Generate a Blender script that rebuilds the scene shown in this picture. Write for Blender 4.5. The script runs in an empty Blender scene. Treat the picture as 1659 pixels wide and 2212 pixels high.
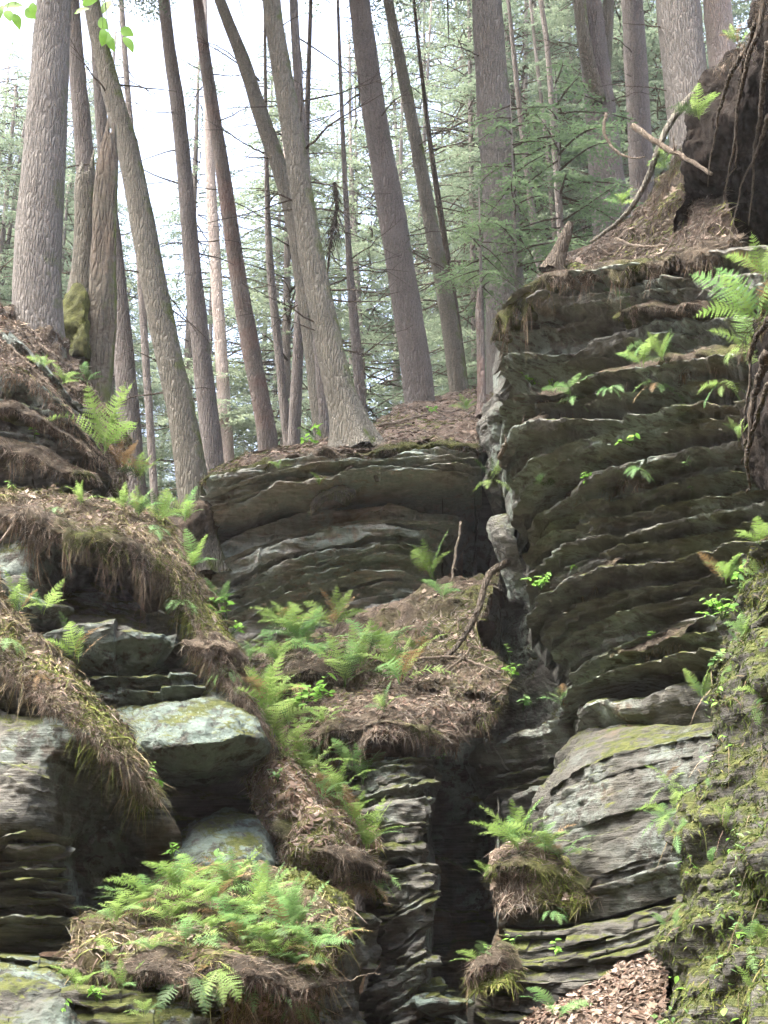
import bpy, math, random
import numpy as np
from mathutils import Vector, Matrix, Euler

# ------------------------------------------------------------------ camera, sky, sun, exposure
scene = bpy.context.scene
COL = scene.collection
PITCH, VFOV = math.radians(18.0), math.radians(40.0)
CAM = np.array([0.0, 0.0, 1.6])
cam_data = bpy.data.cameras.new('camera')
cam_data.sensor_fit = 'VERTICAL'
cam_data.angle = VFOV
cam_data.clip_end = 900.0
cam_data.clip_start = 0.05
camera = bpy.data.objects.new('camera', cam_data)
COL.objects.link(camera)
camera.location = CAM
camera.rotation_euler = (math.pi / 2 + PITCH, 0, 0)
scene.camera = camera

SUN_EL, SUN_AZ = math.radians(67), math.radians(-105)      # azimuth from +Y towards +X
world = bpy.data.worlds.new('World')
scene.world = world
world.use_nodes = True
wn = world.node_tree
wn.nodes.clear()
sky = wn.nodes.new('ShaderNodeTexSky')
sky.sky_type = 'NISHITA'
sky.sun_disc = False
sky.sun_elevation = SUN_EL
sky.sun_rotation = SUN_AZ
sky.air_density = 1.0
sky.dust_density = 7.0
sky.ozone_density = 0.0
bg = wn.nodes.new('ShaderNodeBackground')
bg.inputs['Strength'].default_value = 0.085
wo = wn.nodes.new('ShaderNodeOutputWorld')
wn.links.new(sky.outputs[0], bg.inputs[0])
wn.links.new(bg.outputs[0], wo.inputs[0])
sun_data = bpy.data.lights.new('sun', 'SUN')
sun_data.energy = 1.3
sun_data.angle = math.radians(60)
sun_data.color = (1.0, 0.985, 0.955)
sun = bpy.data.objects.new('sun', sun_data)
COL.objects.link(sun)
sd = Vector((math.sin(SUN_AZ) * math.cos(SUN_EL), math.cos(SUN_AZ) * math.cos(SUN_EL), math.sin(SUN_EL)))
sun.rotation_euler = sd.to_track_quat('Z', 'Y').to_euler()
sun.location = (0, 10, 40)

vs = scene.view_settings
vs.view_transform = 'Standard'
vs.look = 'None'
vs.gamma = 1.0
vs.use_curve_mapping = False
vs.exposure = 3.55
scene.cycles.use_denoising = True
scene.cycles.use_adaptive_sampling = True
scene.cycles.adaptive_threshold = 0.04
scene.cycles.max_bounces = 4
scene.cycles.diffuse_bounces = 2
scene.cycles.transmission_bounces = 2
scene.cycles.transparent_max_bounces = 4
scene.cycles.volume_bounces = 1
scene.cycles.caustics_reflective = False
scene.cycles.caustics_refractive = False

# ------------------------------------------------------------------ helpers
rng = np.random.default_rng(7)
random.seed(7)
PW, PH = 1659.0, 2212.0
FWD = np.array([0, math.cos(PITCH), math.sin(PITCH)])
UPV = np.array([0, -math.sin(PITCH), math.cos(PITCH)])
TV = math.tan(VFOV / 2)


def at(px, py, Y):
    """world point(s) at distance Y north of the camera, surveyed along a sight line"""
    px, py, Y = np.broadcast_arrays(np.asarray(px, float), np.asarray(py, float), np.asarray(Y, float))
    x = (px - PW / 2) / (PH / 2) * TV
    y = (PH / 2 - py) / (PH / 2) * TV
    dy = FWD[1] + y * UPV[1]
    dz = FWD[2] + y * UPV[2]
    t = Y / dy
    return CAM + np.stack([x * t, dy * t, dz * t], -1)


def mpp(Y):
    return 0.000346 * Y            # metres per survey unit


def hash3(ix, iy, iz, seed):
    h = (ix.astype(np.int64) * 374761393 + iy.astype(np.int64) * 668265263 + iz.astype(np.int64) * 2147483647 + seed * 974711) & 0xFFFFFFFF
    h = ((h ^ (h >> 13)) * 1274126177) & 0xFFFFFFFF
    h = ((h ^ (h >> 16)) * 2246822519) & 0xFFFFFFFF
    h = h ^ (h >> 15)
    return (h & 0xFFFFFF) / float(0xFFFFFF)


def vnoise(p, seed=0):
    p = np.asarray(p, float)
    i = np.floor(p)
    f = p - i
    f = f * f * (3 - 2 * f)
    ix, iy, iz = i[..., 0], i[..., 1], i[..., 2]
    r = 0
    for a in (0, 1):
        wx = f[..., 0] if a else 1 - f[..., 0]
        for b in (0, 1):
            wy = f[..., 1] if b else 1 - f[..., 1]
            for c in (0, 1):
                wz = f[..., 2] if c else 1 - f[..., 2]
                r = r + wx * wy * wz * hash3(ix + a, iy + b, iz + c, seed)
    return r * 2 - 1


def fbm(p, seed=0, octv=4, gain=0.5, lac=2.03):
    p = np.asarray(p, float)
    r, a = 0, 1.0
    for o in range(octv):
        r = r + a * vnoise(p, seed + o * 17)
        p = p * lac
        a *= gain
    return r


def link(o, parent=None):
    COL.objects.link(o)
    if parent is not None:
        o.parent = parent
    return o


def mesh_np(name, V, F, mat, col=None, smooth=True):
    me = bpy.data.meshes.new(name)
    V = np.asarray(V, np.float32)
    if isinstance(F, (list, tuple)):
        Fs = [np.asarray(f, np.int32) for f in F if len(f)]
    else:
        Fs = [np.asarray(F, np.int32)]
    loops = np.concatenate([f.ravel() for f in Fs])
    tot = np.concatenate([np.full(len(f), f.shape[1], np.int32) for f in Fs])
    me.vertices.add(len(V))
    me.vertices.foreach_set('co', V.ravel())
    me.loops.add(len(loops))
    me.loops.foreach_set('vertex_index', loops)
    me.polygons.add(len(tot))
    start = np.concatenate([[0], np.cumsum(tot)[:-1]]).astype(np.int32)
    me.polygons.foreach_set('loop_start', start)
    me.polygons.foreach_set('use_smooth', np.full(len(tot), smooth, bool))
    me.update(calc_edges=True)
    if col is not None:
        a = me.color_attributes.new('Col', 'FLOAT_COLOR', 'POINT')
        c = np.ones((len(V), 4), np.float32)
        c[:, :3] = col
        a.data.foreach_set('color', c.ravel())
    if mat is not None:
        me.materials.append(mat)
    return me


def obj(name, V, F, mat, parent=None, col=None, smooth=True):
    if parent is not None:
        V = np.asarray(V) - np.array(parent_world(parent))
    me = mesh_np(name, V, F, mat, col, smooth)
    return link(bpy.data.objects.new(name, me), parent)


def parent_world(p):
    v = Vector((0, 0, 0))
    while p is not None:
        v = v + p.location
        p = p.parent
    return v


def tag(o, label, cat=None, group=None, kind=None):
    if label:
        o['label'] = label
    if cat:
        o['category'] = cat
    if group:
        o['group'] = group
    if kind:
        o['kind'] = kind
    return o


def thing(name, label, cat, loc, group=None):
    o = bpy.data.objects.new(name, None)
    o.empty_display_size = 0.1
    link(o)
    o.location = Vector([float(v) for v in loc])
    return tag(o, label, cat, group)


def grid_faces(nu, nv, close_u=False):
    """faces of a (nu, nv) vertex grid"""
    iu = np.arange(nu if close_u else nu - 1)
    iv = np.arange(nv - 1)
    a, b = np.meshgrid(iu, iv, indexing='ij')
    a2 = (a + 1) % nu
    return np.stack([a * nv + b, a2 * nv + b, a2 * nv + b + 1, a * nv + b + 1], -1).reshape(-1, 4)


def unit(v):
    return v / np.maximum(np.linalg.norm(v, axis=-1, keepdims=True), 1e-9)


def catmull(P, n):
    """resample control points P (k, d) to n points, uniform in arc length"""
    P = np.asarray(P, float)
    k = len(P)
    Q = np.vstack([2 * P[0] - P[1], P, 2 * P[-1] - P[-2]])
    m = 12
    out = []
    for i in range(k - 1):
        p0, p1, p2, p3 = Q[i], Q[i + 1], Q[i + 2], Q[i + 3]
        t = np.linspace(0, 1, m, endpoint=False)[:, None]
        out.append(0.5 * (2 * p1 + (p2 - p0) * t + (2 * p0 - 5 * p1 + 4 * p2 - p3) * t * t + (3 * p1 - p0 - 3 * p2 + p3) * t ** 3))
    out.append(P[-1:])
    C = np.vstack(out)
    d = np.concatenate([[0], np.cumsum(np.linalg.norm(np.diff(C[:, :2] if C.shape[1] == 3 else C, axis=0), axis=1))])
    if d[-1] < 1e-6:
        return np.repeat(P[:1], n, 0)
    s = np.linspace(0, d[-1], n)
    return np.stack([np.interp(s, d, C[:, j]) for j in range(C.shape[1])], -1)


def catmull_u(P, n):
    """resample with uniform parameter (keeps control columns aligned)"""
    P = np.asarray(P, float)
    k = P.shape[0]
    Q = np.concatenate([2 * P[:1] - P[1:2], P, 2 * P[-1:] - P[-2:-1]], 0)
    u = np.linspace(0, k - 1, n)
    i = np.minimum(u.astype(int), k - 2)
    t = (u - i).reshape((-1,) + (1,) * (P.ndim - 1))
    p0, p1, p2, p3 = Q[i], Q[i + 1], Q[i + 2], Q[i + 3]
    return 0.5 * (2 * p1 + (p2 - p0) * t + (2 * p0 - 5 * p1 + 4 * p2 - p3) * t * t + (3 * p1 - p0 - 3 * p2 + p3) * t ** 3)


def tube(pts, rad, nseg=8, seed=0, rough=0.0):
    """tapered tube along pts (n,3), radii rad (n); returns V, F"""
    pts = np.asarray(pts, float)
    rad = np.asarray(rad, float)
    n = len(pts)
    t = unit(np.gradient(pts, axis=0))
    ref = np.array([0.31, 1.0, 0.17])
    a = unit(np.cross(t, ref))
    b = np.cross(t, a)
    th = np.linspace(0, 2 * math.pi, nseg, endpoint=False)
    ring = np.cos(th)[None, :, None] * a[:, None, :] + np.sin(th)[None, :, None] * b[:, None, :]
    R = rad[:, None] * np.ones(nseg)
    if rough:
        R = R * (1 + rough * fbm((pts[:, None, :] + ring * rad[:, None, None]) * 9, seed, 3))
    V = pts[:, None, :] + ring * R[..., None]
    F = grid_faces(n, nseg + 1)
    F = np.where(True, F, F)
    # wrap the seam
    i, j = np.meshgrid(np.arange(n - 1), np.arange(nseg), indexing='ij')
    j2 = (j + 1) % nseg
    F = np.stack([i * nseg + j, (i + 1) * nseg + j, (i + 1) * nseg + j2, i * nseg + j2], -1).reshape(-1, 4)
    V = V.reshape(-1, 3)
    k = len(V)
    V = np.vstack([V, pts[:1], pts[-1:]])
    jj = np.arange(nseg)
    j3 = (jj + 1) % nseg
    cap = np.concatenate([np.stack([np.full(nseg, k), jj, j3], -1),
                          np.stack([np.full(nseg, k + 1), (n - 1) * nseg + j3, (n - 1) * nseg + jj], -1)])
    return V, [F, cap]


def join(parts):
    """join list of (V, [F...], col or None)"""
    Vs, F4, F3, Cs = [], [], [], []
    off = 0
    for V, F, *c in parts:
        Vs.append(V)
        for f in (F if isinstance(F, (list, tuple)) else [F]):
            if len(f):
                (F4 if f.shape[1] == 4 else F3).append(f + off)
        if c:
            Cs.append(np.broadcast_to(c[0], (len(V), 3)))
        off += len(V)
    F = []
    if F4:
        F.append(np.concatenate(F4))
    if F3:
        F.append(np.concatenate(F3))
    return np.concatenate(Vs), F, (np.concatenate(Cs) if Cs else None)

# ------------------------------------------------------------------ materials


class NT:
    def __init__(self, name):
        self.m = bpy.data.materials.new(name)
        self.m.use_nodes = True
        self.t = self.m.node_tree
        self.b = self.t.nodes['Principled BSDF']
        self.out = self.t.nodes['Material Output']
        self.b.inputs['Specular IOR Level'].default_value = 0.2

    def n(self, kind, **kw):
        nd = self.t.nodes.new(kind)
        for k, v in kw.items():
            if hasattr(nd, k) and k not in nd.inputs:
                setattr(nd, k, v)
            else:
                nd.inputs[k].default_value = v
        return nd

    def l(self, a, b):
        self.t.links.new(a, b)

    def pos(self, scale=(1, 1, 1)):
        g = self.n('ShaderNodeNewGeometry')
        m = self.n('ShaderNodeMapping')
        m.inputs['Scale'].default_value = scale
        self.l(g.outputs['Position'], m.inputs['Vector'])
        return m.outputs[0]

    def noise(self, vec, scale, detail=4, rough=0.55, out='Fac'):
        nd = self.n('ShaderNodeTexNoise')
        nd.inputs['Scale'].default_value = scale
        nd.inputs['Detail'].default_value = detail
        nd.inputs['Roughness'].default_value = rough
        self.l(vec, nd.inputs['Vector'])
        return nd.outputs[out]

    def ramp(self, fac, lo, hi, c0=(0, 0, 0), c1=(1, 1, 1)):
        r = self.n('ShaderNodeValToRGB')
        r.color_ramp.elements[0].position = lo
        r.color_ramp.elements[1].position = hi
        r.color_ramp.elements[0].color = (*c0, 1)
        r.color_ramp.elements[1].color = (*c1, 1)
        self.l(fac, r.inputs[0])
        return r.outputs[0]

    def mix(self, fac, a, b):
        m = self.n('ShaderNodeMix', data_type='RGBA')
        for s, v in ((m.inputs['Factor'], fac), (m.inputs['A'], a), (m.inputs['B'], b)):
            pass
        ins = [i for i in m.inputs if i.enabled]
        for s, v in zip(ins, (fac, a, b)):
            if hasattr(v, 'links') or isinstance(v, bpy.types.NodeSocket):
                self.l(v, s)
            elif isinstance(v, (int, float)):
                s.default_value = v
            else:
                s.default_value = (*v, 1)
        return [o for o in m.outputs if o.enabled][0]

    def math(self, op, a, b=0.0):
        m = self.n('ShaderNodeMath', operation=op)
        for s, v in zip(m.inputs, (a, b)):
            if isinstance(v, bpy.types.NodeSocket):
                self.l(v, s)
            else:
                s.default_value = v
        return m.outputs[0]

    def bump(self, h, dist=0.02, strength=0.6):
        b = self.n('ShaderNodeBump')
        b.inputs['Strength'].default_value = strength
        b.inputs['Distance'].default_value = dist
        self.l(h, b.inputs['Height'])
        self.l(b.outputs[0], self.b.inputs['Normal'])


def rock_mat(name, lichen=0.5, moss=0.3, rust=0.2, base=1.0, lichen_col=(0.31, 0.36, 0.305), streak=1.0, warm=0.0):
    t = NT(name)
    p = t.pos()
    ps = t.pos((1.1, 1.1, 1.1 + 9.9 * streak))
    pf = t.pos((3, 3, 3 + 31 * streak))
    c = t.mix(t.ramp(t.noise(ps, 1.1, 6, 0.6), 0.3, 0.7),
              (0.062 * base, 0.060 * base, 0.050 * base), (0.205 * base * (1 + warm), 0.200 * base, 0.172 * base * (1 - warm)))
    c = t.mix(t.ramp(t.noise(pf, 1.3, 4, 0.6), 0.42, 0.75), c, (0.265 * base, 0.26 * base, 0.225 * base))
    # rust / ochre staining
    c = t.mix(t.math('MULTIPLY', t.ramp(t.noise(p, 0.9, 5, 0.6), 0.62 - 0.2 * rust, 0.85 - 0.2 * rust), 0.75), c, (0.20, 0.115, 0.045))
    # dark algae streaks
    pv = t.pos((4.5, 4.5, 0.7))
    c = t.mix(t.math('MULTIPLY', t.ramp(t.noise(pv, 0.9, 5, 0.65), 0.52, 0.72), 0.65), c, (0.05, 0.05, 0.038))
    # lichen crust
    lm = t.math('MULTIPLY', t.ramp(t.noise(p, 1.2, 3, 0.5), 0.66 - 0.42 * lichen, 0.80 - 0.42 * lichen),
                t.ramp(t.noise(p, 9, 7, 0.72), 0.50 - 0.14 * lichen, 0.58 - 0.12 * lichen))
    lc = t.mix(t.ramp(t.noise(p, 22, 3, 0.6), 0.35, 0.7), tuple(0.72 * v for v in lichen_col), lichen_col)
    c = t.mix(lm, c, lc)
    # moss on up-facing shoulders
    g = t.n('ShaderNodeNewGeometry')
    sx = t.n('ShaderNodeSeparateXYZ')
    t.l(g.outputs['Normal'], sx.inputs[0])
    mm = t.math('ADD', t.math('MULTIPLY', sx.outputs[2], 0.55), t.noise(p, 3.1, 6, 0.65))
    mm = t.ramp(mm, 1.02 - 0.42 * moss, 1.14 - 0.42 * moss)
    mc = t.mix(t.ramp(t.noise(p, 14, 4), 0.35, 0.7), (0.036, 0.045, 0.012), (0.088, 0.098, 0.026))
    c = t.mix(mm, c, mc)
    t.l(c, t.b.inputs['Base Color'])
    t.b.inputs['Roughness'].default_value = 0.88
    h = t.math('ADD', t.noise(pf, 2.2, 6, 0.65), t.math('ADD', t.math('MULTIPLY', t.noise(p, 26, 5, 0.7), 0.8), t.math('MULTIPLY', lm, 0.25)))
    t.bump(h, 0.035, 0.9)
    return t.m


def bark_mat(name, c0, c1, moss=0.2, red=0.0, scale=1.0):
    t = NT(name)
    tc = t.n('ShaderNodeTexCoord')
    mp = t.n('ShaderNodeMapping')
    mp.inputs['Scale'].default_value = (1, 1, 0.16)
    t.l(tc.outputs['Object'], mp.inputs['Vector'])
    v = mp.outputs[0]
    w = t.noise(v, 7 * scale, 3, 0.5, 'Color')
    mx = t.n('ShaderNodeVectorMath', operation='SCALE')
    t.l(w, mx.inputs[0])
    mx.inputs['Scale'].default_value = 0.06
    ad = t.n('ShaderNodeVectorMath', operation='ADD')
    t.l(v, ad.inputs[0])
    t.l(mx.outputs[0], ad.inputs[1])
    vo = t.n('ShaderNodeTexVoronoi', feature='DISTANCE_TO_EDGE')
    vo.inputs['Scale'].default_value = 36 * scale
    t.l(ad.outputs[0], vo.inputs['Vector'])
    plate = t.ramp(vo.outputs['Distance'], 0.0, 0.22)
    fine = t.noise(tc.outputs['Object'], 45 * scale, 5, 0.7)
    big = t.noise(tc.outputs['Object'], 1.7, 4, 0.6)
    c = t.mix(plate, tuple(0.66 * k for k in c0), c0)
    c = t.mix(t.ramp(fine, 0.35, 0.7), c, c1)
    c = t.mix(t.math('MULTIPLY', t.ramp(big, 0.35, 0.75), 0.45), c, tuple(1.25 * k for k in c1))
    if red:
        c = t.mix(t.math('MULTIPLY', t.ramp(t.noise(tc.outputs['Object'], 1.3, 4), 0.45, 0.62), red), c, (0.20, 0.075, 0.05))
    if moss:
        g = t.n('ShaderNodeNewGeometry')
        sx = t.n('ShaderNodeSeparateXYZ')
        t.l(g.outputs['Normal'], sx.inputs[0])
        mm = t.math('ADD', t.math('MULTIPLY', sx.outputs[0], 0.22), t.noise(tc.outputs['Object'], 2.4, 6, 0.7))
        c = t.mix(t.ramp(mm, 0.84 - 0.35 * moss, 1.0 - 0.35 * moss), c, (0.10, 0.125, 0.035))
    t.l(c, t.b.inputs['Base Color'])
    t.b.inputs['Roughness'].default_value = 0.92
    h = t.math('ADD', plate, t.math('MULTIPLY', fine, 0.9))
    t.bump(h, 0.018, 1.0)
    return t.m


def col_mat(name, rough=0.9, trans=0.0, vary=0.35, noise_scale=0.0):
    """material whose colour is the per-strand colour attribute"""
    t = NT(name)
    a = t.n('ShaderNodeVertexColor', layer_name='Col')
    c = a.outputs['Color']
    if noise_scale:
        f = t.ramp(t.noise(t.pos(), noise_scale, 7, 0.8), 0.32, 0.70, (0.28, 0.27, 0.26), (1.7, 1.68, 1.62))
        m = t.n('ShaderNodeMix', data_type='RGBA', blend_type='MULTIPLY')
        ins = [i for i in m.inputs if i.enabled]
        ins[0].default_value = 1.0
        t.l(c, ins[1])
        t.l(f, ins[2])
        c = [o for o in m.outputs if o.enabled][0]
        t.bump(t.noise(t.pos(), noise_scale * 1.8, 7, 0.8), 0.07, 1.0)
    t.l(c, t.b.inputs['Base Color'])
    t.b.inputs['Roughness'].default_value = rough
    return t.m


def leaf_mat(name, c0, c1, trans=0.45, rough=0.55, scale=8.0):
    """thin leaf: diffuse reflection plus light passing through"""
    t = NT(name)
    oi = t.n('ShaderNodeObjectInfo')
    c = t.mix(oi.outputs['Random'], c0, c1)
    v = t.ramp(t.noise(t.pos(), scale, 3, 0.6), 0.3, 0.7, (0.72, 0.74, 0.7), (1.2, 1.18, 1.1))
    m = t.n('ShaderNodeMix', data_type='RGBA', blend_type='MULTIPLY')
    ins = [i for i in m.inputs if i.enabled]
    ins[0].default_value = 1.0
    t.l(c, ins[1])
    t.l(v, ins[2])
    c = [o for o in m.outputs if o.enabled][0]
    t.l(c, t.b.inputs['Base Color'])
    t.b.inputs['Roughness'].default_value = rough
    tr = t.n('ShaderNodeBsdfTranslucent')
    t.l(c, tr.inputs['Color'])
    ms = t.n('ShaderNodeMixShader')
    ms.inputs[0].default_value = trans
    t.l(t.b.outputs[0], ms.inputs[1])
    t.l(tr.outputs[0], ms.inputs[2])
    t.l(ms.outputs[0], t.out.inputs['Surface'])
    return t.m


M = {}
M['cliff_layered'] = rock_mat('layered_sandstone_mossy', 0.50, 0.26, 0.10, 0.85)
M['cliff_centre'] = rock_mat('ochre_sandstone', 0.70, 0.10, 0.40, 1.85, warm=0.02)
M['cliff_pale'] = rock_mat('lichen_sandstone', 0.72, 0.28, 0.08, 0.34, (0.138, 0.178, 0.154), streak=0.3)
M['cliff_left'] = rock_mat('dark_lichen_sandstone', 0.42, 0.30, 0.12, 0.52, (0.23, 0.275, 0.24))
M['cliff_smooth'] = rock_mat('grey_sandstone', 0.34, 0.24, 0.18, 0.38, (0.185, 0.215, 0.190), streak=0.8)
M['cliff_mossy'] = rock_mat('moss_sandstone', 0.20, 0.80, 0.1, 0.45)
M['cliff_column'] = rock_mat('grey_column_sandstone', 0.40, 0.18, 0.20, 0.60, (0.24, 0.28, 0.245))
M['needle'] = col_mat('dead_needles', 0.95)
M['soil'] = col_mat('needle_soil', 0.97, noise_scale=9.0)
M['bark_grey'] = bark_mat('grey_hemlock_bark', (0.128, 0.118, 0.103), (0.205, 0.192, 0.172), 0.32)
M['bark_olive'] = bark_mat('olive_bark', (0.122, 0.113, 0.089), (0.200, 0.188, 0.152), 0.55)
M['bark_brown'] = bark_mat('brown_bark', (0.132, 0.117, 0.103), (0.208, 0.188, 0.169), 0.22)
M['bark_red'] = bark_mat('reddish_bark', (0.138, 0.118, 0.100), (0.215, 0.190, 0.166), 0.1, 0.35)
M['bark_pale_overexposed'] = bark_mat('pale_overexposed_bark', (0.300, 0.250, 0.220), (0.430, 0.380, 0.340), 0.0)  # pale tone with the overexposure of the far trunks painted in
M['bark_dark'] = bark_mat('dark_twig_bark', (0.060, 0.048, 0.036), (0.110, 0.092, 0.070), 0.3)
M['stick'] = bark_mat('stick_bark', (0.160, 0.120, 0.088), (0.280, 0.235, 0.180), 0.25, scale=2.0)
M['heartwood'] = bark_mat('rotten_heartwood', (0.080, 0.070, 0.052), (0.15, 0.135, 0.105), 0.62, 0.12, scale=0.6)
M['hemlock'] = leaf_mat('hemlock_needles', (0.112, 0.150, 0.108), (0.155, 0.195, 0.138), 0.55)
M['hemlock_light'] = leaf_mat('hemlock_new_needles', (0.140, 0.215, 0.120), (0.175, 0.250, 0.130), 0.5)
M['fern'] = leaf_mat('bright_fern', (0.155, 0.250, 0.068), (0.230, 0.330, 0.110), 0.5)
M['fern_dull'] = leaf_mat('bluish_fern', (0.135, 0.265, 0.105), (0.190, 0.310, 0.120), 0.45)
M['fern_dark'] = leaf_mat('old_fern', (0.055, 0.105, 0.040), (0.085, 0.130, 0.055), 0.3)
M['fern_dead'] = leaf_mat('dead_fern', (0.19, 0.125, 0.065), (0.26, 0.18, 0.10), 0.3)
M['sprout'] = leaf_mat('fresh_leaf', (0.160, 0.340, 0.065), (0.220, 0.400, 0.090), 0.5)
M['moss_tuft'] = col_mat('moss_blades', 0.8)
M['oak_leaf'] = leaf_mat('dead_oak_leaf', (0.215, 0.160, 0.125), (0.36, 0.29, 0.245), 0.2, 0.7, 25.0)
M['beech_leaf'] = leaf_mat('beech_leaf', (0.16, 0.33, 0.045), (0.20, 0.38, 0.07), 0.6, 0.45)
# ------------------------------------------------------------------ builders: rock


def lines_px(pl, n):
    return catmull(np.array(pl, float), n)


PV = np.array([-0.02, 0.0, 0.035, 0.08, 0.14, 0.20, 0.28, 0.38, 0.50, 0.63, 0.76, 0.88, 1.0, 1.02])
PL = np.array([0, -0.75, -0.25, 0.22, 0.66, 0.98, 0.92, 0.35, 0.05, 0.0, 0.0, -0.02, -0.10, 0])      # lip
PF = np.array([0, 0.0, 0.0, 0.0, 0.0, -0.02, -0.12, -0.26, -0.36, -0.42, -0.45, -0.50, -0.6, 0])    # face below it

PR = np.array([0, -0.9, -0.25, 0.2, 0.55, 0.8, 1.0, 1.05, 0.95, 0.75, 0.45, 0.1, -0.4, 0])         # rounded bed
PB = np.array([0, -0.2, 0.55, 0.8, 0.85, 0.85, 0.85, 0.9, 0.9, 0.85, 0.75, 0.4, -0.3, 0])          # blocky bed

ROCKV = []


def horiz_normal(T):
    t = np.gradient(T, axis=0)
    n = np.stack([t[:, 1], -t[:, 0], 0 * t[:, 0]], -1)
    n = unit(n)
    s = np.sign(((CAM - T) * n).sum(-1, keepdims=True))
    s[s == 0] = 1
    n = n * s
    k = np.ones(9) / 9
    pad = np.vstack([n[:1]] * 4 + [n] + [n[-1:]] * 4)
    n = np.stack([np.convolve(pad[:, j], k, 'valid') for j in range(3)], -1)
    return unit(n)


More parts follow.
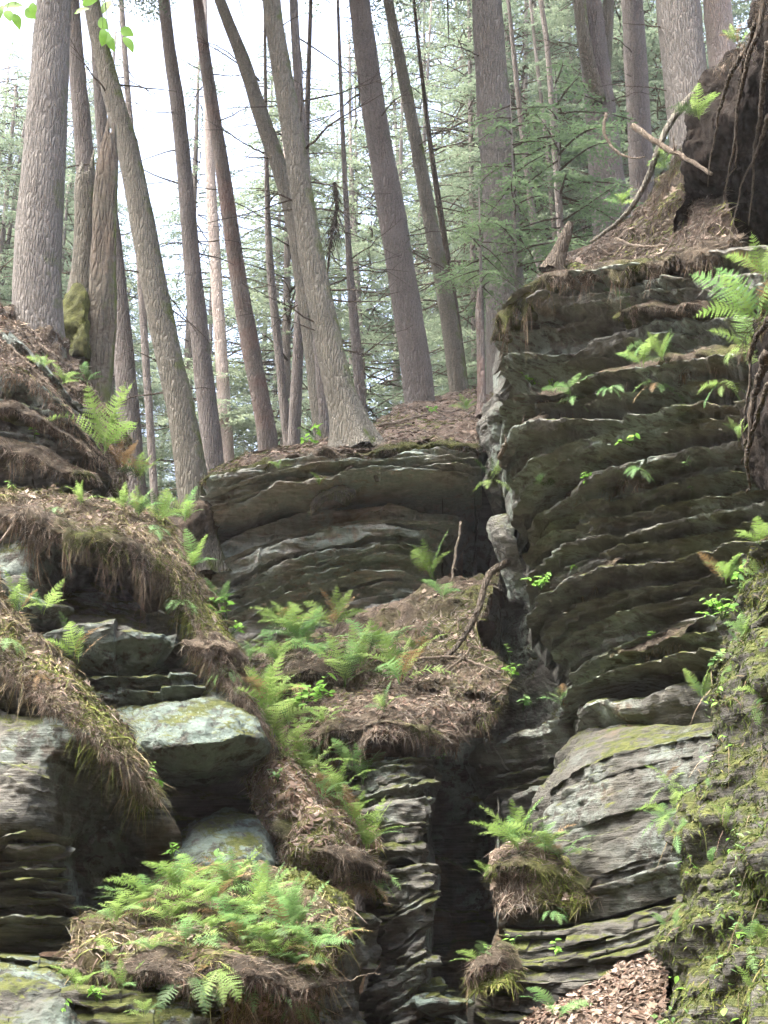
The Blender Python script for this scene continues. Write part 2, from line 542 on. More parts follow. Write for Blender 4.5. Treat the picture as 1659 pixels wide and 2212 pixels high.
def strata(root, mat, guides, subs, seed=1, proud=0.10, undercut=1.0, wav=0.25, back=0.8, fine=0.035, step=3.0, endr=0.25,
           name='rock_layer', hmax=0.4, mats=None, jitter=0.55, lip=0.13, blk=0.045, thin=0.35, lipmin=0.06):
    """weathered beds between traced lip lines; every bed is one solid with its own rounded lip and undercut"""
    r = np.random.default_rng(seed)
    guides = [[tuple(q) for q in g] for g in guides]
    if all(g[0][0] < 0 for g in guides):
        guides = [[(g[0][0] - 420, g[0][1], g[0][2] - 0.5)] + g for g in guides]
    if all(g[-1][0] > 1550 for g in guides):
        guides = [g + [(g[-1][0] + 330, g[-1][1] - 20, g[-1][2] - 1.2)] for g in guides]
    length = max(np.abs(np.diff(np.array(g)[:, :2], axis=0)).sum() for g in guides)
    ns = int(max(24, length / step))
    G = [lines_px(g, ns) for g in guides]
    lips = []
    s = np.linspace(0, 1, ns)
    for gi in range(len(G) - 1):
        nsub = subs[gi] if isinstance(subs, (list, tuple)) else subs
        wts = r.gamma(1.0 / max(0.15, jitter) ** 2, 1.0, nsub) + 0.15
        fr = np.concatenate([[0], np.cumsum(wts) / wts.sum()])
        for j in range(nsub):
            sd = int(r.integers(1, 9999))
            f0 = np.full(ns, fr[j])
            f1 = np.full(ns, fr[j + 1])
            a = G[gi] * (1 - f0[:, None]) + G[gi + 1] * f0[:, None]
            b = G[gi] * (1 - f1[:, None]) + G[gi + 1] * f1[:, None]
            T = at(a[:, 0], a[:, 1], a[:, 2])
            B = at(b[:, 0], b[:, 1], b[:, 2])
            h0 = np.linalg.norm(T - B, axis=1)
            # wavy lips and pinching beds, the waves shared by neighbours through world position
            wT = wav * h0.mean() * fbm(T * np.array([1.6, 1.6, 3.0]), 11, 3)
            wB = wav * h0.mean() * fbm(B * np.array([1.6, 1.6, 3.0]), 11, 3)
            T = T + np.stack([0 * wT, 0 * wT, wT], -1)
            B = B + np.stack([0 * wB, 0 * wB, wB - 0.01], -1)
            h = np.clip(np.linalg.norm(T - B, axis=1), 0.03, hmax)
            n = horiz_normal(T)
            n = unit(0.65 * n - 0.35 * unit((T - CAM) * np.array([1, 1, 0])))
            o0 = r.normal(0, proud * 0.6) + proud * fbm(np.stack([T[:, 0] * 1.3, T[:, 1] * 1.3, np.full(ns, j * 7.3 + gi * 3.1)], -1), sd, 4)
            # broken along joints: each block of the bed stands a little in or out
            arc = np.concatenate([[0], np.cumsum(np.linalg.norm(np.diff(T, axis=0), axis=1))])
            cuts = np.cumsum(r.uniform(0.12, 0.75, 60))
            cell = np.searchsorted(cuts, arc)
            o0 = o0 + blk * r.uniform(-1, 1, 80)[cell] * np.minimum(1, h / 0.12)
            drop = (r.uniform(0, 6.0 * blk, 80) * (r.uniform(0, 1, 80) < 0.6))[cell] * h
            T = T - np.stack([0 * drop, 0 * drop, drop], -1)
            edge = np.clip(1 - s / 0.07, 0, 1) ** 2 + np.clip(1 - (1 - s) / 0.07, 0, 1) ** 2
            o0 = o0 - endr * edge
            K = len(PV)
            la = lip * np.clip(0.55 + 1.0 * fbm(np.stack([T[:, 0] * 1.1, T[:, 1] * 1.1, np.full(ns, sd * 0.37)], -1), sd + 31, 3), lipmin, 1.7)
            la = np.minimum(la, 1.1 * h)
            kind_ = r.uniform()
            pl_ = PL if kind_ < thin else (PR if kind_ < thin + (1 - thin) * 0.75 else PB)
            out = pl_[None, :] * la[:, None] + PF[None, :] * h[:, None] * undercut * (1.0 if kind_ < thin else 0.6)
            P = T[:, None, :] * (1 - PV)[None, :, None] + B[:, None, :] * PV[None, :, None]
            nz = fine * 1.5 * fbm(P * np.array([3.5, 3.5, 6.0]), sd + 3, 4) + fine * 0.9 * vnoise(P * np.array([1.6, 1.6, 30.0]), sd + 9)
            out = out + o0[:, None] + nz
            P = P + n[:, None, :] * out[..., None]
            P[..., 2] += 0.45 * fine * fbm(P * 9.0, sd + 21, 3)
            P = P + n[:, None, :] * (0.018 * fbm(P * 13.0, sd + 41, 2))[..., None]
            vd = unit((T - CAM) * np.array([1, 1, 0]))
            P[:, 0, :] = T + vd * back + np.array([0, 0, 0.04])
            P[:, -1, :] = B + vd * back
            F = grid_faces(ns, K)
            V = P.reshape(-1, 3)
            ROCKV.append(P[:, 1:-1].reshape(-1, 3))
            # close the two ends
            c0, c1 = P[0].mean(0), P[-1].mean(0)
            V = np.vstack([V, c0, c1])
            k = np.arange(K)
            k2 = (k + 1) % K
            e = np.concatenate([np.stack([np.full(K, ns * K), k2, k], -1),
                                np.stack([np.full(K, ns * K + 1), (ns - 1) * K + k, (ns - 1) * K + k2], -1)])
            bk = np.arange(ns - 1)
            backf = np.stack([bk * K + K - 1, (bk + 1) * K + K - 1, (bk + 1) * K, bk * K], -1)
            m = mat if mats is None else mats[int(r.integers(0, len(mats)))]
            obj(name, V, [np.concatenate([F, backf]), e], m, root, None, False)
            lips.append(P[:, 2:5, :].mean(1))
    return lips


class Patch:
    """surface through a control net of surveyed points [(px, py, Y) ...] rows top to bottom"""

    def __init__(self, net, step=3.5, back=0.7):
        net = np.array(net, float)
        # rock that leaves the view goes on beyond it
        self.v0, self.v1 = 0.0, 1.0
        if net[:, 0, 0].max() < 0:
            net = np.concatenate([net[:, :1] + np.array([-420, 0, -0.5]), net], 1)
            self.v0 = 0.75 / (net.shape[1] - 1)
        if net[:, -1, 0].min() > 1700:
            net = np.concatenate([net, net[:, -1:] + np.array([520, -10, -0.7])], 1)
            self.v1 = 1 - 0.75 / (net.shape[1] - 1)
        d1 = np.linalg.norm(np.diff(net[..., :2], axis=0), axis=-1).mean(1).sum()
        d2 = np.linalg.norm(np.diff(net[..., :2], axis=1), axis=-1).mean(0).sum()
        self.nu, self.nv = int(max(12, d1 / step)), int(max(12, d2 / step))
        A = catmull_u(net, self.nu)
        A = np.swapaxes(catmull_u(np.swapaxes(A, 0, 1), self.nv), 0, 1)
        self.P = at(A[..., 0], A[..., 1], A[..., 2])
        self.back = back

    def normals(self):
        du = np.gradient(self.P, axis=0)
        dv = np.gradient(self.P, axis=1)
        n = unit(np.cross(du, dv))
        s = np.sign((n * (CAM - self.P)).sum(-1).mean())
        return n * (s if s else 1)

    def push(self, d):
        self.P = self.P + self.normals() * d[..., None]
        return self

    def rough(self, amp, freq, seed, octv=5, stretch=(1, 1, 1)):
        return self.push(amp * fbm(self.P * freq * np.array(stretch), seed, octv))

    def terraces(self, amp, freq, seed, dip=(0.0, 0.0), warp=0.12, sharp=0.5):
        q = self.P[..., 2] + dip[0] * self.P[..., 0] + dip[1] * self.P[..., 1] + warp * fbm(self.P * 1.3, seed + 5, 3)
        v = vnoise(np.stack([self.P[..., 0] * 0.7, self.P[..., 1] * 0.7, q * freq], -1), seed)
        v2 = vnoise(np.stack([self.P[..., 0] * 1.5, self.P[..., 1] * 1.5, q * freq * 2.7], -1), seed + 1)
        d = np.sign(v) * np.abs(v) ** sharp + 0.4 * np.sign(v2) * np.abs(v2) ** sharp
        return self.push(amp * d)

    def mesh(self):
        nu, nv = self.nu, self.nv
        V = self.P.reshape(-1, 3)
        F = [grid_faces(nu, nv)]
        # sides go back into the hill so that the block has its thickness
        idx = np.arange(nu * nv).reshape(nu, nv)
        ring = np.concatenate([idx[0, :], idx[1:, -1], idx[-1, -2::-1], idx[-2:0:-1, 0]])
        ROCKV.append(V)
        off = unit(V[ring] - CAM) * self.back
        c = V[ring].mean(0)
        BV = V[ring] + off
        k = len(ring)
        j = np.arange(k)
        j2 = (j + 1) % k
        F.append(np.stack([ring[j], ring[j2], len(V) + j2, len(V) + j], -1))
        cap = np.stack([np.full(k, len(V) + k), len(V) + j, len(V) + j2], -1)
        V = np.vstack([V, BV, BV.mean(0)])
        return V, [np.concatenate(F), cap]

    def obj(self, name, mat, parent=None, col=None):
        V, F = self.mesh()
        return obj(name, V, F, mat, parent, col, False)

    def sample(self, n, seed=0, region=None, minz=None):
        """random points and normals on the surface; region = (u0,u1,v0,v1) fractions"""
        r = np.random.default_rng(seed)
        u0, u1, v0, v1 = region or (0.0, 1.0, 0.0, 1.0)
        u = r.uniform(u0, u1, n) * (self.nu - 1.001)
        v = (self.v0 + (self.v1 - self.v0) * r.uniform(v0, v1, n)) * (self.nv - 1.001)
        i, j = u.astype(int), v.astype(int)
        fu, fv = (u - i)[:, None], (v - j)[:, None]
        P = self.P
        p = (P[i, j] * (1 - fu) * (1 - fv) + P[i + 1, j] * fu * (1 - fv) + P[i, j + 1] * (1 - fu) * fv + P[i + 1, j + 1] * fu * fv)
        nn = self.normals()[i, j]
        if minz is not None:
            k = nn[:, 2] > minz
            p, nn = p[k], nn[k]
        return p, nn

# ------------------------------------------------------------------ builders: needles, roots, litter


PAL_NEEDLE = np.array([[0.225, 0.180, 0.140], [0.30, 0.25, 0.200], [0.185, 0.148, 0.114], [0.34, 0.29, 0.225], [0.110, 0.090, 0.068],
                       [0.24, 0.222, 0.185], [0.27, 0.195, 0.155]])
PAL_ROOT = np.array([[0.17, 0.12, 0.085], [0.24, 0.18, 0.13], [0.10, 0.07, 0.05], [0.29, 0.23, 0.16], [0.14, 0.12, 0.07]])
PAL_MOSS = np.array([[0.10, 0.13, 0.025], [0.14, 0.165, 0.04], [0.07, 0.085, 0.02], [0.175, 0.17, 0.06]])
PAL_STRAW = np.array([[0.24, 0.20, 0.115], [0.20, 0.175, 0.09], [0.16, 0.155, 0.065], [0.29, 0.24, 0.155]])


def pick(pal, n, r):
    c = pal[r.integers(0, len(pal), n)]
    return c * r.uniform(0.55, 1.1, (n, 1))


def strands(P, D, L, droop, width, cols, seed=0, segs=3, wig=0.15):
    r = np.random.default_rng(seed)
    n = len(P)
    side = unit(np.cross(D, unit(r.normal(0, 1, (n, 3)))))
    u = np.linspace(0, 1, segs + 1)
    L = np.broadcast_to(L, n)[:, None]
    w = np.broadcast_to(width, n)[:, None]
    V = np.zeros((n, segs + 1, 2, 3))
    wob = r.normal(0, wig, (n, 3))
    for k, t in enumerate(u):
        p = P + D * L * t + np.array([0, 0, -1.0]) * L * droop * t * t + wob * L * t * t
        ww = w * (1 - 0.85 * t)
        V[:, k, 0] = p - side * ww
        V[:, k, 1] = p + side * ww
    b = (np.arange(n) * (segs + 1) * 2)[:, None]
    F = np.concatenate([np.stack([b[:, 0] + 2 * k, b[:, 0] + 2 * k + 1, b[:, 0] + 2 * k + 3, b[:, 0] + 2 * k + 2], -1) for k in range(segs)])
    C = np.repeat(cols, (segs + 1) * 2, axis=0)
    return V.reshape(-1, 3), F, C


def drape(label, line, hang=40, over=0.25, dens=1.0, seed=1, pal=PAL_NEEDLE, root_pal=PAL_ROOT, name='needle_litter', cat='litter', thick=0.035,
          lift=0.02, base=(0.098, 0.080, 0.060), strand_len=1.0, group=None):
    """mat of needles and rootlets lying along a ledge and hanging over its lip (hang in survey units)"""
    r = np.random.default_rng(seed)
    A = np.array(line, float)
    length = np.linalg.norm(np.diff(A[:, :2], axis=0), axis=1).sum()
    ns = int(max(16, length / 4))
    L = lines_px(line, ns)
    T = at(L[:, 0], L[:, 1], L[:, 2])
    n = horiz_normal(T)
    m = mpp(L[:, 2])
    s = np.arange(ns) * (length / ns)
    rag = 0.65 + 0.55 * fbm(np.stack([s / 26, s * 0, s * 0 + seed], -1), seed, 3) + 0.3 * vnoise(np.stack([s / 7, s * 0, s * 0], -1), seed + 4)
    end = np.minimum(np.linspace(0, 1, ns), np.linspace(1, 0, ns)) * 8
    rag = np.clip(rag * 0.8, 0.0, 1.4) ** 2.2 * 0.8 + 0.07
    rag = rag * np.clip(end + 0.15, 0, 1)
    hl = hang * m * rag
    up = np.array([0, 0, 1.0])
    prof = [(-over, 0.10), (-over * 0.6, 0.075), (-over * 0.25, 0.055), (0.0, 0.03), (0.045, 0.0)]
    rows = []
    for (o, z) in prof:
        rows.append(T + n * o + up * (z + lift))
    for f in (0.2, 0.45, 0.7, 0.9, 1.0):
        rows.append(T + n * (0.06 + thick * math.sin(math.pi * min(1, f * 0.9)) * 0.8 - 0.05 * f)[..., None] - up * (hl * f)[:, None] if False else
                    T + n * (0.06 + thick * 0.8 * math.sin(math.pi * f * 0.9) - 0.06 * f) - up * (hl * f)[:, None])
    rows.append(T - n * 0.12 - up * (hl * 0.9)[:, None])
    rows.append(T - n * over - up * 0.05)
    P = np.stack(rows, 1)
    P = P + (n[:, None, :] * 0.06 + up * 0.03) * fbm(P * 5.0, seed + 7, 4)[..., None]
    K = P.shape[1]
    V = P.reshape(-1, 3)
    mo = np.clip(0.5 + 1.6 * (fbm(V * 1.9, 55, 3) - 0.15), 0, 1)[:, None]
    cb = (np.array(base) * (1 - mo) + np.array([0.075, 0.08, 0.028]) * mo) * (1 + 0.5 * fbm(V * 7, seed + 2, 4))[:, None]
    mat_mesh = (V, [grid_faces(ns, K)], cb)
    # strands
    nst = int(length * 2.6 * dens)
    steep = abs(A[-1, 1] - A[0, 1]) > 0.55 * abs(A[-1, 0] - A[0, 0])
    parts = [] if steep else [mat_mesh]
    dens = dens * (1.5 if steep else 1.0)
    nst = int(length * 2.6 * dens)
    i = r.integers(0, ns - 1, nst)
    k = r.integers(1, 9, nst)
    p = P[i, k] + (P[i + 1, k] - P[i, k]) * r.uniform(0, 1, (nst, 1)) + (P[i, k + 1] - P[i, k]) * r.uniform(0, 1, (nst, 1))
    on_top = (k < 4)[:, None]
    tang = unit(np.gradient(T, axis=0))[i]
    d_top = unit(n[i] * r.uniform(0.0, 1.0, (nst, 1)) + tang * r.normal(0, 0.9, (nst, 1)) + up * r.uniform(0.0, 0.35, (nst, 1)))
    d_hang = unit(n[i] * r.uniform(-0.1, 0.45, (nst, 1)) + tang * r.normal(0, 0.9, (nst, 1)) - up * r.uniform(-0.1, 1.3, (nst, 1)))
    D = np.where(on_top, d_top, d_hang)
    LL = np.where(on_top[:, 0], r.uniform(0.03, 0.10, nst), np.minimum(r.uniform(0.03, 0.11, nst), 0.025 + 0.7 * hl[i])) * strand_len
    cols = pick(pal, nst, r)
    cn = fbm(p * 1.9, 55, 3)
    ms_ = (cn + r.normal(0, 0.25, nst) > 0.35)
    cols[ms_] = pick(PAL_MOSS, int(ms_.sum()), r) * 1.1
    cols = cols * (1 + 0.4 * fbm(p * 5.0, 56, 2))[:, None]
    parts.append(strands(p, D, LL, 0.45, r.uniform(0.0016, 0.0038, nst), cols, seed + 5, wig=0.35))
    # long hanging rootlets from the ragged edge
    nr = int(length * 0.9 * dens)
    i = r.integers(0, ns, nr)
    p = P[i, 8]
    D = unit(n[i] * r.uniform(-0.1, 0.3, (nr, 1)) + r.normal(0, 0.12, (nr, 3)) - up)
    LL = hl[i] * r.uniform(0.3, 1.5, nr) ** 1.5 + 0.03
    parts.append(strands(p, D, LL, 0.1, r.uniform(0.0025, 0.005, nr), pick(root_pal, nr, r), seed + 6, segs=4, wig=0.12))
    V, F, C = join(parts)
    o = obj(name, V, F, M['soil'], None, C)
    tag(o, label, cat, group, 'stuff')
    return P


def litter_on(patches, label, n, seed=3, pal=PAL_NEEDLE, name='needle_litter', cat='litter', flat=0.95, length=(0.03, 0.09), region=None,
              minz=-1.0, droop=0.25, width=(0.0022, 0.004), mat=None):
    r = np.random.default_rng(seed)
    parts = []
    for pi, pt in enumerate(patches):
        p, nn = pt.sample(n, seed + pi, region, minz)
        k = len(p)
        if not k:
            continue
        t = r.normal(0, 1, (k, 3))
        t = unit(t - nn * (t * nn).sum(-1, keepdims=True))
        D = unit(t * flat + nn * r.uniform(0.02, 0.3, (k, 1)) * (1.15 - flat) * 3 + np.array([0, 0, -0.05]))
        cc = pick(pal, k, r)
        if pal is not PAL_MOSS:
            ms_ = fbm(p * 1.7, 57, 3) + r.normal(0, 0.25, k) > 0.45
            cc[ms_] = pick(PAL_MOSS, int(ms_.sum()), r) * 1.1
        cc = cc * (1 + 0.45 * fbm(p * 4.0, 58, 3))[:, None]
        parts.append(strands(p + nn * 0.004, D, r.uniform(length[0], length[1], k), droop, r.uniform(width[0], width[1], k), cc, seed + 11 + pi))
    V, F, C = join(parts)
    o = obj(name, V, F, mat or M['needle'], None, C)
    return tag(o, label, cat, None, 'stuff')


M['soil_mix'] = col_mat('needle_mat', 0.95)



class Survey:
    """front-most rock or soil depth along each sight line, from the built surfaces"""

    def __init__(self, cell=5.0):
        V = np.concatenate(ROCKV)
        d = V - CAM
        f = d @ FWD
        px = PW / 2 + (d[:, 0] / f) / TV * PH / 2
        py = PH / 2 - ((d @ UPV) / f) / TV * PH / 2
        self.c = cell
        self.w, self.h = int(1900 / cell), int(2600 / cell)
        i = ((px + 120) / cell).astype(int)
        j = ((py + 120) / cell).astype(int)
        k = (i >= 0) & (i < self.w) & (j >= 0) & (j < self.h) & (f > 0.5)
        self.z = np.full((self.w, self.h), 99.0)
        np.minimum.at(self.z, (i[k], j[k]), d[k, 1])

    def __call__(self, px, py, Y):
        i, j = int((px + 120) / self.c), int((py + 120) / self.c)
        z = self.z[max(0, i - 1):i + 2, max(0, j - 1):j + 2].min()
        return z - 0.02 if abs(z - Y) < 1.1 else Y


SURV = None

# ------------------------------------------------------------------ builders: ferns and small plants


def frond_mesh(name, e0, e1, pairs, wid, mat, seed, lobes=6, taper_base=0.55):
    """one fern frond of length 1: arched rachis with lobed pinnae in pairs"""
    r = np.random.default_rng(seed)
    m = 40
    e = np.radians(np.linspace(e0, e1, m))
    ds = 1.0 / (m - 1)
    y = np.concatenate([[0], np.cumsum(np.cos(e[:-1]) * ds)])
    z = np.concatenate([[0], np.cumsum(np.sin(e[:-1]) * ds)])
    x = 0.05 * np.sin(np.linspace(0, 2.2, m) + r.uniform(0, 6)) * np.linspace(0, 1, m)
    R = np.stack([x, y, z], -1)
    T = unit(np.gradient(R, axis=0))
    X = np.array([1.0, 0, 0])
    N = unit(np.cross(X, T))
    V, F3, F4 = [], [], []

    def add(v):
        V.append(v)
        return len(V) - 1
    s0 = 0.14
    for i in range(pairs):
        sr = (i + 0.5) / pairs
        s = s0 + (1 - s0) * (sr ** 0.92)
        k = min(m - 1, int(s * (m - 1)))
        shape = min(1.0, taper_base + (1 - taper_base) * sr * 3.2) * max(0.03, 1 - sr ** 1.7) ** 0.85
        ln = wid * shape * r.uniform(0.9, 1.08)
        gap = (1 - s0) / pairs
        pw = min(gap * 0.62, ln * 0.35)
        for sg in (-1, 1):
            out = unit(X * sg * r.uniform(0.92, 1.0) + T[k] * r.uniform(0.18, 0.42) + N[k] * r.uniform(-0.22, 0.12))
            fw = unit(T[k] - out * (T[k] @ out))
            nn = np.cross(out, fw) * sg
            if r.uniform() < 0.03:
                continue
            ax = []
            for j in range(lobes + 1):
                f = j / lobes
                ax.append(add(R[k] + out * ln * f + fw * ln * 0.10 * f * f - nn * ln * 0.20 * f * f * sg * 1.0))
            for j in range(lobes):
                f = (j + 0.35) / lobes
                wj = pw * (1 - f) ** 0.6
                a, b = V[ax[j]], V[ax[j + 1]]
                mid = a * 0.35 + b * 0.65
                up_ = add(mid + fw * wj)
                dn_ = add(mid - fw * wj)
                F3.append((ax[j], ax[j + 1], up_))
                F3.append((ax[j + 1], ax[j], dn_))
    # rachis ribbon
    w = 0.008
    base = len(V)
    for k in range(0, m, 3):
        ww = w * (1 - 0.8 * k / m)
        V.append(R[k] - X * ww - N[k] * 0.002)
        V.append(R[k] + X * ww - N[k] * 0.002)
    nr = len(range(0, m, 3))
    for k in range(nr - 1):
        F4.append((base + 2 * k, base + 2 * k + 1, base + 2 * k + 3, base + 2 * k + 2))
    return mesh_np(name, np.array(V), [np.array(F4, np.int32), np.array(F3, np.int32)], mat, None, False)


FR = {}
for mk_ in ('fern', 'fern_dull', 'fern_dark', 'fern_dead'):
    FR[mk_] = {
        'arch': [frond_mesh('frond', 62, -25, 19, 0.25, M[mk_], 1), frond_mesh('frond', 70, -5, 22, 0.22, M[mk_], 2), frond_mesh('frond', 50, -35, 18, 0.26, M[mk_], 5)],
        'up': [frond_mesh('frond', 82, 48, 22, 0.21, M[mk_], 3), frond_mesh('frond', 74, 30, 20, 0.23, M[mk_], 4)],
        'hang': [frond_mesh('frond', 5, -80, 18, 0.25, M[mk_], 6), frond_mesh('frond', -20, -75, 20, 0.22, M[mk_], 7)],
        'small': [frond_mesh('frond', 70, 10, 12, 0.20, M[mk_], 8, 3), frond_mesh('frond', 60, -20, 12, 0.22, M[mk_], 9, 3)],
    }


def place_mesh(name, me, parent, loc, rot, scale):
    o = bpy.data.objects.new(name, me)
    link(o, parent)
    o.location = loc
    o.rotation_euler = rot
    o.scale = (scale, scale, scale) if np.isscalar(scale) else scale
    return o


def fern(px, py, Y, size, n, label, style='arch', mat='fern', seed=0, az=(-100, 100), tilt=8, group='ferns growing on the rocks', name='fern',
         vary=0.3, dx=0.0):
    """clump of fronds; size is frond length in survey units; azimuth 0 leans towards the viewer's side of the gorge"""
    r = np.random.default_rng(seed + int(px * 7 + py * 13))
    Y = SURV(px, py, Y)
    p = at(px, py, Y)
    o = thing(name, label, 'fern', p, group)
    L = size * mpp(Y)
    for i in range(n):
        a = az[0] + (az[1] - az[0]) * ((i + 0.5) / n) + r.uniform(-14, 14)
        st = style if isinstance(style, str) else style[i % len(style)]
        mk = mat
        if mat != 'fern_dead' and n > 3:
            q_ = r.uniform()
            mk = 'fern_dead' if q_ < 0.05 else ('fern_dark' if q_ < 0.14 else ('fern_dull' if q_ < 0.30 else mat))
        ms = FR[mk][st]
        me = ms[int(r.integers(0, len(ms)))]
        # frond mesh runs along +Y; azimuth 0 must run along -Y
        rot = Euler((math.radians(r.uniform(-tilt, tilt)), math.radians(r.uniform(-18, 18)), math.radians(180 + a)), 'XYZ')
        j = r.uniform(-0.02, 0.02, 3)
        place_mesh('frond', me, o, (float(j[0] + dx * (i - n / 2)), float(j[1]), float(j[2] - 0.01)), rot, L * r.uniform(1 - vary, 1 + vary * 0.4))
    return o


def leaf_mesh(name, L, W, mat, curl=0.15, fold=0.2, pts=7):
    V, F = [], []
    for k in range(pts):
        s = k / (pts - 1)
        w = W * 0.5 * (math.sin(math.pi * min(1, s * 0.96 + 0.03)) ** 0.8) * (1.15 - 0.35 * s)
        z = -curl * L * s * s
        for sg in (-1, 0, 1):
            V.append((sg * w, L * s, z + abs(sg) * w * fold))
    for k in range(pts - 1):
        for c in (0, 1):
            a = k * 3 + c
            F.append((a, a + 1, a + 4, a + 3))
    return mesh_np(name, np.array(V), np.array(F), mat, None, True)


LEAFS = {k: [leaf_mesh('leaf', 1.0, 0.62, M[k], 0.12), leaf_mesh('leaf', 1.0, 0.5, M[k], 0.3)] for k in ('sprout', 'fern_dull', 'fern', 'beech_leaf')}


def sprout(px, py, Y, size, n, label, mat='sprout', seed=0, name='leafy_sprout', group='small leafy plants on the rocks', lean=(0, -0.5, 0.8), leaf=0.42, cat='plant'):
    """small plant: thin stem with alternate oval leaves; size in survey units"""
    r = np.random.default_rng(seed + int(px * 3 + py * 5))
    Y = SURV(px, py, Y)
    p = at(px, py, Y)
    o = thing(name, label, cat, p, group)
    L = size * mpp(Y)
    nst = max(1, n // 4)
    for s_ in range(nst):
        d = unit(np.array(lean) + r.normal(0, 0.45, 3))
        k = np.linspace(0, 1, 5)[:, None]
        pts = d * L * k + np.array([0, 0, -0.15 * L]) * k * k
        V, F = tube(pts, np.linspace(0.004, 0.0015, 5), 4)
        me = mesh_np('stem', V, F, M['fern_dark'])
        link(bpy.data.objects.new('stem', me), o)
        cnt = n // nst
        for i in range(cnt):
            f = 0.3 + 0.7 * (i + 0.5) / cnt
            q = d * L * f + np.array([0, 0, -0.15 * L]) * f * f
            ms = LEAFS[mat]
            rot = Euler((r.uniform(-0.5, 0.4), r.uniform(-0.5, 0.5), r.uniform(0, 2 * math.pi)), 'XYZ')
            place_mesh('leaf', ms[i % 2], o, [float(v) for v in q], rot, float(L * leaf * r.uniform(0.7, 1.15)))
    return o


def oak_leaf_mesh(seed):
    r = np.random.default_rng(seed)
    half = [(0.02, 0.0), (0.035, 0.10), (0.10, 0.17), (0.20, 0.22), (0.11, 0.32), (0.14, 0.38), (0.33, 0.47), (0.30, 0.54), (0.13, 0.56), (0.15, 0.63), (0.28, 0.76),
            (0.22, 0.80), (0.09, 0.80), (0.08, 0.90), (0.0, 1.0)]
    left = [(-x * r.uniform(0.85, 1.15), y + r.uniform(-0.02, 0.02)) for x, y in half[:-1]]
    right = [(x * r.uniform(0.85, 1.15), y + r.uniform(-0.02, 0.02)) for x, y in half[:-1]]
    n = len(left)
    V, F = [], []
    cu, tw = r.uniform(-0.7, 0.9), r.uniform(-0.5, 0.5)
    for (l, rr), (x0, yy) in zip(zip(left, right), half[:-1]):
        for q in (l, (0.0, yy), rr):
            z = 0.12 * math.sin(3 * q[1] + seed) + cu * q[0] ** 2 * 1.6 + tw * q[0] * q[1]
            V.append((q[0], q[1], z))
    for k in range(n - 1):
        a = 3 * k
        F += [(a, a + 1, a + 4, a + 3), (a + 1, a + 2, a + 5, a + 4)]
    V.append((0, 1.0, 0.12 * math.sin(3 + seed)))
    t = len(V) - 1
    F3 = [(3 * n - 3, 3 * n - 2, t), (3 * n - 2, 3 * n - 1, t)]
    V = np.array(V) - np.array([0, 0.5, 0])
    return mesh_np('fallen_oak_leaf', V, [np.array(F), np.array(F3)], M['oak_leaf'], None, True)


OAK = [oak_leaf_mesh(i) for i in range(6)]


def oak_leaf(p, nrm, size, seed, label, group):
    r = np.random.default_rng(seed)
    q = Vector(unit(nrm * 1.0 + r.normal(0, 0.28, 3))).to_track_quat('Z', 'Y')
    o = bpy.data.objects.new('fallen_oak_leaf', OAK[seed % len(OAK)])
    link(o)
    o.rotation_mode = 'QUATERNION'
    o.rotation_quaternion = q @ Euler((0, 0, r.uniform(0, 6.28))).to_quaternion()
    o.location = Vector([float(v) for v in (p + nrm * 0.015)])
    o.scale = (size,) * 3
    return tag(o, label, 'leaf', group)

# ------------------------------------------------------------------ builders: trees


def bough(r, L):
    """hemlock bough along +Y with flat drooping sprays of short flecks; returns (needle V,F), (stem pts, rad)"""
    m = 9
    s = np.linspace(0, 1, m)
    droop = r.uniform(0.10, 0.45)
    bend = r.uniform(-0.25, 0.25)
    pts = np.stack([bend * L * s * s, L * s, L * (0.10 * s - droop * s * s)], -1)
    sp = 0.085
    nt = int(L / sp)
    P, D, Wd = [], [], []
    for i in range(nt):
        f = 0.18 + 0.82 * (i + r.uniform(0, 1)) / nt
        p = np.array([np.interp(f, s, pts[:, k]) for k in range(3)])
        for sg in (-1, 1):
            tl = L * 0.36 * (1 - f) ** 0.7 * r.uniform(0.5, 1.15) + 0.10
            d = unit(np.array([sg * 0.85, 0.55 + r.normal(0, 0.12), r.normal(-0.12, 0.16)]))
            k = max(2, int(tl / 0.05))
            for j in range(k):
                g = (j + r.uniform(0.2, 0.9)) / k
                q = p + d * tl * g + np.array([0, 0, -0.30 * tl * g * g])
                for s2 in (-1, 1):
                    if r.uniform() < 0.18:
                        continue
                    dd = unit(d * 0.7 + np.array([-sg * s2 * 0.35, s2 * 0.75, r.normal(-0.12, 0.22)]))
                    P.append(q)
                    D.append(dd)
                    Wd.append(r.uniform(0.045, 0.085) * (1.1 - 0.4 * g))
    P, D, Wd = np.array(P), np.array(D), np.array(Wd)[:, None]
    sd_ = unit(np.cross(D, np.array([0, 0, 1.0]) + r.normal(0, 0.3, (len(P), 3))))
    V = np.stack([P, P + D * Wd * 0.55 + sd_ * Wd * 0.24, P + D * Wd * 1.25, P + D * Wd * 0.55 - sd_ * Wd * 0.24], 1).reshape(-1, 3)
    F = np.arange(len(V)).reshape(-1, 4)
    return (V, F), pts


def rotz(V, a):
    c, s_ = math.cos(a), math.sin(a)
    return np.stack([V[:, 0] * c - V[:, 1] * s_, V[:, 0] * s_ + V[:, 1] * c, V[:, 2]], -1)


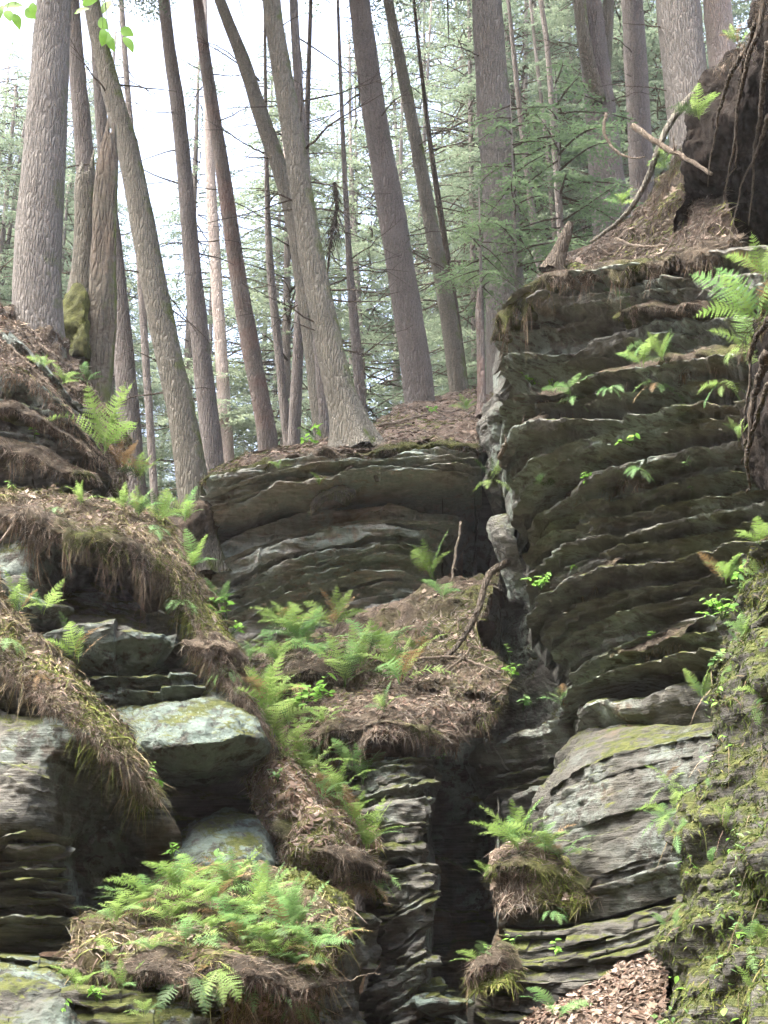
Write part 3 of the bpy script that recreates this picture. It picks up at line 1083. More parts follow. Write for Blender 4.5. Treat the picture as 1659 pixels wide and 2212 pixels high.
def crown_meshes(seed, H, R0, nb, shape='cone', mat='hemlock', dead=0.12):
    r = np.random.default_rng(seed)
    needles, stems = [], []
    for i in range(nb):
        f = (i + r.uniform(0, 1)) / nb
        if shape == 'cone':
            L = R0 * (1.05 - 0.8 * f) * r.uniform(0.55, 1.15)
        else:
            L = R0 * (0.5 + 0.6 * math.sin(math.pi * min(1, f + 0.1))) * r.uniform(0.5, 1.15)
        L = max(0.5, L)
        a = r.uniform(0, 2 * math.pi)
        (V, F), pts = bough(r, L)
        z = np.array([0, 0, H * f])
        if r.uniform() > dead:
            needles.append((rotz(V, a) + z, F))
        pp = rotz(pts, a) + z
        SV, SF = tube(pp[::2], np.linspace(0.018, 0.005, len(pp[::2])) * (0.6 + 0.3 * L), 4)
        stems.append((SV, SF))
    V, F, _ = join(needles)
    me1 = mesh_np('crown', V, F, M[mat], None, False)
    V, F, _ = join(stems)
    me2 = mesh_np('branches', V, F, M['bark_dark'], None, True)
    return me1, me2


CROWNS = [crown_meshes(21, 11, 2.3, 100), crown_meshes(22, 11, 2.0, 90), crown_meshes(23, 11, 2.7, 100), crown_meshes(24, 10, 2.4, 80, 'col', 'hemlock', 0.15)]
SAPLING = [crown_meshes(31, 2.6, 1.15, 26, 'cone', 'hemlock_light', 0.0), crown_meshes(32, 2.4, 1.3, 22, 'col', 'hemlock_light', 0.0)]


def trunk_mesh(pts, rad, seed, nseg=26, ring=0.11, flare=0.5):
    """trunk with ridged bark relief and a flared foot; pts top to bottom"""
    d = np.concatenate([[0], np.cumsum(np.linalg.norm(np.diff(pts, axis=0), axis=1))])
    n = int(max(8, d[-1] / ring))
    s = np.linspace(0, d[-1], n)
    C = catmull_u(np.concatenate([pts, rad[:, None]], 1), 40)
    dc = np.concatenate([[0], np.cumsum(np.linalg.norm(np.diff(C[:, :3], axis=0), axis=1))])
    s = np.linspace(0, dc[-1], n)
    Q = np.stack([np.interp(s, dc, C[:, k]) for k in range(4)], -1)
    p, rr = Q[:, :3], Q[:, 3]
    fl = 1 + flare * np.clip(1 - (s[-1] - s) / (rr[-1] * 3.2 + 0.15), 0, 1) ** 2.2
    t = unit(np.gradient(p, axis=0))
    a = unit(np.cross(t, np.array([0.2, 1, 0.1])))
    b = np.cross(t, a)
    th = np.linspace(0, 2 * math.pi, nseg, endpoint=False)
    ringv = np.cos(th)[None, :, None] * a[:, None, :] + np.sin(th)[None, :, None] * b[:, None, :]
    R = (rr * fl)[:, None] * np.ones(nseg)
    butt = 1 + 0.22 * (fl - 1)[:, None] / max(flare, 0.01) * np.sin(5 * th + seed)[None, :]
    q = p[:, None, :] + ringv * R[..., None]
    rel = 0.035 * fbm(q * np.array([16, 16, 2.6]), seed, 3) + 0.05 * fbm(q * np.array([3, 3, 1.2]), seed + 3, 2)
    R = R * butt * (1 + rel)
    V = (p[:, None, :] + ringv * R[..., None]).reshape(-1, 3)
    i, j = np.meshgrid(np.arange(n - 1), np.arange(nseg), indexing='ij')
    j2 = (j + 1) % nseg
    F = np.stack([i * nseg + j, (i + 1) * nseg + j, (i + 1) * nseg + j2, i * nseg + j2], -1).reshape(-1, 4)
    return V, F


def ground_z(x, y):
    """height of the terrain sheet"""
    x, y = np.asarray(x, float), np.asarray(y, float)
    face = 15.2 + 2.0 * np.exp(-((x - 1.12) / 0.42) ** 2)
    rise = 1 / (1 + np.exp(-(y - face) * 3.0))
    plateau = 6.45 + 1.1 * np.clip((x + 1.5) / 3.0, 0, 1) + 0.8 * np.clip((x - 1.5) / 2.5, 0, 1) + 0.08 * np.clip(y - 15, 0, 40) + 0.02 * np.clip(y - 55, 0, 100)
    # unseen banks behind the viewer and at both sides, raised to block low skylight
    side = 1 / (1 + np.exp(-(np.abs(x) - 8.5) * 1.5))
    far_side = 1 / (1 + np.exp(-(-6.5 - y) * 1.2))
    wall = np.maximum(rise, side)
    low = plateau * wall
    return np.maximum(low, (9.0 + 0.9 * np.clip(-7 - y, 0, 20)) * far_side) - 0.25 * (1 - wall) * (1 - far_side)


def add_branch(root, p0, d, L, rad, seed, droop=0.1, mat='bark_dark', name='branch', segs=9, wig=0.05):
    r = np.random.default_rng(seed)
    s = np.linspace(0, 1, segs)[:, None]
    d = unit(np.asarray(d, float))
    w = np.cumsum(r.normal(0, wig, (segs, 3)), axis=0) * L * 0.25
    w[0] = 0
    pts = np.asarray(p0) + d * L * s + np.array([0, 0, -droop * L]) * s * s + w
    V, F = tube(pts, np.linspace(rad, rad * 0.25, segs), 5)
    parts = [(V, F)]
    for k in range(int(L * 2.2)):
        i = int(r.integers(2, segs - 1))
        e = unit(d * 0.6 + r.normal(0, 0.6, 3))
        q = pts[i] + e * np.linspace(0, 0.18 + 0.25 * r.uniform(), 4)[:, None] + np.array([0, 0, -0.04]) * np.linspace(0, 1, 4)[:, None] ** 2
        parts.append(tube(q, np.linspace(rad * 0.4, rad * 0.12, 4), 4))
    V, F, _ = join(parts)
    return obj(name, V, F, M[mat], root)


def tree(label, trace, Y, mat, seed, name='hemlock_tree', crown=None, crown_z=None, crown_scale=1.0, nbr=4, group='trees standing on the cliff top', up=7.0,
         cat='tree', foot=None, flare=0.45, br_len=(0.4, 1.3)):
    """trace: [(px, py, width) ...] from top to foot, in survey units"""
    r = np.random.default_rng(seed)
    tr = np.array(trace, float)
    pts = at(tr[:, 0], tr[:, 1], Y)
    rad = tr[:, 2] * mpp(Y) * 0.5
    # the stem goes on above and down to the soil
    d = unit(pts[0] - pts[1])
    if up:
        n_up = 3
        ext = [pts[0] + d * up * (k / n_up) + np.array([0, 0, 0.2 * k * k]) for k in range(n_up, 0, -1)]
        er = [max(0.02, rad[0] * (1 - 0.22 * k)) for k in range(n_up, 0, -1)]
        pts = np.vstack([ext, pts])
        rad = np.concatenate([er, rad])
    gz = float(ground_z(pts[-1][0], pts[-1][1])) - 0.25 if foot is None else foot
    if pts[-1][2] - gz > 0.25:
        dn = unit(pts[-1] - pts[-2])
        q = pts[-1] + dn * (pts[-1][2] - gz) / max(0.3, -dn[2])
        pts = np.vstack([pts, q])
        rad = np.concatenate([rad, [rad[-1] * 1.04]])
    root = thing(name, label, cat, pts[-1], group)
    V, F = trunk_mesh(pts, rad, seed, flare=flare)
    obj('trunk', V, F, M[mat], root)
    # dead side branches
    vis = tr[:, 1].min(), tr[:, 1].max()
    for k in range(nbr):
        f = r.uniform(0.05, 0.8)
        py = vis[0] + (vis[1] - vis[0]) * f
        px = np.interp(py, tr[:, 1], tr[:, 0])
        p = at(px, py, Y)
        a = r.choice([-1, 1]) * r.uniform(0.4, 1.3)
        dd = np.array([math.sin(a) * r.choice([1, 1]), -math.cos(a) * r.uniform(-0.8, 0.8), r.uniform(-0.35, 0.35)])
        add_branch(root, p, dd, r.uniform(*br_len), r.uniform(0.008, 0.016), seed * 50 + k, r.uniform(-0.1, 0.35))
    if crown is not None:
        cz = crown_z if crown_z is not None else pts[0][2] - 1.0
        # crown sits round the stem at height cz
        i = np.argmin(np.abs(pts[:, 2] - cz))
        for me, nm in zip(crown, ('crown', 'branches')):
            o = bpy.data.objects.new(nm, me)
            link(o, root)
            o.location = Vector([float(pts[i][0] - pts[-1][0]), float(pts[i][1] - pts[-1][1]), float(cz - pts[-1][2])])
            o.rotation_euler = (0, 0, r.uniform(0, 6.28))
            o['kind'] = 'stuff'
            o.scale = (crown_scale, crown_scale, crown_scale)
    return root


def leaf_bits(patches, label, n, seed=3, size=(0.012, 0.035), region=None, name='leaf_litter'):
    """small broken leaf pieces lying loose, too many to count"""
    r = np.random.default_rng(seed)
    pal = np.array([[0.165, 0.125, 0.098], [0.145, 0.105, 0.08], [0.22, 0.178, 0.148], [0.115, 0.083, 0.06], [0.10, 0.065, 0.047]])
    parts = []
    for pi, pt in enumerate(patches):
        p, nn = pt.sample(n, seed + pi, region)
        k = len(p)
        t = r.normal(0, 1, (k, 3))
        nn = unit(nn + r.normal(0, 0.35, (k, 3)))
        t = unit(t - nn * (t * nn).sum(-1, keepdims=True))
        b = np.cross(nn, t)
        s = r.uniform(size[0], size[1], (k, 1))
        p = p + nn * 0.012
        w = s * r.uniform(0.3, 0.6, (k, 1))
        cu = nn * s * r.uniform(-0.25, 0.4, (k, 1))
        V = np.stack([p - t * s, p - t * s * 0.3 + b * w + cu, p + t * s * 0.5 + b * w * 0.7 + cu, p + t * s, p + t * s * 0.4 - b * w * 0.8 + cu, p - t * s * 0.4 - b * w + cu], 1)
        i = (np.arange(k) * 6)[:, None]
        F = np.concatenate([i + np.array([[0, 1, 2, 3]]), i + np.array([[0, 3, 4, 5]])])
        parts.append((V.reshape(-1, 3), [F], np.repeat(pick(pal, k, r), 6, axis=0)))
    V, F, C = join(parts)
    o = obj(name, V, F, M['needle'], None, C, False)
    return tag(o, label, 'litter', None, 'stuff')
# ================================================================== THE PLACE
# ------------------------------------------------------------------ terrain
gx = np.concatenate([np.linspace(-150, -16, 26), np.linspace(-14, 14, 71), np.linspace(16, 150, 26)])
gy = np.concatenate([np.linspace(-60, -14, 14), np.linspace(-12, 26, 96), np.linspace(28, 200, 30)])
GX, GY = np.meshgrid(gx, gy, indexing='ij')
GZ = ground_z(GX, GY) + 0.15 * fbm(np.stack([GX * 0.5, GY * 0.5, GX * 0], -1), 3, 4)
TV_ = np.stack([GX, GY, GZ], -1).reshape(-1, 3)
tcol = np.array([0.12, 0.085, 0.06]) * (1 + 0.3 * fbm(TV_ * 0.8, 5, 3))[:, None]
t = obj('terrain', TV_, grid_faces(len(gx), len(gy)), M['soil'], None, tcol)
tag(t, 'brown needle-covered forest ground and gorge floor', 'ground', None, 'structure')

# ------------------------------------------------------------------ RIGHT CLIFF (layered, sweeping up towards the viewer)
right = thing('layered_cliff', 'tall dark cliff of thin wavy rock layers rising to the right', 'cliff', at(1300, 1560, 10.5))
E = [
    [(1068, 700, 12.6), (1082, 672, 12.3), (1125, 638, 12.0), (1180, 600, 11.7), (1290, 588, 11.2), (1390, 570, 10.6), (1500, 545, 10.1), (1620, 520, 9.7)],
    [(1062, 740, 12.6), (1085, 715, 12.3), (1135, 690, 12.1), (1220, 680, 11.8), (1300, 672, 11.4), (1390, 655, 10.9), (1500, 645, 10.3), (1640, 640, 9.6)],
    [(1066, 800, 12.6), (1090, 775, 12.3), (1140, 770, 12.0), (1230, 755, 11.6), (1310, 725, 11.2), (1400, 700, 10.7), (1500, 690, 10.2), (1640, 690, 9.5)],
    [(1075, 850, 12.6), (1100, 835, 12.3), (1150, 830, 12.0), (1230, 820, 11.6), (1310, 800, 11.2), (1420, 780, 10.5), (1530, 765, 10.0), (1640, 760, 9.4)],
]
def shift(row, d):
    return [(a, b, c + d) for a, b, c in row]


strata(right, M['cliff_layered'], [shift(E[0], -0.15), shift(E[1], -0.1)], [3], seed=3, proud=0.12, undercut=1.1, endr=0.45, lip=0.12, blk=0.02, wav=0.15)
RL1 = strata(right, M['cliff_layered'], [shift(E[1], 0.45), shift(E[2], 0.15), shift(E[3], 0.35)], [2, 2], seed=5, proud=0.12, undercut=1.4, endr=0.5, lip=0.22, blk=0.02, wav=0.12, thin=0.6)
E2 = [
    [(1078, 890, 12.5), (1110, 875, 12.2), (1160, 870, 11.9), (1250, 848, 11.5), (1330, 815, 11.0), (1430, 790, 10.3), (1530, 775, 9.8), (1640, 770, 9.2)],
    [(1082, 985, 12.5), (1105, 945, 12.2), (1145, 912, 11.9), (1220, 905, 11.5), (1330, 900, 10.9), (1430, 880, 10.3), (1530, 870, 9.8), (1640, 865, 9.2)],
    [(1108, 1140, 12.4), (1135, 1085, 12.0), (1180, 1042, 11.6), (1230, 1005, 11.3), (1290, 978, 10.9), (1360, 960, 10.5), (1450, 942, 10.0), (1560, 930, 9.5), (1640, 925, 9.1)],
    [(1138, 1165, 12.2), (1170, 1120, 11.8), (1210, 1078, 11.5), (1280, 1038, 11.0), (1355, 1006, 10.5), (1430, 984, 10.1), (1530, 966, 9.6), (1640, 950, 9.1)],
    [(1150, 1228, 12.1), (1175, 1180, 11.7), (1230, 1145, 11.4), (1305, 1122, 10.9), (1390, 1105, 10.4), (1480, 1080, 9.9), (1560, 1065, 9.5), (1640, 1055, 9.1)],
    [(1140, 1345, 12.1), (1175, 1300, 11.7), (1230, 1260, 11.3), (1285, 1232, 10.9), (1355, 1220, 10.5), (1440, 1215, 10.0), (1530, 1190, 9.6), (1640, 1160, 9.0)],
    [(1192, 1420, 11.9), (1225, 1385, 11.5), (1270, 1352, 11.1), (1330, 1328, 10.7), (1400, 1306, 10.2), (1470, 1290, 9.9), (1545, 1268, 9.5), (1620, 1250, 9.1)],
    [(1215, 1462, 11.7), (1250, 1425, 11.3), (1310, 1400, 10.8), (1370, 1375, 10.4), (1440, 1350, 10.0), (1530, 1320, 9.5), (1600, 1305, 9.1)],
    [(1238, 1500, 11.5), (1275, 1462, 11.1), (1330, 1430, 10.7), (1390, 1402, 10.3), (1460, 1382, 9.9), (1530, 1368, 9.5), (1590, 1360, 9.1)],
    [(1205, 1565, 11.3), (1240, 1530, 10.9), (1300, 1495, 10.6), (1365, 1468, 10.3), (1440, 1455, 9.9), (1530, 1450, 9.4), (1590, 1445, 9.0)],
]
E2 = [[(a, b, c - 0.22 * math.exp(-((a - 1290) / 120) ** 2 - ((b - 1230) / 190) ** 2)) for a, b, c in row] for row in E2]   # the face bulges
strata(right, M['cliff_layered'], [shift(E2[0], -0.25), [(a, b * 0.72 + c_ * 0.28, d - 0.1) for (a, b, d), (_, c_, _) in zip(E2[0], E2[1])]], [1], seed=8, proud=0.10, lip=0.16, blk=0.015, wav=0.1)


def between(g0, g1, f, d=0.0, n=14):
    """line a fraction f of the way from one traced lip to the next, set back by d"""
    A0, A1 = lines_px(g0, n), lines_px(g1, n)
    q = A0 * (1 - f) + A1 * f
    return [(a_, b_, c_ + d) for a_, b_, c_ in q]


rows_ = [E2[0]]
for g0, g1 in zip(E2[:-1], E2[1:]):
    gap = np.mean(lines_px(g1, 14)[:, 1] - lines_px(g0, 14)[:, 1])
    nmid = 2 if gap > 115 else (1 if gap > 58 else 0)
    for m_ in range(nmid):
        rows_.append(between(g0, g1, (m_ + 1) / (nmid + 1) + 0.06 * (-1) ** m_))
    rows_.append(g1)
rl = np.random.default_rng(19)
for i_, (g0, g1) in enumerate(zip(rows_[:-1], rows_[1:])):
    out_ = rl.uniform(0.12, 0.34) - 0.012 * i_ + 0.05
    f_ = rl.uniform(0.26, 0.42)
    strata(right, M['cliff_layered'], [between(g0, g1, 0, -out_), between(g0, g1, f_, -out_ * 0.6)], [1], seed=900 + i_, proud=0.09, undercut=0.5, endr=0.12, wav=0.22,
           lip=0.10, hmax=0.4, blk=0.02, fine=0.03, thin=0.75, lipmin=0.6)
    strata(right, M['cliff_layered'], [between(g0, g1, f_ - 0.06, 0.20), between(g0, g1, 1.03, 0.22)], [int(rl.integers(1, 4))], seed=950 + i_, proud=0.06, undercut=0.5, endr=0.12, wav=0.15,
           lip=0.05, hmax=0.4, blk=0.015, fine=0.024, thin=0.6)
# the thick lowest bed with its pale rounded lip
E3 = [
    [(1198, 1600, 11.2), (1225, 1548, 10.8), (1275, 1525, 10.5), (1325, 1508, 10.3), (1400, 1478, 10.0), (1500, 1462, 9.6), (1580, 1455, 9.1)],
    [(1205, 1665, 11.3), (1240, 1625, 10.9), (1290, 1590, 10.6), (1340, 1580, 10.3), (1410, 1575, 10.0), (1500, 1568, 9.6), (1580, 1560, 9.1)],
]
strata(right, M['cliff_layered'], E3, [1], seed=14, proud=0.05, undercut=0.9, hmax=0.45, fine=0.03)
# rounded buttress in the cleft
cl = Patch([[(1040, 880, 13.6), (1055, 850, 13.3), (1075, 850, 13.2), (1100, 880, 13.4)],
            [(1034, 940, 13.6), (1050, 930, 13.2), (1078, 930, 13.1), (1110, 950, 13.3)],
            [(1042, 1020, 13.8), (1056, 1010, 13.5), (1080, 1010, 13.4), (1115, 1030, 13.4)],
            [(1060, 1110, 14.6), (1075, 1110, 14.3), (1105, 1110, 14.0), (1140, 1120, 13.6)],
            [(1060, 1200, 14.9), (1085, 1210, 14.6), (1120, 1220, 14.2), (1160, 1230, 13.6)],
            [(1060, 1350, 14.9), (1100, 1360, 14.5), (1145, 1370, 14.0), (1200, 1400, 13.2)],
            [(1060, 1480, 14.6), (1110, 1480, 14.2), (1160, 1490, 13.7), (1230, 1510, 13.0)],
            [(1060, 1640, 14.4), (1110, 1640, 14.0), (1170, 1640, 13.5), (1240, 1640, 12.8)]], back=1.5)
cl.terraces(0.06, 6, 5, (0.0, 0.0)).rough(0.06, 3, 8).rough(0.015, 14, 9, 3)
cl.obj('rock_face', M['cliff_layered'], right)
kn = Patch([[(1056, 1140, 12.9), (1068, 1120, 12.8), (1090, 1112, 12.8), (1112, 1122, 12.8)], [(1056, 1150, 12.6), (1070, 1138, 12.4), (1092, 1134, 12.3), (1114, 1142, 12.4)],
            [(1062, 1180, 12.6), (1076, 1176, 12.4), (1096, 1176, 12.3), (1118, 1180, 12.3)], [(1078, 1230, 12.9), (1090, 1230, 12.7), (1106, 1230, 12.6), (1126, 1232, 12.5)],
            [(1096, 1300, 13.2), (1108, 1300, 13.0), (1122, 1300, 12.9), (1140, 1300, 12.8)]], back=0.6, step=2.5)
kn.rough(0.05, 3, 8).rough(0.015, 14, 9, 3)
kn.obj('rock_knob', M['cliff_layered'], right)
strata(right, M['cliff_layered'], [[(1004, 1632, 12.4), (1030, 1606, 12.1), (1056, 1592, 12.0), (1113, 1576, 11.8), (1182, 1556, 11.5), (1215, 1545, 11.3)],
                                   [(1050, 1725, 12.3), (1080, 1710, 12.1), (1133, 1694, 11.9), (1195, 1672, 11.6), (1225, 1660, 11.4)],
                                   [(1050, 1770, 12.2), (1076, 1751, 12.0), (1113, 1730, 11.8), (1176, 1710, 11.5), (1210, 1700, 11.3)],
                                   [(1060, 1900, 12.0), (1080, 1890, 11.8), (1113, 1870, 11.6), (1176, 1850, 11.4), (1210, 1840, 11.2)]], [2, 1, 2], seed=17, proud=0.08, undercut=0.9, lip=0.12)

# ------------------------------------------------------------------ lower right grey rock
smooth_rock = thing('grey_slab', 'broad grey lichen-mottled rock slab below the layered cliff, above the dark crack', 'rock', at(1330, 1960, 9.2))
fp = Patch([[(1212, 1650, 10.9), (1255, 1600, 10.7), (1310, 1572, 10.5), (1400, 1560, 10.2), (1480, 1552, 9.8), (1560, 1545, 9.4)],
            [(1165, 1715, 10.3), (1220, 1690, 9.9), (1300, 1650, 9.5), (1400, 1640, 9.2), (1480, 1640, 8.9), (1560, 1640, 8.5)],
            [(1150, 1770, 10.2), (1215, 1765, 9.8), (1300, 1750, 9.4), (1400, 1740, 9.1), (1480, 1740, 8.8), (1560, 1740, 8.4)],
            [(1130, 1830, 10.0), (1210, 1845, 9.6), (1300, 1845, 9.2), (1400, 1840, 9.0), (1480, 1835, 8.7), (1560, 1830, 8.3)],
            [(1090, 1900, 9.7), (1190, 1920, 9.3), (1300, 1925, 9.1), (1400, 1910, 8.9), (1480, 1895, 8.6), (1560, 1880, 8.3)],
            [(1078, 1985, 9.6), (1150, 1985, 9.3), (1260, 1985, 9.2), (1360, 1960, 9.0), (1460, 1935, 8.8), (1560, 1915, 8.5)],
            [(1078, 2020, 9.8), (1150, 2015, 9.7), (1260, 2000, 9.6), (1360, 1978, 9.4), (1460, 1955, 9.2), (1560, 1930, 8.9)]], back=1.4)
fp.P = fp.P + unit(fp.P - CAM) * 0.30
fp.terraces(0.05, 6.5, 15, (-0.42, 0.0), 0.1, 0.35).rough(0.05, 2.2, 18).rough(0.012, 15, 19, 3)
fp.obj('rock_face', M['cliff_smooth'], smooth_rock)
FS = [[(1212, 1648, 10.6), (1255, 1600, 10.3), (1310, 1576, 10.1), (1400, 1568, 9.8), (1480, 1562, 9.4), (1560, 1556, 9.0)],
      [(1165, 1722, 10.2), (1225, 1675, 9.8), (1310, 1628, 9.45), (1400, 1606, 9.2), (1480, 1590, 8.95), (1560, 1580, 8.6)],
      [(1150, 1785, 10.1), (1215, 1760, 9.7), (1300, 1722, 9.35), (1400, 1690, 9.05), (1480, 1672, 8.8), (1560, 1655, 8.4)],
      [(1125, 1860, 9.9), (1205, 1848, 9.55), (1300, 1822, 9.2), (1400, 1790, 8.95), (1480, 1765, 8.7), (1560, 1740, 8.3)],
      [(1090, 1930, 9.7), (1190, 1925, 9.35), (1300, 1908, 9.1), (1400, 1880, 8.9), (1480, 1855, 8.65), (1560, 1830, 8.3)],
      [(1078, 1995, 9.65), (1150, 1992, 9.4), (1260, 1982, 9.25), (1360, 1958, 9.05), (1460, 1930, 8.85), (1560, 1905, 8.5)]]
strata(smooth_rock, M['cliff_smooth'], FS, [2, 3, 3, 3, 2], seed=33, proud=0.014, undercut=0.08, wav=0.12, lip=0.014, blk=0.005, endr=0.12, hmax=0.3, fine=0.013, jitter=0.7)
low_rock = thing('banded_rock', 'low brown-green banded rock under the dark crack in the grey slab', 'rock', at(1230, 2250, 8.8))
lr = [
    [(1072, 2020, 9.7), (1085, 2010, 9.3), (1170, 2010, 9.1), (1290, 1990, 9.0), (1360, 1975, 8.9), (1440, 1950, 8.7), (1560, 1925, 8.4)],
    [(1040, 2075, 9.5), (1070, 2070, 9.1), (1180, 2068, 8.9), (1290, 2050, 8.8), (1360, 2035, 8.7), (1440, 2015, 8.5), (1560, 1990, 8.2)],
    [(1010, 2110, 9.3), (1050, 2112, 8.9), (1180, 2120, 8.7), (1290, 2110, 8.6), (1360, 2095, 8.5), (1440, 2080, 8.3), (1560, 2060, 8.0)],
    [(1010, 2230, 9.2), (1050, 2240, 8.8), (1180, 2250, 8.6), (1290, 2240, 8.5), (1360, 2230, 8.4), (1440, 2220, 8.2), (1560, 2210, 8.0)],
]
strata(low_rock, M['cliff_smooth'], lr, [3, 3, 5], seed=31, proud=0.025, undercut=0.22, lip=0.03, wav=0.15, fine=0.025, hmax=0.3)

# ------------------------------------------------------------------ right foreground mossy wall
moss_wall = thing('mossy_rock_wall', 'steep moss-covered rock wall with small ferns at the right edge of the gorge', 'rock', at(1570, 2250, 6.0))
gp = Patch([[(1600, 1215, 7.6), (1625, 1195, 7.2), (1660, 1180, 6.9), (1720, 1150, 6.6), (1800, 1120, 6.3)],
            [(1545, 1310, 7.6), (1590, 1300, 7.1), (1640, 1290, 6.8), (1710, 1270, 6.5), (1800, 1250, 6.2)],
            [(1525, 1440, 7.5), (1565, 1440, 7.0), (1625, 1440, 6.6), (1700, 1430, 6.3), (1800, 1420, 6.0)],
            [(1510, 1580, 7.4), (1550, 1580, 6.9), (1610, 1580, 6.5), (1700, 1580, 6.2), (1800, 1580, 5.9)],
            [(1480, 1730, 7.2), (1525, 1740, 6.8), (1590, 1745, 6.4), (1690, 1750, 6.1), (1800, 1750, 5.8)],
            [(1448, 1880, 7.1), (1500, 1890, 6.6), (1580, 1900, 6.3), (1690, 1900, 6.0), (1800, 1900, 5.7)],
            [(1432, 2020, 7.0), (1490, 2030, 6.5), (1570, 2040, 6.2), (1690, 2040, 5.9), (1800, 2040, 5.6)],
            [(1425, 2140, 6.9), (1480, 2150, 6.4), (1570, 2160, 6.1), (1690, 2160, 5.8), (1800, 2160, 5.5)],
            [(1400, 2290, 6.8), (1470, 2290, 6.3), (1570, 2300, 6.0), (1690, 2300, 5.7), (1800, 2300, 5.4)]], step=2.6, back=1.6)
gp.rough(0.10, 2.0, 41, 4, (1, 1, 1.2))
gp.terraces(0.095, 6, 44, (-0.85, 0.0), 0.25, 0.6).rough(0.02, 7, 46, 3, (1, 1, 2))
gp.obj('rock_face', M['cliff_mossy'], moss_wall)

# ------------------------------------------------------------------ upper right overhanging root bank
bank = thing('earth_bank', 'dark overhanging bank of earth and roots in the upper right corner', 'bank', at(1600, 520, 9.9))
bp = Patch([[(1640, -80, 9.9), (1660, -80, 9.5), (1700, -80, 9.1), (1780, -80, 8.8)],
            [(1608, 60, 10.1), (1625, 50, 9.6), (1680, 40, 9.2), (1780, 40, 8.8)],
            [(1560, 150, 10.3), (1590, 140, 9.8), (1660, 130, 9.3), (1780, 130, 8.9)],
            [(1512, 240, 10.5), (1565, 240, 10.0), (1640, 250, 9.9), (1780, 250, 9.6)],
            [(1492, 330, 10.6), (1555, 340, 10.3), (1640, 350, 10.4), (1780, 350, 10.2)],
            [(1472, 420, 10.8), (1550, 430, 10.9), (1640, 430, 11.1), (1780, 430, 11.1)],
            [(1462, 500, 10.9), (1550, 520, 11.1), (1640, 560, 11.3), (1780, 580, 11.3)]], back=1.5)
bp.rough(0.13, 2.6, 51).rough(0.05, 8, 52, 4, (1, 1, 0.5))
bv, bf = bp.mesh()
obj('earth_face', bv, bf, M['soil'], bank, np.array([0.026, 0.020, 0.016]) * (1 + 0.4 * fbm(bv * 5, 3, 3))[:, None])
slope = Patch([[(1180, 580, 12.4), (1270, 540, 12.4), (1360, 470, 12.2), (1430, 380, 11.9), (1500, 300, 11.6), (1560, 210, 11.2)],
               [(1180, 590, 12.0), (1280, 560, 11.9), (1370, 500, 11.7), (1440, 430, 11.4), (1500, 360, 11.2), (1560, 300, 10.9)],
               [(1180, 600, 11.75), (1290, 580, 11.4), (1380, 540, 11.2), (1450, 490, 11.0), (1510, 440, 10.8), (1570, 400, 10.6)],
               [(1180, 606, 11.6), (1290, 592, 11.1), (1390, 572, 10.5), (1470, 552, 10.2), (1540, 530, 10.0), (1590, 518, 9.9)]], back=1.2)
slope.rough(0.10, 2.5, 61).rough(0.03, 9, 62, 4)
sv, sf = slope.mesh()
o = obj('needle_bank', sv, sf, M['soil'], None, np.array([0.078, 0.061, 0.049]) * (1 + 0.35 * fbm(sv * 5, 8, 4))[:, None])
tag(o, 'sloping brown bank of needles and leaves above the layered cliff', 'bank', None, 'structure')
fgr = thing('root_overhang', 'black root-hung overhang at the right frame edge beside the big fern', 'bank', at(1660, 1080, 7.6))
rp = Patch([[(1655, 640, 7.6), (1690, 620, 7.3), (1760, 600, 7.0)], [(1618, 760, 7.9), (1660, 750, 7.4), (1760, 740, 7.0)],
            [(1612, 860, 7.8), (1650, 860, 7.3), (1760, 860, 6.9)], [(1610, 960, 7.9), (1645, 960, 7.4), (1760, 960, 7.0)],
            [(1640, 1060, 7.8), (1660, 1060, 7.6), (1760, 1050, 7.3)]], back=0.9)
rp.rough(0.09, 3, 71).rough(0.03, 10, 72, 4, (1, 1, 0.4))
rv, rf = rp.mesh()
obj('earth_face', rv, rf, M['soil'], fgr, np.array([0.028, 0.022, 0.017]) * (1 + 0.4 * fbm(rv * 5, 13, 3))[:, None])

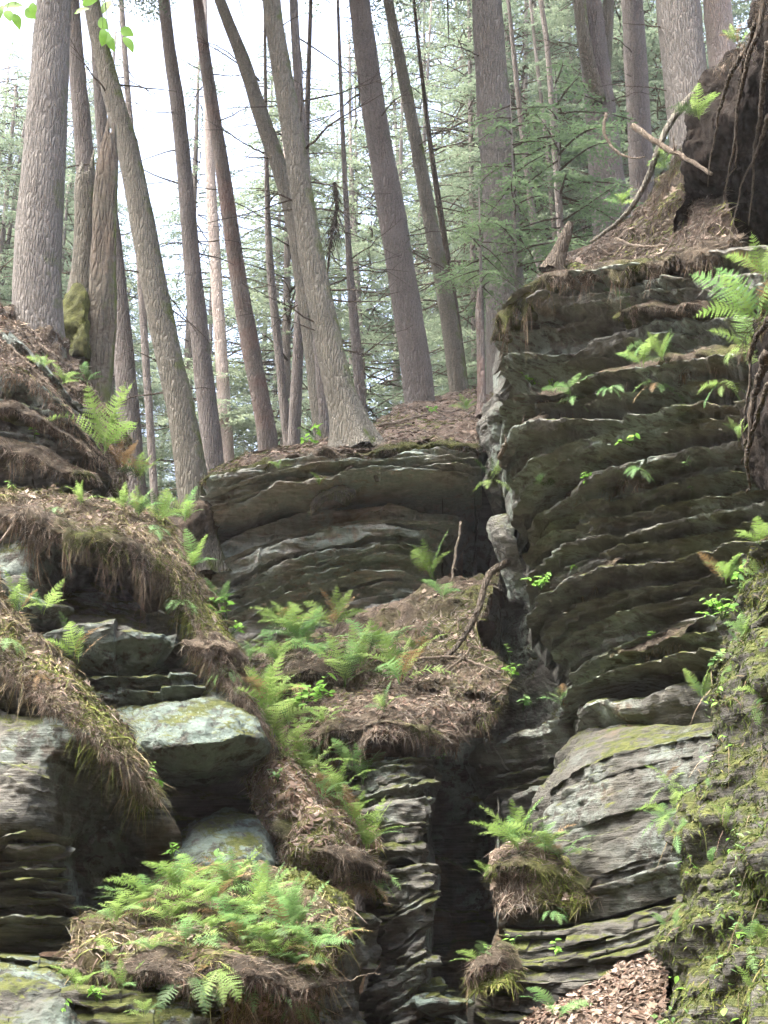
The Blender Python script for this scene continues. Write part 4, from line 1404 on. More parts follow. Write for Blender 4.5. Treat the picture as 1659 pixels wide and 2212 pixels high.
# ------------------------------------------------------------------ CENTRE CLIFF under the leaning tree
centre = thing('ochre_cliff', 'grey and ochre layered cliff under the leaning mossy tree', 'cliff', at(740, 1400, 14.0))
B = [
    [(436, 1060, 14.9), (450, 1045, 14.4), (520, 1022, 14.2), (600, 1000, 14.1), (690, 982, 14.0), (770, 985, 13.9), (850, 975, 13.9), (950, 975, 14.0), (1040, 985, 14.3)],
    [(430, 1110, 14.9), (448, 1095, 14.4), (530, 1062, 14.2), (610, 1040, 14.1), (690, 1028, 14.0), (770, 1018, 13.9), (850, 1010, 13.9), (950, 1008, 14.0), (1040, 1012, 14.3)],
    [(428, 1140, 15.0), (446, 1125, 14.5), (530, 1098, 14.3), (610, 1075, 14.2), (690, 1062, 14.1), (770, 1048, 14.0), (850, 1040, 14.0), (950, 1042, 14.1), (1040, 1048, 14.4)],
    [(425, 1200, 15.2), (440, 1190, 14.8), (520, 1150, 14.6), (600, 1122, 14.5), (690, 1108, 14.4), (770, 1098, 14.3), (850, 1090, 14.2), (950, 1092, 14.3), (1030, 1100, 14.6)],
    [(425, 1260, 15.2), (440, 1250, 14.8), (500, 1215, 14.6), (575, 1180, 14.4), (650, 1150, 14.3), (730, 1135, 14.2), (850, 1128, 14.1), (940, 1135, 14.2), (1000, 1145, 14.6)],
    [(430, 1320, 15.2), (450, 1310, 14.8), (520, 1272, 14.5), (600, 1238, 14.3), (700, 1212, 14.2), (790, 1190, 14.1), (860, 1182, 14.1), (920, 1195, 14.2), (960, 1215, 14.5)],
    [(450, 1360, 15.1), (500, 1340, 14.7), (570, 1308, 14.5), (650, 1278, 14.3), (740, 1252, 14.2), (810, 1240, 14.1), (860, 1240, 14.1), (920, 1255, 14.3), (960, 1270, 14.6)],
    [(470, 1420, 15.0), (520, 1400, 14.6), (590, 1365, 14.4), (680, 1330, 14.3), (760, 1305, 14.2), (820, 1285, 14.1), (870, 1280, 14.1), (930, 1290, 14.3), (960, 1300, 14.6)],
    [(480, 1500, 14.9), (530, 1480, 14.6), (600, 1440, 14.4), (680, 1400, 14.3), (760, 1370, 14.2), (820, 1350, 14.1), (880, 1340, 14.1), (940, 1335, 14.3), (970, 1340, 14.6)],
]
strata(centre, M['cliff_centre'], [shift(r_, -0.15) for r_ in B[:3]], [3, 2], seed=21, proud=0.13, undercut=0.9, wav=0.35, lip=0.12, endr=0.1, blk=0.03)
strata(centre, M['cliff_centre'], [shift(B[2], 0.45), shift(B[3], 0.4)], [2], seed=22, proud=0.06, undercut=0.5, wav=0.3, lip=0.05, endr=0.1)
BL = strata(centre, M['cliff_centre'], B[3:], [2, 4, 3, 3, 2], seed=24, proud=0.15, undercut=0.75, wav=0.4, lip=0.10, endr=0.15, jitter=0.8, blk=0.03)
# litter bank on the cliff top
ctop = Patch([[(430, 1040, 15.0), (520, 1000, 15.2), (600, 975, 15.2), (690, 950, 15.2), (780, 930, 15.6), (850, 880, 17.0), (920, 855, 17.6), (1000, 840, 17.6), (1060, 835, 17.2), (1150, 830, 17.2)],
              [(433, 1042, 14.8), (520, 1006, 14.7), (600, 982, 14.7), (690, 958, 14.6), (780, 945, 14.8), (850, 905, 15.8), (920, 885, 16.2), (1000, 872, 16.2), (1060, 870, 15.8), (1150, 865, 15.8)],
              [(436, 1046, 14.6), (520, 1012, 14.35), (600, 990, 14.3), (690, 968, 14.2), (780, 962, 14.3), (850, 935, 14.8), (920, 920, 15.0), (1000, 915, 15.0), (1060, 920, 14.9), (1150, 915, 14.9)],
              [(440, 1052, 14.4), (520, 1020, 14.1), (600, 998, 14.0), (690, 980, 13.9), (780, 978, 13.85), (850, 965, 13.9), (920, 960, 13.95), (1000, 962, 14.1), (1060, 975, 14.3), (1150, 970, 14.3)]], back=0.6)
ctop.rough(0.07, 2.5, 81).rough(0.03, 9, 82, 4)
cv, cf = ctop.mesh()
o = obj('needle_bank', cv, cf, M['soil'], None, np.array([0.185, 0.140, 0.112]) * (1 + 0.35 * fbm(cv * 5, 9, 4))[:, None])
tag(o, 'pinkish brown needle bank on the centre cliff round the leaning tree foot', 'bank', None, 'structure')

foot_b = Patch([[(350, 1085, 15.2), (400, 1078, 15.1), (445, 1075, 14.9), (490, 1085, 14.8)], [(345, 1105, 14.6), (398, 1098, 14.4), (445, 1098, 14.35), (490, 1105, 14.5)],
                [(345, 1150, 14.4), (398, 1145, 14.2), (440, 1145, 14.3), (480, 1150, 14.6)], [(345, 1260, 14.4), (398, 1260, 14.3), (440, 1260, 14.5), (470, 1260, 14.8)]], back=0.6)
foot_b.rough(0.07, 3, 83).rough(0.03, 9, 84, 4)
v, f = foot_b.mesh()
o = obj('needle_bank', v, f, M['soil'], None, np.array([0.11, 0.088, 0.066]) * (1 + 0.35 * fbm(v * 5, 9, 4))[:, None])
tag(o, 'brown earth round the foot of the leaning trunk in the gap', 'bank', None, 'structure')

# ------------------------------------------------------------------ CENTRE SLOPE (needles, ferns)
c1 = Patch([[(470, 1420, 13.6), (560, 1395, 13.6), (660, 1362, 13.6), (760, 1328, 13.7), (880, 1290, 13.8), (980, 1240, 13.9), (1080, 1228, 13.8)],
            [(500, 1440, 13.0), (575, 1425, 12.9), (660, 1395, 12.8), (760, 1375, 12.8), (880, 1345, 12.9), (975, 1310, 13.0), (1058, 1290, 13.0)],
            [(540, 1460, 12.6), (600, 1440, 12.4), (670, 1430, 12.3), (770, 1425, 12.3), (880, 1410, 12.4), (975, 1390, 12.5), (1035, 1385, 12.5)],
            [(560, 1490, 12.3), (610, 1470, 12.1), (680, 1465, 12.1), (780, 1468, 12.0), (880, 1460, 12.0), (980, 1450, 12.0), (1105, 1452, 12.0)],
            [(590, 1530, 12.1), (640, 1510, 12.1), (700, 1500, 12.1), (790, 1500, 12.0), (890, 1500, 11.8), (980, 1500, 11.7), (1095, 1500, 11.7)]], back=1.2)
c1.rough(0.12, 2.2, 91).rough(0.035, 8, 92, 4)
c2 = Patch([[(600, 1560, 11.9), (660, 1520, 11.9), (740, 1500, 11.9), (830, 1495, 11.8), (920, 1495, 11.7), (1010, 1500, 11.7), (1080, 1512, 12.0)],
            [(615, 1590, 11.6), (670, 1555, 11.4), (745, 1535, 11.3), (830, 1535, 11.2), (915, 1535, 11.2), (1000, 1540, 11.3), (1055, 1548, 11.7)],
            [(640, 1620, 11.4), (695, 1595, 11.2), (760, 1580, 11.0), (835, 1575, 10.9), (910, 1575, 10.9), (985, 1580, 11.0), (1020, 1588, 11.4)],
            [(690, 1650, 11.3), (725, 1635, 11.1), (775, 1620, 10.9), (835, 1610, 10.8), (900, 1605, 10.8), (955, 1615, 10.9), (985, 1622, 11.3)]], back=1.0)
c2.rough(0.11, 2.4, 93).rough(0.035, 8, 94, 4)
for pt, lab in ((c1, 'upper needle slope between the ochre cliff and the cleft'), (c2, 'lower needle mound above the narrow layered column')):
    v, f = pt.mesh()
    mo_ = np.clip(0.35 + 1.5 * fbm(v * 1.6, 79, 3), 0, 1)[:, None]
    o = obj('needle_slope', v, f, M['soil'], None, (np.array([0.135, 0.107, 0.080]) * (1 - mo_) + np.array([0.080, 0.085, 0.030]) * mo_) * (1 + 0.4 * fbm(v * 5, 9, 4))[:, None])
    tag(o, lab, 'slope', None, 'structure')

# layered column at the cleft
column = thing('layered_column', 'narrow grey layered rock column beside the black cleft', 'rock', at(850, 2260, 9.8))
Dg = [
    [(720, 1660, 11.3), (770, 1650, 11.0), (830, 1642, 10.8), (890, 1632, 10.8), (935, 1640, 11.0), (955, 1655, 11.4)],
    [(740, 1735, 11.2), (790, 1715, 10.8), (835, 1700, 10.6), (890, 1688, 10.6), (928, 1680, 10.8), (945, 1685, 11.2)],
    [(770, 1790, 10.9), (800, 1785, 10.6), (835, 1780, 10.4), (880, 1775, 10.3), (912, 1772, 10.5), (930, 1778, 11.0)],
    [(790, 1870, 10.6), (810, 1862, 10.3), (840, 1855, 10.1), (885, 1850, 10.1), (925, 1855, 10.2), (945, 1868, 10.6)],
]
strata(column, M['cliff_column'], Dg, [3, 2, 3], seed=61, proud=0.05, undercut=0.55, endr=0.3, step=2.5, lip=0.08, jitter=0.4, blk=0.02)
Dg2 = [
    [(800, 1905, 10.5), (815, 1895, 10.2), (850, 1880, 10.0), (890, 1868, 9.9), (930, 1862, 10.0), (952, 1885, 10.4)],
    [(800, 1985, 10.4), (815, 1975, 10.1), (850, 1960, 9.9), (890, 1935, 9.8), (930, 1905, 9.9), (948, 1905, 10.3)],
    [(790, 2110, 10.2), (810, 2095, 10.0), (850, 2075, 9.8), (890, 2045, 9.7), (920, 2020, 9.8), (932, 2015, 10.2)],
    [(760, 2290, 10.0), (800, 2270, 9.8), (850, 2240, 9.6), (890, 2215, 9.6), (920, 2195, 9.7), (932, 2190, 10.1)],
]
strata(column, M['cliff_column'], Dg2, [2, 5, 7], seed=67, proud=0.03, undercut=0.4, lip=0.05, endr=0.25, step=2.5, wav=0.2, jitter=0.4, blk=0.02)
side_col = thing('broken_rock_slab', 'small pale broken slabs at the bottom of the black cleft', 'rock', at(945, 2260, 9.6))
strata(side_col, M['cliff_pale'], [[(916, 2140, 9.9), (930, 2130, 9.7), (950, 2125, 9.7), (962, 2135, 10.0)],
                                   [(916, 2260, 9.8), (930, 2255, 9.6), (950, 2250, 9.6), (962, 2255, 9.9)]], [4], seed=65, proud=0.03, undercut=0.8, step=2.0)
# added walls, edge-on to the camera, that keep light out of the black slots
for nm_, pxs, y0, y1, Y0, Y1, ow in (('l', 942, 1635, 2300, 10.9, 15.2, column), ('r', 1064, 1720, 2300, 10.3, 15.2, right), ('t', 1036, 985, 1260, 14.4, 17.4, centre), ('u', 1072, 1000, 1500, 13.9, 17.4, right)):
    wl = Patch([[(pxs, yy, Y0 + (Y1 - Y0) * f_) for f_ in (0, 0.33, 0.66, 1)] for yy in np.linspace(y0, y1, 6)], back=0.05, step=6)
    dx_ = 0.03 * fbm(wl.P * np.array([2, 2, 6]), 7, 3) + (-0.05 if nm_ in 'lt' else 0.05)
    wl.P[..., 0] += dx_
    V_ = wl.P.reshape(-1, 3)
    sh = np.array([-0.35 if nm_ in 'lt' else 0.35, 0, 0])
    nuv = wl.nu * wl.nv
    F_ = grid_faces(wl.nu, wl.nv)
    obj('slot_light_block', np.vstack([V_, V_ + sh]), [np.vstack([F_, F_[:, ::-1] + nuv])], M['cliff_left'], ow, None, False)
upc = Patch([[(1000, 960, 16.8), (1040, 960, 16.8), (1090, 960, 16.8)], [(1000, 1100, 16.8), (1040, 1100, 16.8), (1090, 1100, 16.8)], [(1000, 1280, 16.8), (1040, 1280, 16.8), (1090, 1280, 16.8)]], back=0.3, step=8)
upc.obj('cleft_face', M['cliff_left'], centre)
# back wall of the cleft
cleft = Patch([[(900, 1600, 14.80), (980, 1600, 14.80), (1060, 1600, 14.60), (1130, 1600, 14.20)],
               [(900, 1800, 14.40), (980, 1800, 14.40), (1060, 1800, 14.20), (1130, 1800, 13.60)],
               [(900, 2000, 14.00), (980, 2000, 14.00), (1060, 2000, 13.80), (1130, 2000, 13.20)],
               [(900, 2300, 13.60), (980, 2300, 13.60), (1060, 2300, 13.40), (1130, 2300, 12.80)]], back=1.0, step=6)
cleft.terraces(0.10, 4, 98).rough(0.1, 2, 99)
cw = cleft.obj('cleft_wall', M['cliff_left'])
tag(cw, 'black rock wall deep inside the narrow cleft', 'rock')

# ------------------------------------------------------------------ LEFT ROCKS
# upper left stepped slope
ul = thing('stepped_outcrop', 'dark stepped outcrop below the large straight trunk at upper left', 'rock', at(120, 1120, 11.0))
strata(ul, M['cliff_left'], [
    [(-60, 680, 11.6), (0, 690, 11.4), (60, 740, 11.3), (110, 800, 11.2), (170, 870, 11.2), (205, 930, 11.4)],
    [(-60, 800, 11.3), (0, 800, 11.1), (70, 815, 11.0), (130, 860, 10.9), (190, 920, 11.0), (235, 990, 11.3)],
    [(-60, 880, 11.3), (0, 885, 11.1), (70, 900, 11.0), (130, 930, 10.9), (190, 980, 11.0), (240, 1030, 11.3)],
    [(-60, 960, 11.2), (0, 965, 11.0), (70, 985, 10.9), (130, 1010, 10.9), (190, 1040, 11.0), (250, 1065, 11.3)],
    [(-60, 1075, 11.1), (0, 1075, 10.9), (70, 1078, 10.8), (130, 1085, 10.8), (190, 1090, 10.9), (250, 1095, 11.2)]], [2, 2, 2, 2], seed=71, proud=0.15, undercut=1.2)
ul_top = Patch([[(-60, 640, 12.4), (0, 650, 12.3), (60, 680, 12.2), (130, 740, 12.2), (190, 810, 12.2), (240, 880, 12.4), (290, 970, 12.6)],
                [(-60, 670, 11.8), (0, 690, 11.7), (60, 740, 11.6), (120, 800, 11.6), (180, 870, 11.6), (230, 940, 11.8), (280, 1020, 12.0)],
                [(-60, 720, 11.3), (0, 735, 11.2), (60, 775, 11.1), (120, 835, 11.1), (175, 905, 11.2), (220, 970, 11.4), (275, 1060, 11.6)],
                [(-60, 800, 11.1), (0, 800, 11.0), (60, 820, 10.9), (120, 865, 10.9), (175, 930, 11.0), (225, 1000, 11.2), (280, 1090, 11.4)]], back=0.7)
ul_top.rough(0.10, 2.6, 101).rough(0.04, 8, 102, 4)
v, f = ul_top.mesh()
o = obj('needle_bank', v, f, M['soil'], None, np.array([0.130, 0.103, 0.075]) * (1 + 0.4 * fbm(v * 5, 9, 4))[:, None])
tag(o, 'needle-covered bank falling from the big straight trunk towards the gap', 'bank', None, 'structure')

# the left middle rock with stacked pale slabs, boulder below
lm = thing('slab_stack', 'stack of pale lichen-covered slabs under the hanging needle fringe at left', 'rock', at(250, 1700, 9.6))
cave = Patch([[(-40, 1110, 10.40), (80, 1105, 10.40), (200, 1115, 10.30), (300, 1140, 10.30), (380, 1190, 11.30), (430, 1290, 10.50)],
              [(-40, 1180, 10.30), (80, 1185, 10.30), (200, 1190, 11.30), (300, 1210, 11.40), (370, 1250, 11.40), (420, 1330, 10.40)],
              [(-40, 1260, 10.10), (60, 1265, 10.00), (160, 1280, 11.40), (290, 1290, 11.50), (360, 1310, 11.30), (420, 1380, 10.30)],
              [(-40, 1330, 9.90), (60, 1330, 9.80), (150, 1345, 10.20), (290, 1355, 10.40), (380, 1370, 10.30), (440, 1420, 10.20)],
              [(-40, 1480, 9.90), (60, 1480, 9.90), (150, 1490, 10.20), (290, 1490, 10.20), (400, 1490, 10.10), (480, 1500, 10.00)]], back=1.2)
cave.terraces(0.07, 4.5, 105).rough(0.05, 3, 106)
cave.obj('rock_face', M['cliff_left'], lm)
strata(lm, M['cliff_pale'], [[(-40, 1225, 9.95), (40, 1240, 9.8), (110, 1275, 9.8), (150, 1300, 10.1)], [(-40, 1320, 9.8), (40, 1330, 9.7), (110, 1345, 9.75), (160, 1360, 10.0)]], [1],
       seed=71, proud=0.04, undercut=0.6, hmax=0.35, name='rock_slab')
strata(lm, M['cliff_pale'], [[(60, 1385, 9.9), (100, 1358, 9.6), (200, 1345, 9.5), (320, 1345, 9.5), (380, 1352, 9.6), (402, 1375, 9.9)],
                             [(60, 1440, 9.9), (100, 1430, 9.7), (200, 1432, 9.6), (320, 1430, 9.6), (380, 1425, 9.7), (402, 1420, 9.9)]], [1], seed=72, proud=0.04, undercut=0.75,
       hmax=0.30, name='rock_slab')
strata(lm, M['cliff_pale'], [[(170, 1462, 9.8), (215, 1448, 9.6), (300, 1445, 9.5), (380, 1442, 9.5), (430, 1450, 9.7)],
                             [(170, 1482, 9.8), (215, 1476, 9.6), (300, 1478, 9.5), (380, 1474, 9.5), (440, 1478, 9.7)],
                             [(170, 1508, 9.8), (215, 1510, 9.6), (300, 1512, 9.55), (380, 1510, 9.6), (450, 1512, 9.7)]], [1, 1], seed=73, proud=0.03, undercut=0.8, name='rock_slab')
strata(lm, M['cliff_left'], [[(290, 1320, 10.0), (330, 1308, 9.8), (370, 1315, 9.8), (390, 1335, 10.0)], [(290, 1345, 10.0), (330, 1345, 9.9), (370, 1350, 9.9), (395, 1360, 10.0)]], [1],
       seed=74, undercut=0.7, name='rock_slab')

bould = thing('pale_boulder', 'large pale green lichen boulder overhanging a dark hollow', 'rock', at(430, 1690, 9.2))
bo = Patch([[(235, 1535, 10.2), (285, 1508, 10.1), (335, 1499, 10.1), (400, 1506, 10.1), (440, 1506, 10.1), (500, 1494, 10.1), (535, 1506, 10.2), (560, 1540, 10.4)],
            [(228, 1545, 9.7), (280, 1522, 9.6), (335, 1515, 9.5), (400, 1520, 9.5), (440, 1520, 9.5), (500, 1512, 9.5), (545, 1530, 9.7), (572, 1565, 10.1)],
            [(248, 1575, 9.4), (290, 1565, 9.2), (340, 1555, 9.1), (400, 1555, 9.05), (450, 1553, 9.05), (510, 1545, 9.1), (555, 1560, 9.3), (585, 1590, 9.9)],
            [(285, 1615, 9.2), (310, 1612, 9.0), (350, 1605, 8.9), (405, 1598, 8.85), (460, 1592, 8.85), (515, 1582, 8.9), (560, 1590, 9.1), (592, 1610, 9.7)],
            [(298, 1640, 9.2), (325, 1636, 9.05), (365, 1628, 8.95), (415, 1622, 8.9), (465, 1616, 8.9), (520, 1610, 9.0), (560, 1615, 9.25), (590, 1625, 9.7)],
            [(312, 1665, 9.5), (345, 1665, 9.4), (385, 1665, 9.3), (425, 1662, 9.3), (470, 1655, 9.3), (520, 1650, 9.4), (555, 1650, 9.6), (585, 1640, 9.8)],
            [(330, 1690, 9.9), (360, 1692, 9.9), (395, 1695, 9.9), (430, 1695, 9.9), (475, 1690, 9.9), (515, 1685, 9.9), (550, 1675, 9.95), (575, 1655, 10.0)]], step=2.5, back=0.5)
bo.rough(0.05, 2.4, 111).terraces(0.012, 9, 112, (0.1, 0)).rough(0.012, 14, 113, 4)
bo.obj('rock_face', M['cliff_pale'], bould)
hollow = Patch([[(310, 1640, 10.2), (380, 1650, 10.3), (450, 1650, 10.3), (520, 1650, 10.2), (600, 1640, 10.2)],
                [(300, 1700, 10.2), (380, 1710, 10.4), (450, 1710, 10.4), (520, 1710, 10.3), (600, 1700, 10.2)],
                [(300, 1780, 10.0), (380, 1790, 10.2), (450, 1790, 10.2), (530, 1790, 10.2), (600, 1790, 10.1)],
                [(300, 1900, 9.8), (380, 1900, 10.0), (450, 1900, 10.0), (530, 1900, 10.0), (620, 1900, 10.0)]], back=0.8, step=5)
hollow.terraces(0.06, 5, 115).rough(0.05, 3, 116)
hollow.obj('rock_face', M['cliff_left'], lm)
low_b = thing('lichen_boulder', 'flat-topped grey lichen boulder in the hollow behind the fern mound', 'rock', at(490, 1900, 9.0))
lb = Patch([[(375, 1800, 9.8), (420, 1765, 9.8), (470, 1742, 9.8), (525, 1755, 9.8), (570, 1780, 9.8), (590, 1830, 9.8)],
            [(372, 1815, 9.4), (420, 1790, 9.3), (470, 1775, 9.25), (525, 1780, 9.25), (572, 1800, 9.35), (600, 1845, 9.6)],
            [(375, 1845, 9.1), (420, 1835, 9.0), (470, 1825, 8.95), (525, 1825, 8.95), (575, 1835, 9.1), (610, 1860, 9.4)],
            [(385, 1875, 9.0), (425, 1872, 8.9), (470, 1868, 8.85), (525, 1868, 8.85), (575, 1866, 9.0), (610, 1872, 9.3)],
            [(400, 1900, 9.2), (430, 1900, 9.1), (470, 1900, 9.1), (525, 1898, 9.1), (565, 1892, 9.2), (600, 1888, 9.5)]], step=2.5, back=0.4)
lb.rough(0.04, 2.4, 117).rough(0.012, 14, 118, 4)
lb.obj('rock_face', M['cliff_pale'], low_b)

# nearest left rock face
lf = thing('lichen_cliff', 'near left cliff face speckled with pale lichen under a diagonal litter edge', 'cliff', at(150, 2000, 8.3))
a1 = Patch([[(-80, 1500, 9.0), (0, 1520, 8.9), (80, 1535, 8.9), (150, 1545, 8.9), (215, 1575, 8.9), (260, 1620, 9.0), (300, 1680, 9.3)],
            [(-80, 1560, 8.7), (0, 1565, 8.6), (80, 1570, 8.5), (150, 1580, 8.5), (220, 1610, 8.5), (270, 1660, 8.7), (325, 1715, 9.1)],
            [(-80, 1640, 8.5), (0, 1640, 8.4), (80, 1640, 8.35), (150, 1645, 8.5), (225, 1665, 8.9), (290, 1700, 8.9), (360, 1750, 9.1)],
            [(-80, 1710, 8.5), (0, 1710, 8.35), (80, 1710, 8.35), (150, 1720, 8.8), (225, 1740, 9.2), (310, 1755, 9.0), (388, 1790, 9.1)],
            [(-80, 1770, 8.4), (0, 1770, 8.3), (80, 1775, 8.4), (150, 1790, 9.0), (225, 1810, 9.4), (310, 1815, 9.2), (392, 1830, 9.2)],
            [(-80, 1850, 8.6), (0, 1850, 8.5), (80, 1855, 8.6), (150, 1870, 9.1), (225, 1890, 9.5), (310, 1880, 9.4), (380, 1880, 9.4)],
            [(-80, 2000, 8.7), (0, 2000, 8.6), (80, 2000, 8.7), (150, 2000, 9.0), (225, 2000, 9.3), (310, 1980, 9.3), (380, 1960, 9.4)]], step=3, back=1.5)
a1.terraces(0.045, 6, 121, (0.05, 0), 0.15).rough(0.05, 2.6, 122).rough(0.012, 14, 123, 3)
a1.obj('rock_face', M['cliff_left'], lf)
# upper near-left ledge under the diagonal litter
strata(lf, M['cliff_left'], [[(-60, 1380, 9.0), (0, 1400, 8.9), (60, 1440, 8.9), (120, 1500, 9.0)], [(-60, 1440, 8.9), (0, 1450, 8.8), (60, 1480, 8.8), (140, 1530, 9.0)],
                             [(-60, 1530, 9.0), (0, 1535, 8.9), (60, 1540, 8.9), (160, 1560, 9.0)]], [1, 1], seed=125, proud=0.08, undercut=1.2)
lay = thing('layered_ledges', 'thin arched rock ledges low at the left edge of the gorge', 'rock', at(80, 2080, 7.9))
strata(lay, M['cliff_left'], [
    [(-80, 1830, 8.2), (0, 1820, 8.1), (40, 1800, 8.0), (80, 1796, 7.9), (120, 1812, 8.0), (155, 1835, 8.3)],
    [(-80, 1860, 8.2), (0, 1858, 8.1), (50, 1855, 7.9), (100, 1856, 7.9), (140, 1862, 8.0), (160, 1875, 8.3)],
    [(-80, 1912, 8.2), (0, 1908, 8.1), (60, 1900, 7.9), (110, 1898, 7.9), (150, 1895, 8.0), (165, 1905, 8.3)],
    [(-80, 1950, 8.3), (0, 1945, 8.2), (60, 1940, 8.0), (120, 1945, 8.0), (170, 1965, 8.2), (205, 1990, 8.6)],
    [(-80, 1985, 8.3), (0, 1982, 8.2), (60, 1978, 8.0), (120, 1980, 8.0), (180, 1985, 8.2), (212, 2000, 8.6)],
    [(-80, 2060, 8.3), (0, 2055, 8.2), (60, 2052, 8.1), (120, 2050, 8.1), (180, 2045, 8.2), (212, 2040, 8.6)]], [2, 2, 2, 2, 3], seed=127, proud=0.07, undercut=1.1, endr=0.25, step=2.5)
base_l = thing('low_ledge', 'pale lichen ledge and boulder in the bottom left corner', 'rock', at(60, 2260, 7.4))
strata(base_l, M['cliff_pale'], [[(-80, 2064, 7.9), (0, 2064, 7.7), (60, 2068, 7.6), (130, 2070, 7.6), (200, 2062, 7.7), (260, 2052, 8.0)],
                                 [(-80, 2085, 7.9), (0, 2085, 7.7), (60, 2090, 7.7), (130, 2100, 7.7), (200, 2105, 7.8), (260, 2100, 8.0)]], [1], seed=131, proud=0.03, undercut=1.0, name='rock_slab')
blp = Patch([[(-80, 2085, 7.9), (0, 2088, 7.8), (50, 2090, 7.8), (95, 2095, 7.8), (140, 2120, 7.9), (200, 2140, 8.0)],
             [(-80, 2100, 7.5), (0, 2105, 7.4), (50, 2105, 7.3), (100, 2112, 7.3), (150, 2135, 7.4), (210, 2150, 7.7)],
             [(-80, 2150, 7.2), (0, 2155, 7.1), (50, 2155, 7.1), (100, 2155, 7.1), (160, 2165, 7.2), (220, 2175, 7.5)],
             [(-80, 2250, 7.0), (0, 2250, 6.9), (50, 2250, 6.9), (100, 2250, 6.9), (160, 2250, 7.0), (220, 2250, 7.2)]], step=2.5, back=0.7)
blp.rough(0.05, 3, 133).terraces(0.025, 8, 134).rough(0.012, 14, 135, 3)
blp.obj('rock_face', M['cliff_pale'], base_l)

# ------------------------------------------------------------------ FERN MOUND at the bottom and the fern slope beside it
mound = Patch([[(200, 1985, 8.3), (280, 1935, 8.5), (360, 1900, 8.7), (440, 1880, 8.8), (520, 1878, 8.8), (600, 1890, 8.8), (680, 1920, 8.8), (740, 1960, 8.9)],
               [(170, 2040, 7.9), (260, 1990, 8.0), (350, 1960, 8.1), (440, 1945, 8.15), (520, 1945, 8.15), (600, 1950, 8.15), (680, 1970, 8.2), (750, 2000, 8.4)],
               [(150, 2065, 7.7), (250, 2045, 7.6), (350, 2030, 7.55), (440, 2025, 7.55), (520, 2025, 7.55), (600, 2030, 7.6), (680, 2040, 7.7), (750, 2045, 8.0)],
               [(150, 2080, 7.6), (250, 2080, 7.4), (350, 2085, 7.25), (440, 2085, 7.2), (520, 2090, 7.2), (600, 2095, 7.3), (670, 2100, 7.5), (730, 2090, 7.9)],
               [(160, 2110, 7.7), (250, 2120, 7.5), (350, 2130, 7.4), (440, 2140, 7.4), (520, 2150, 7.4), (600, 2150, 7.5), (660, 2160, 7.7), (715, 2140, 8.0)],
               [(160, 2180, 7.8), (250, 2190, 7.7), (350, 2200, 7.7), (440, 2210, 7.7), (520, 2220, 7.8), (600, 2220, 7.9), (660, 2230, 8.0), (705, 2220, 8.2)],
               [(160, 2300, 7.4), (250, 2300, 7.4), (350, 2300, 7.4), (440, 2300, 7.6), (520, 2300, 7.8), (600, 2300, 7.9), (660, 2300, 8.0), (705, 2300, 8.2)]], back=1.0)
mound.rough(0.10, 2.4, 141).rough(0.04, 8, 142, 4)
v, f = mound.mesh()
o = obj('fern_mound', v, f, M['soil'], None, np.array([0.110, 0.095, 0.055]) * (1 + 0.4 * fbm(v * 5, 9, 4))[:, None])
tag(o, 'mossy soil mound carrying the large fern bed at the bottom', 'mound', None, 'structure')
knob = thing('moss_hummock', 'mossy brown hummock at the right end of the fern bed', 'rock', at(660, 1960, 8.6))
kp = Patch([[(560, 1900, 8.9), (610, 1880, 8.9), (660, 1885, 8.9), (700, 1920, 8.9), (750, 1945, 9.0)],
            [(560, 1920, 8.5), (610, 1905, 8.4), (660, 1910, 8.4), (705, 1940, 8.5), (757, 1962, 8.8)],
            [(565, 1960, 8.3), (620, 1950, 8.2), (670, 1955, 8.2), (710, 1970, 8.3), (752, 1985, 8.6)],
            [(570, 2010, 8.3), (630, 2005, 8.2), (680, 2005, 8.25), (715, 2010, 8.4), (745, 2010, 8.7)]], back=0.5, step=3)
kp.rough(0.06, 3, 145).rough(0.02, 11, 146, 4)
kp.obj('rock_face', M['cliff_mossy'], knob)
under_m = Patch([[(440, 2120, 8.1), (540, 2130, 8.2), (640, 2130, 8.3), (740, 2050, 8.8), (800, 2000, 9.6)],
                 [(440, 2200, 8.1), (540, 2210, 8.2), (640, 2210, 8.3), (740, 2150, 8.8), (800, 2100, 9.6)],
                 [(440, 2300, 8.0), (540, 2300, 8.1), (640, 2300, 8.2), (740, 2300, 8.7), (800, 2300, 9.5)]], back=0.8, step=4)
under_m.terraces(0.06, 6, 147).rough(0.05, 3, 148)
um = under_m.obj('dark_rock', M['cliff_left'])
tag(um, 'dark rock under the fern mound beside the layered column', 'rock')
base_m = thing('mossy_base_rock', 'mossy dark rock shelf under the hanging edge of the bottom fern mound', 'rock', at(400, 2300, 7.3))
strata(base_m, M['cliff_mossy'], [[(130, 2135, 7.35), (200, 2130, 7.2), (280, 2135, 7.15), (360, 2140, 7.2), (440, 2150, 7.3), (490, 2170, 7.6)],
                                  [(130, 2160, 7.25), (200, 2160, 7.1), (280, 2165, 7.05), (360, 2170, 7.1), (440, 2180, 7.25), (480, 2195, 7.5)],
                                  [(130, 2290, 6.9), (200, 2290, 6.8), (280, 2290, 6.8), (360, 2290, 6.9), (440, 2290, 7.1), (470, 2290, 7.4)]], [1, 3], seed=149, proud=0.06, undercut=0.4, lip=0.05)
brk = thing('pale_corner_block', 'small pale block sticking out beside the fern mound tip', 'rock', at(765, 2020, 9.3))
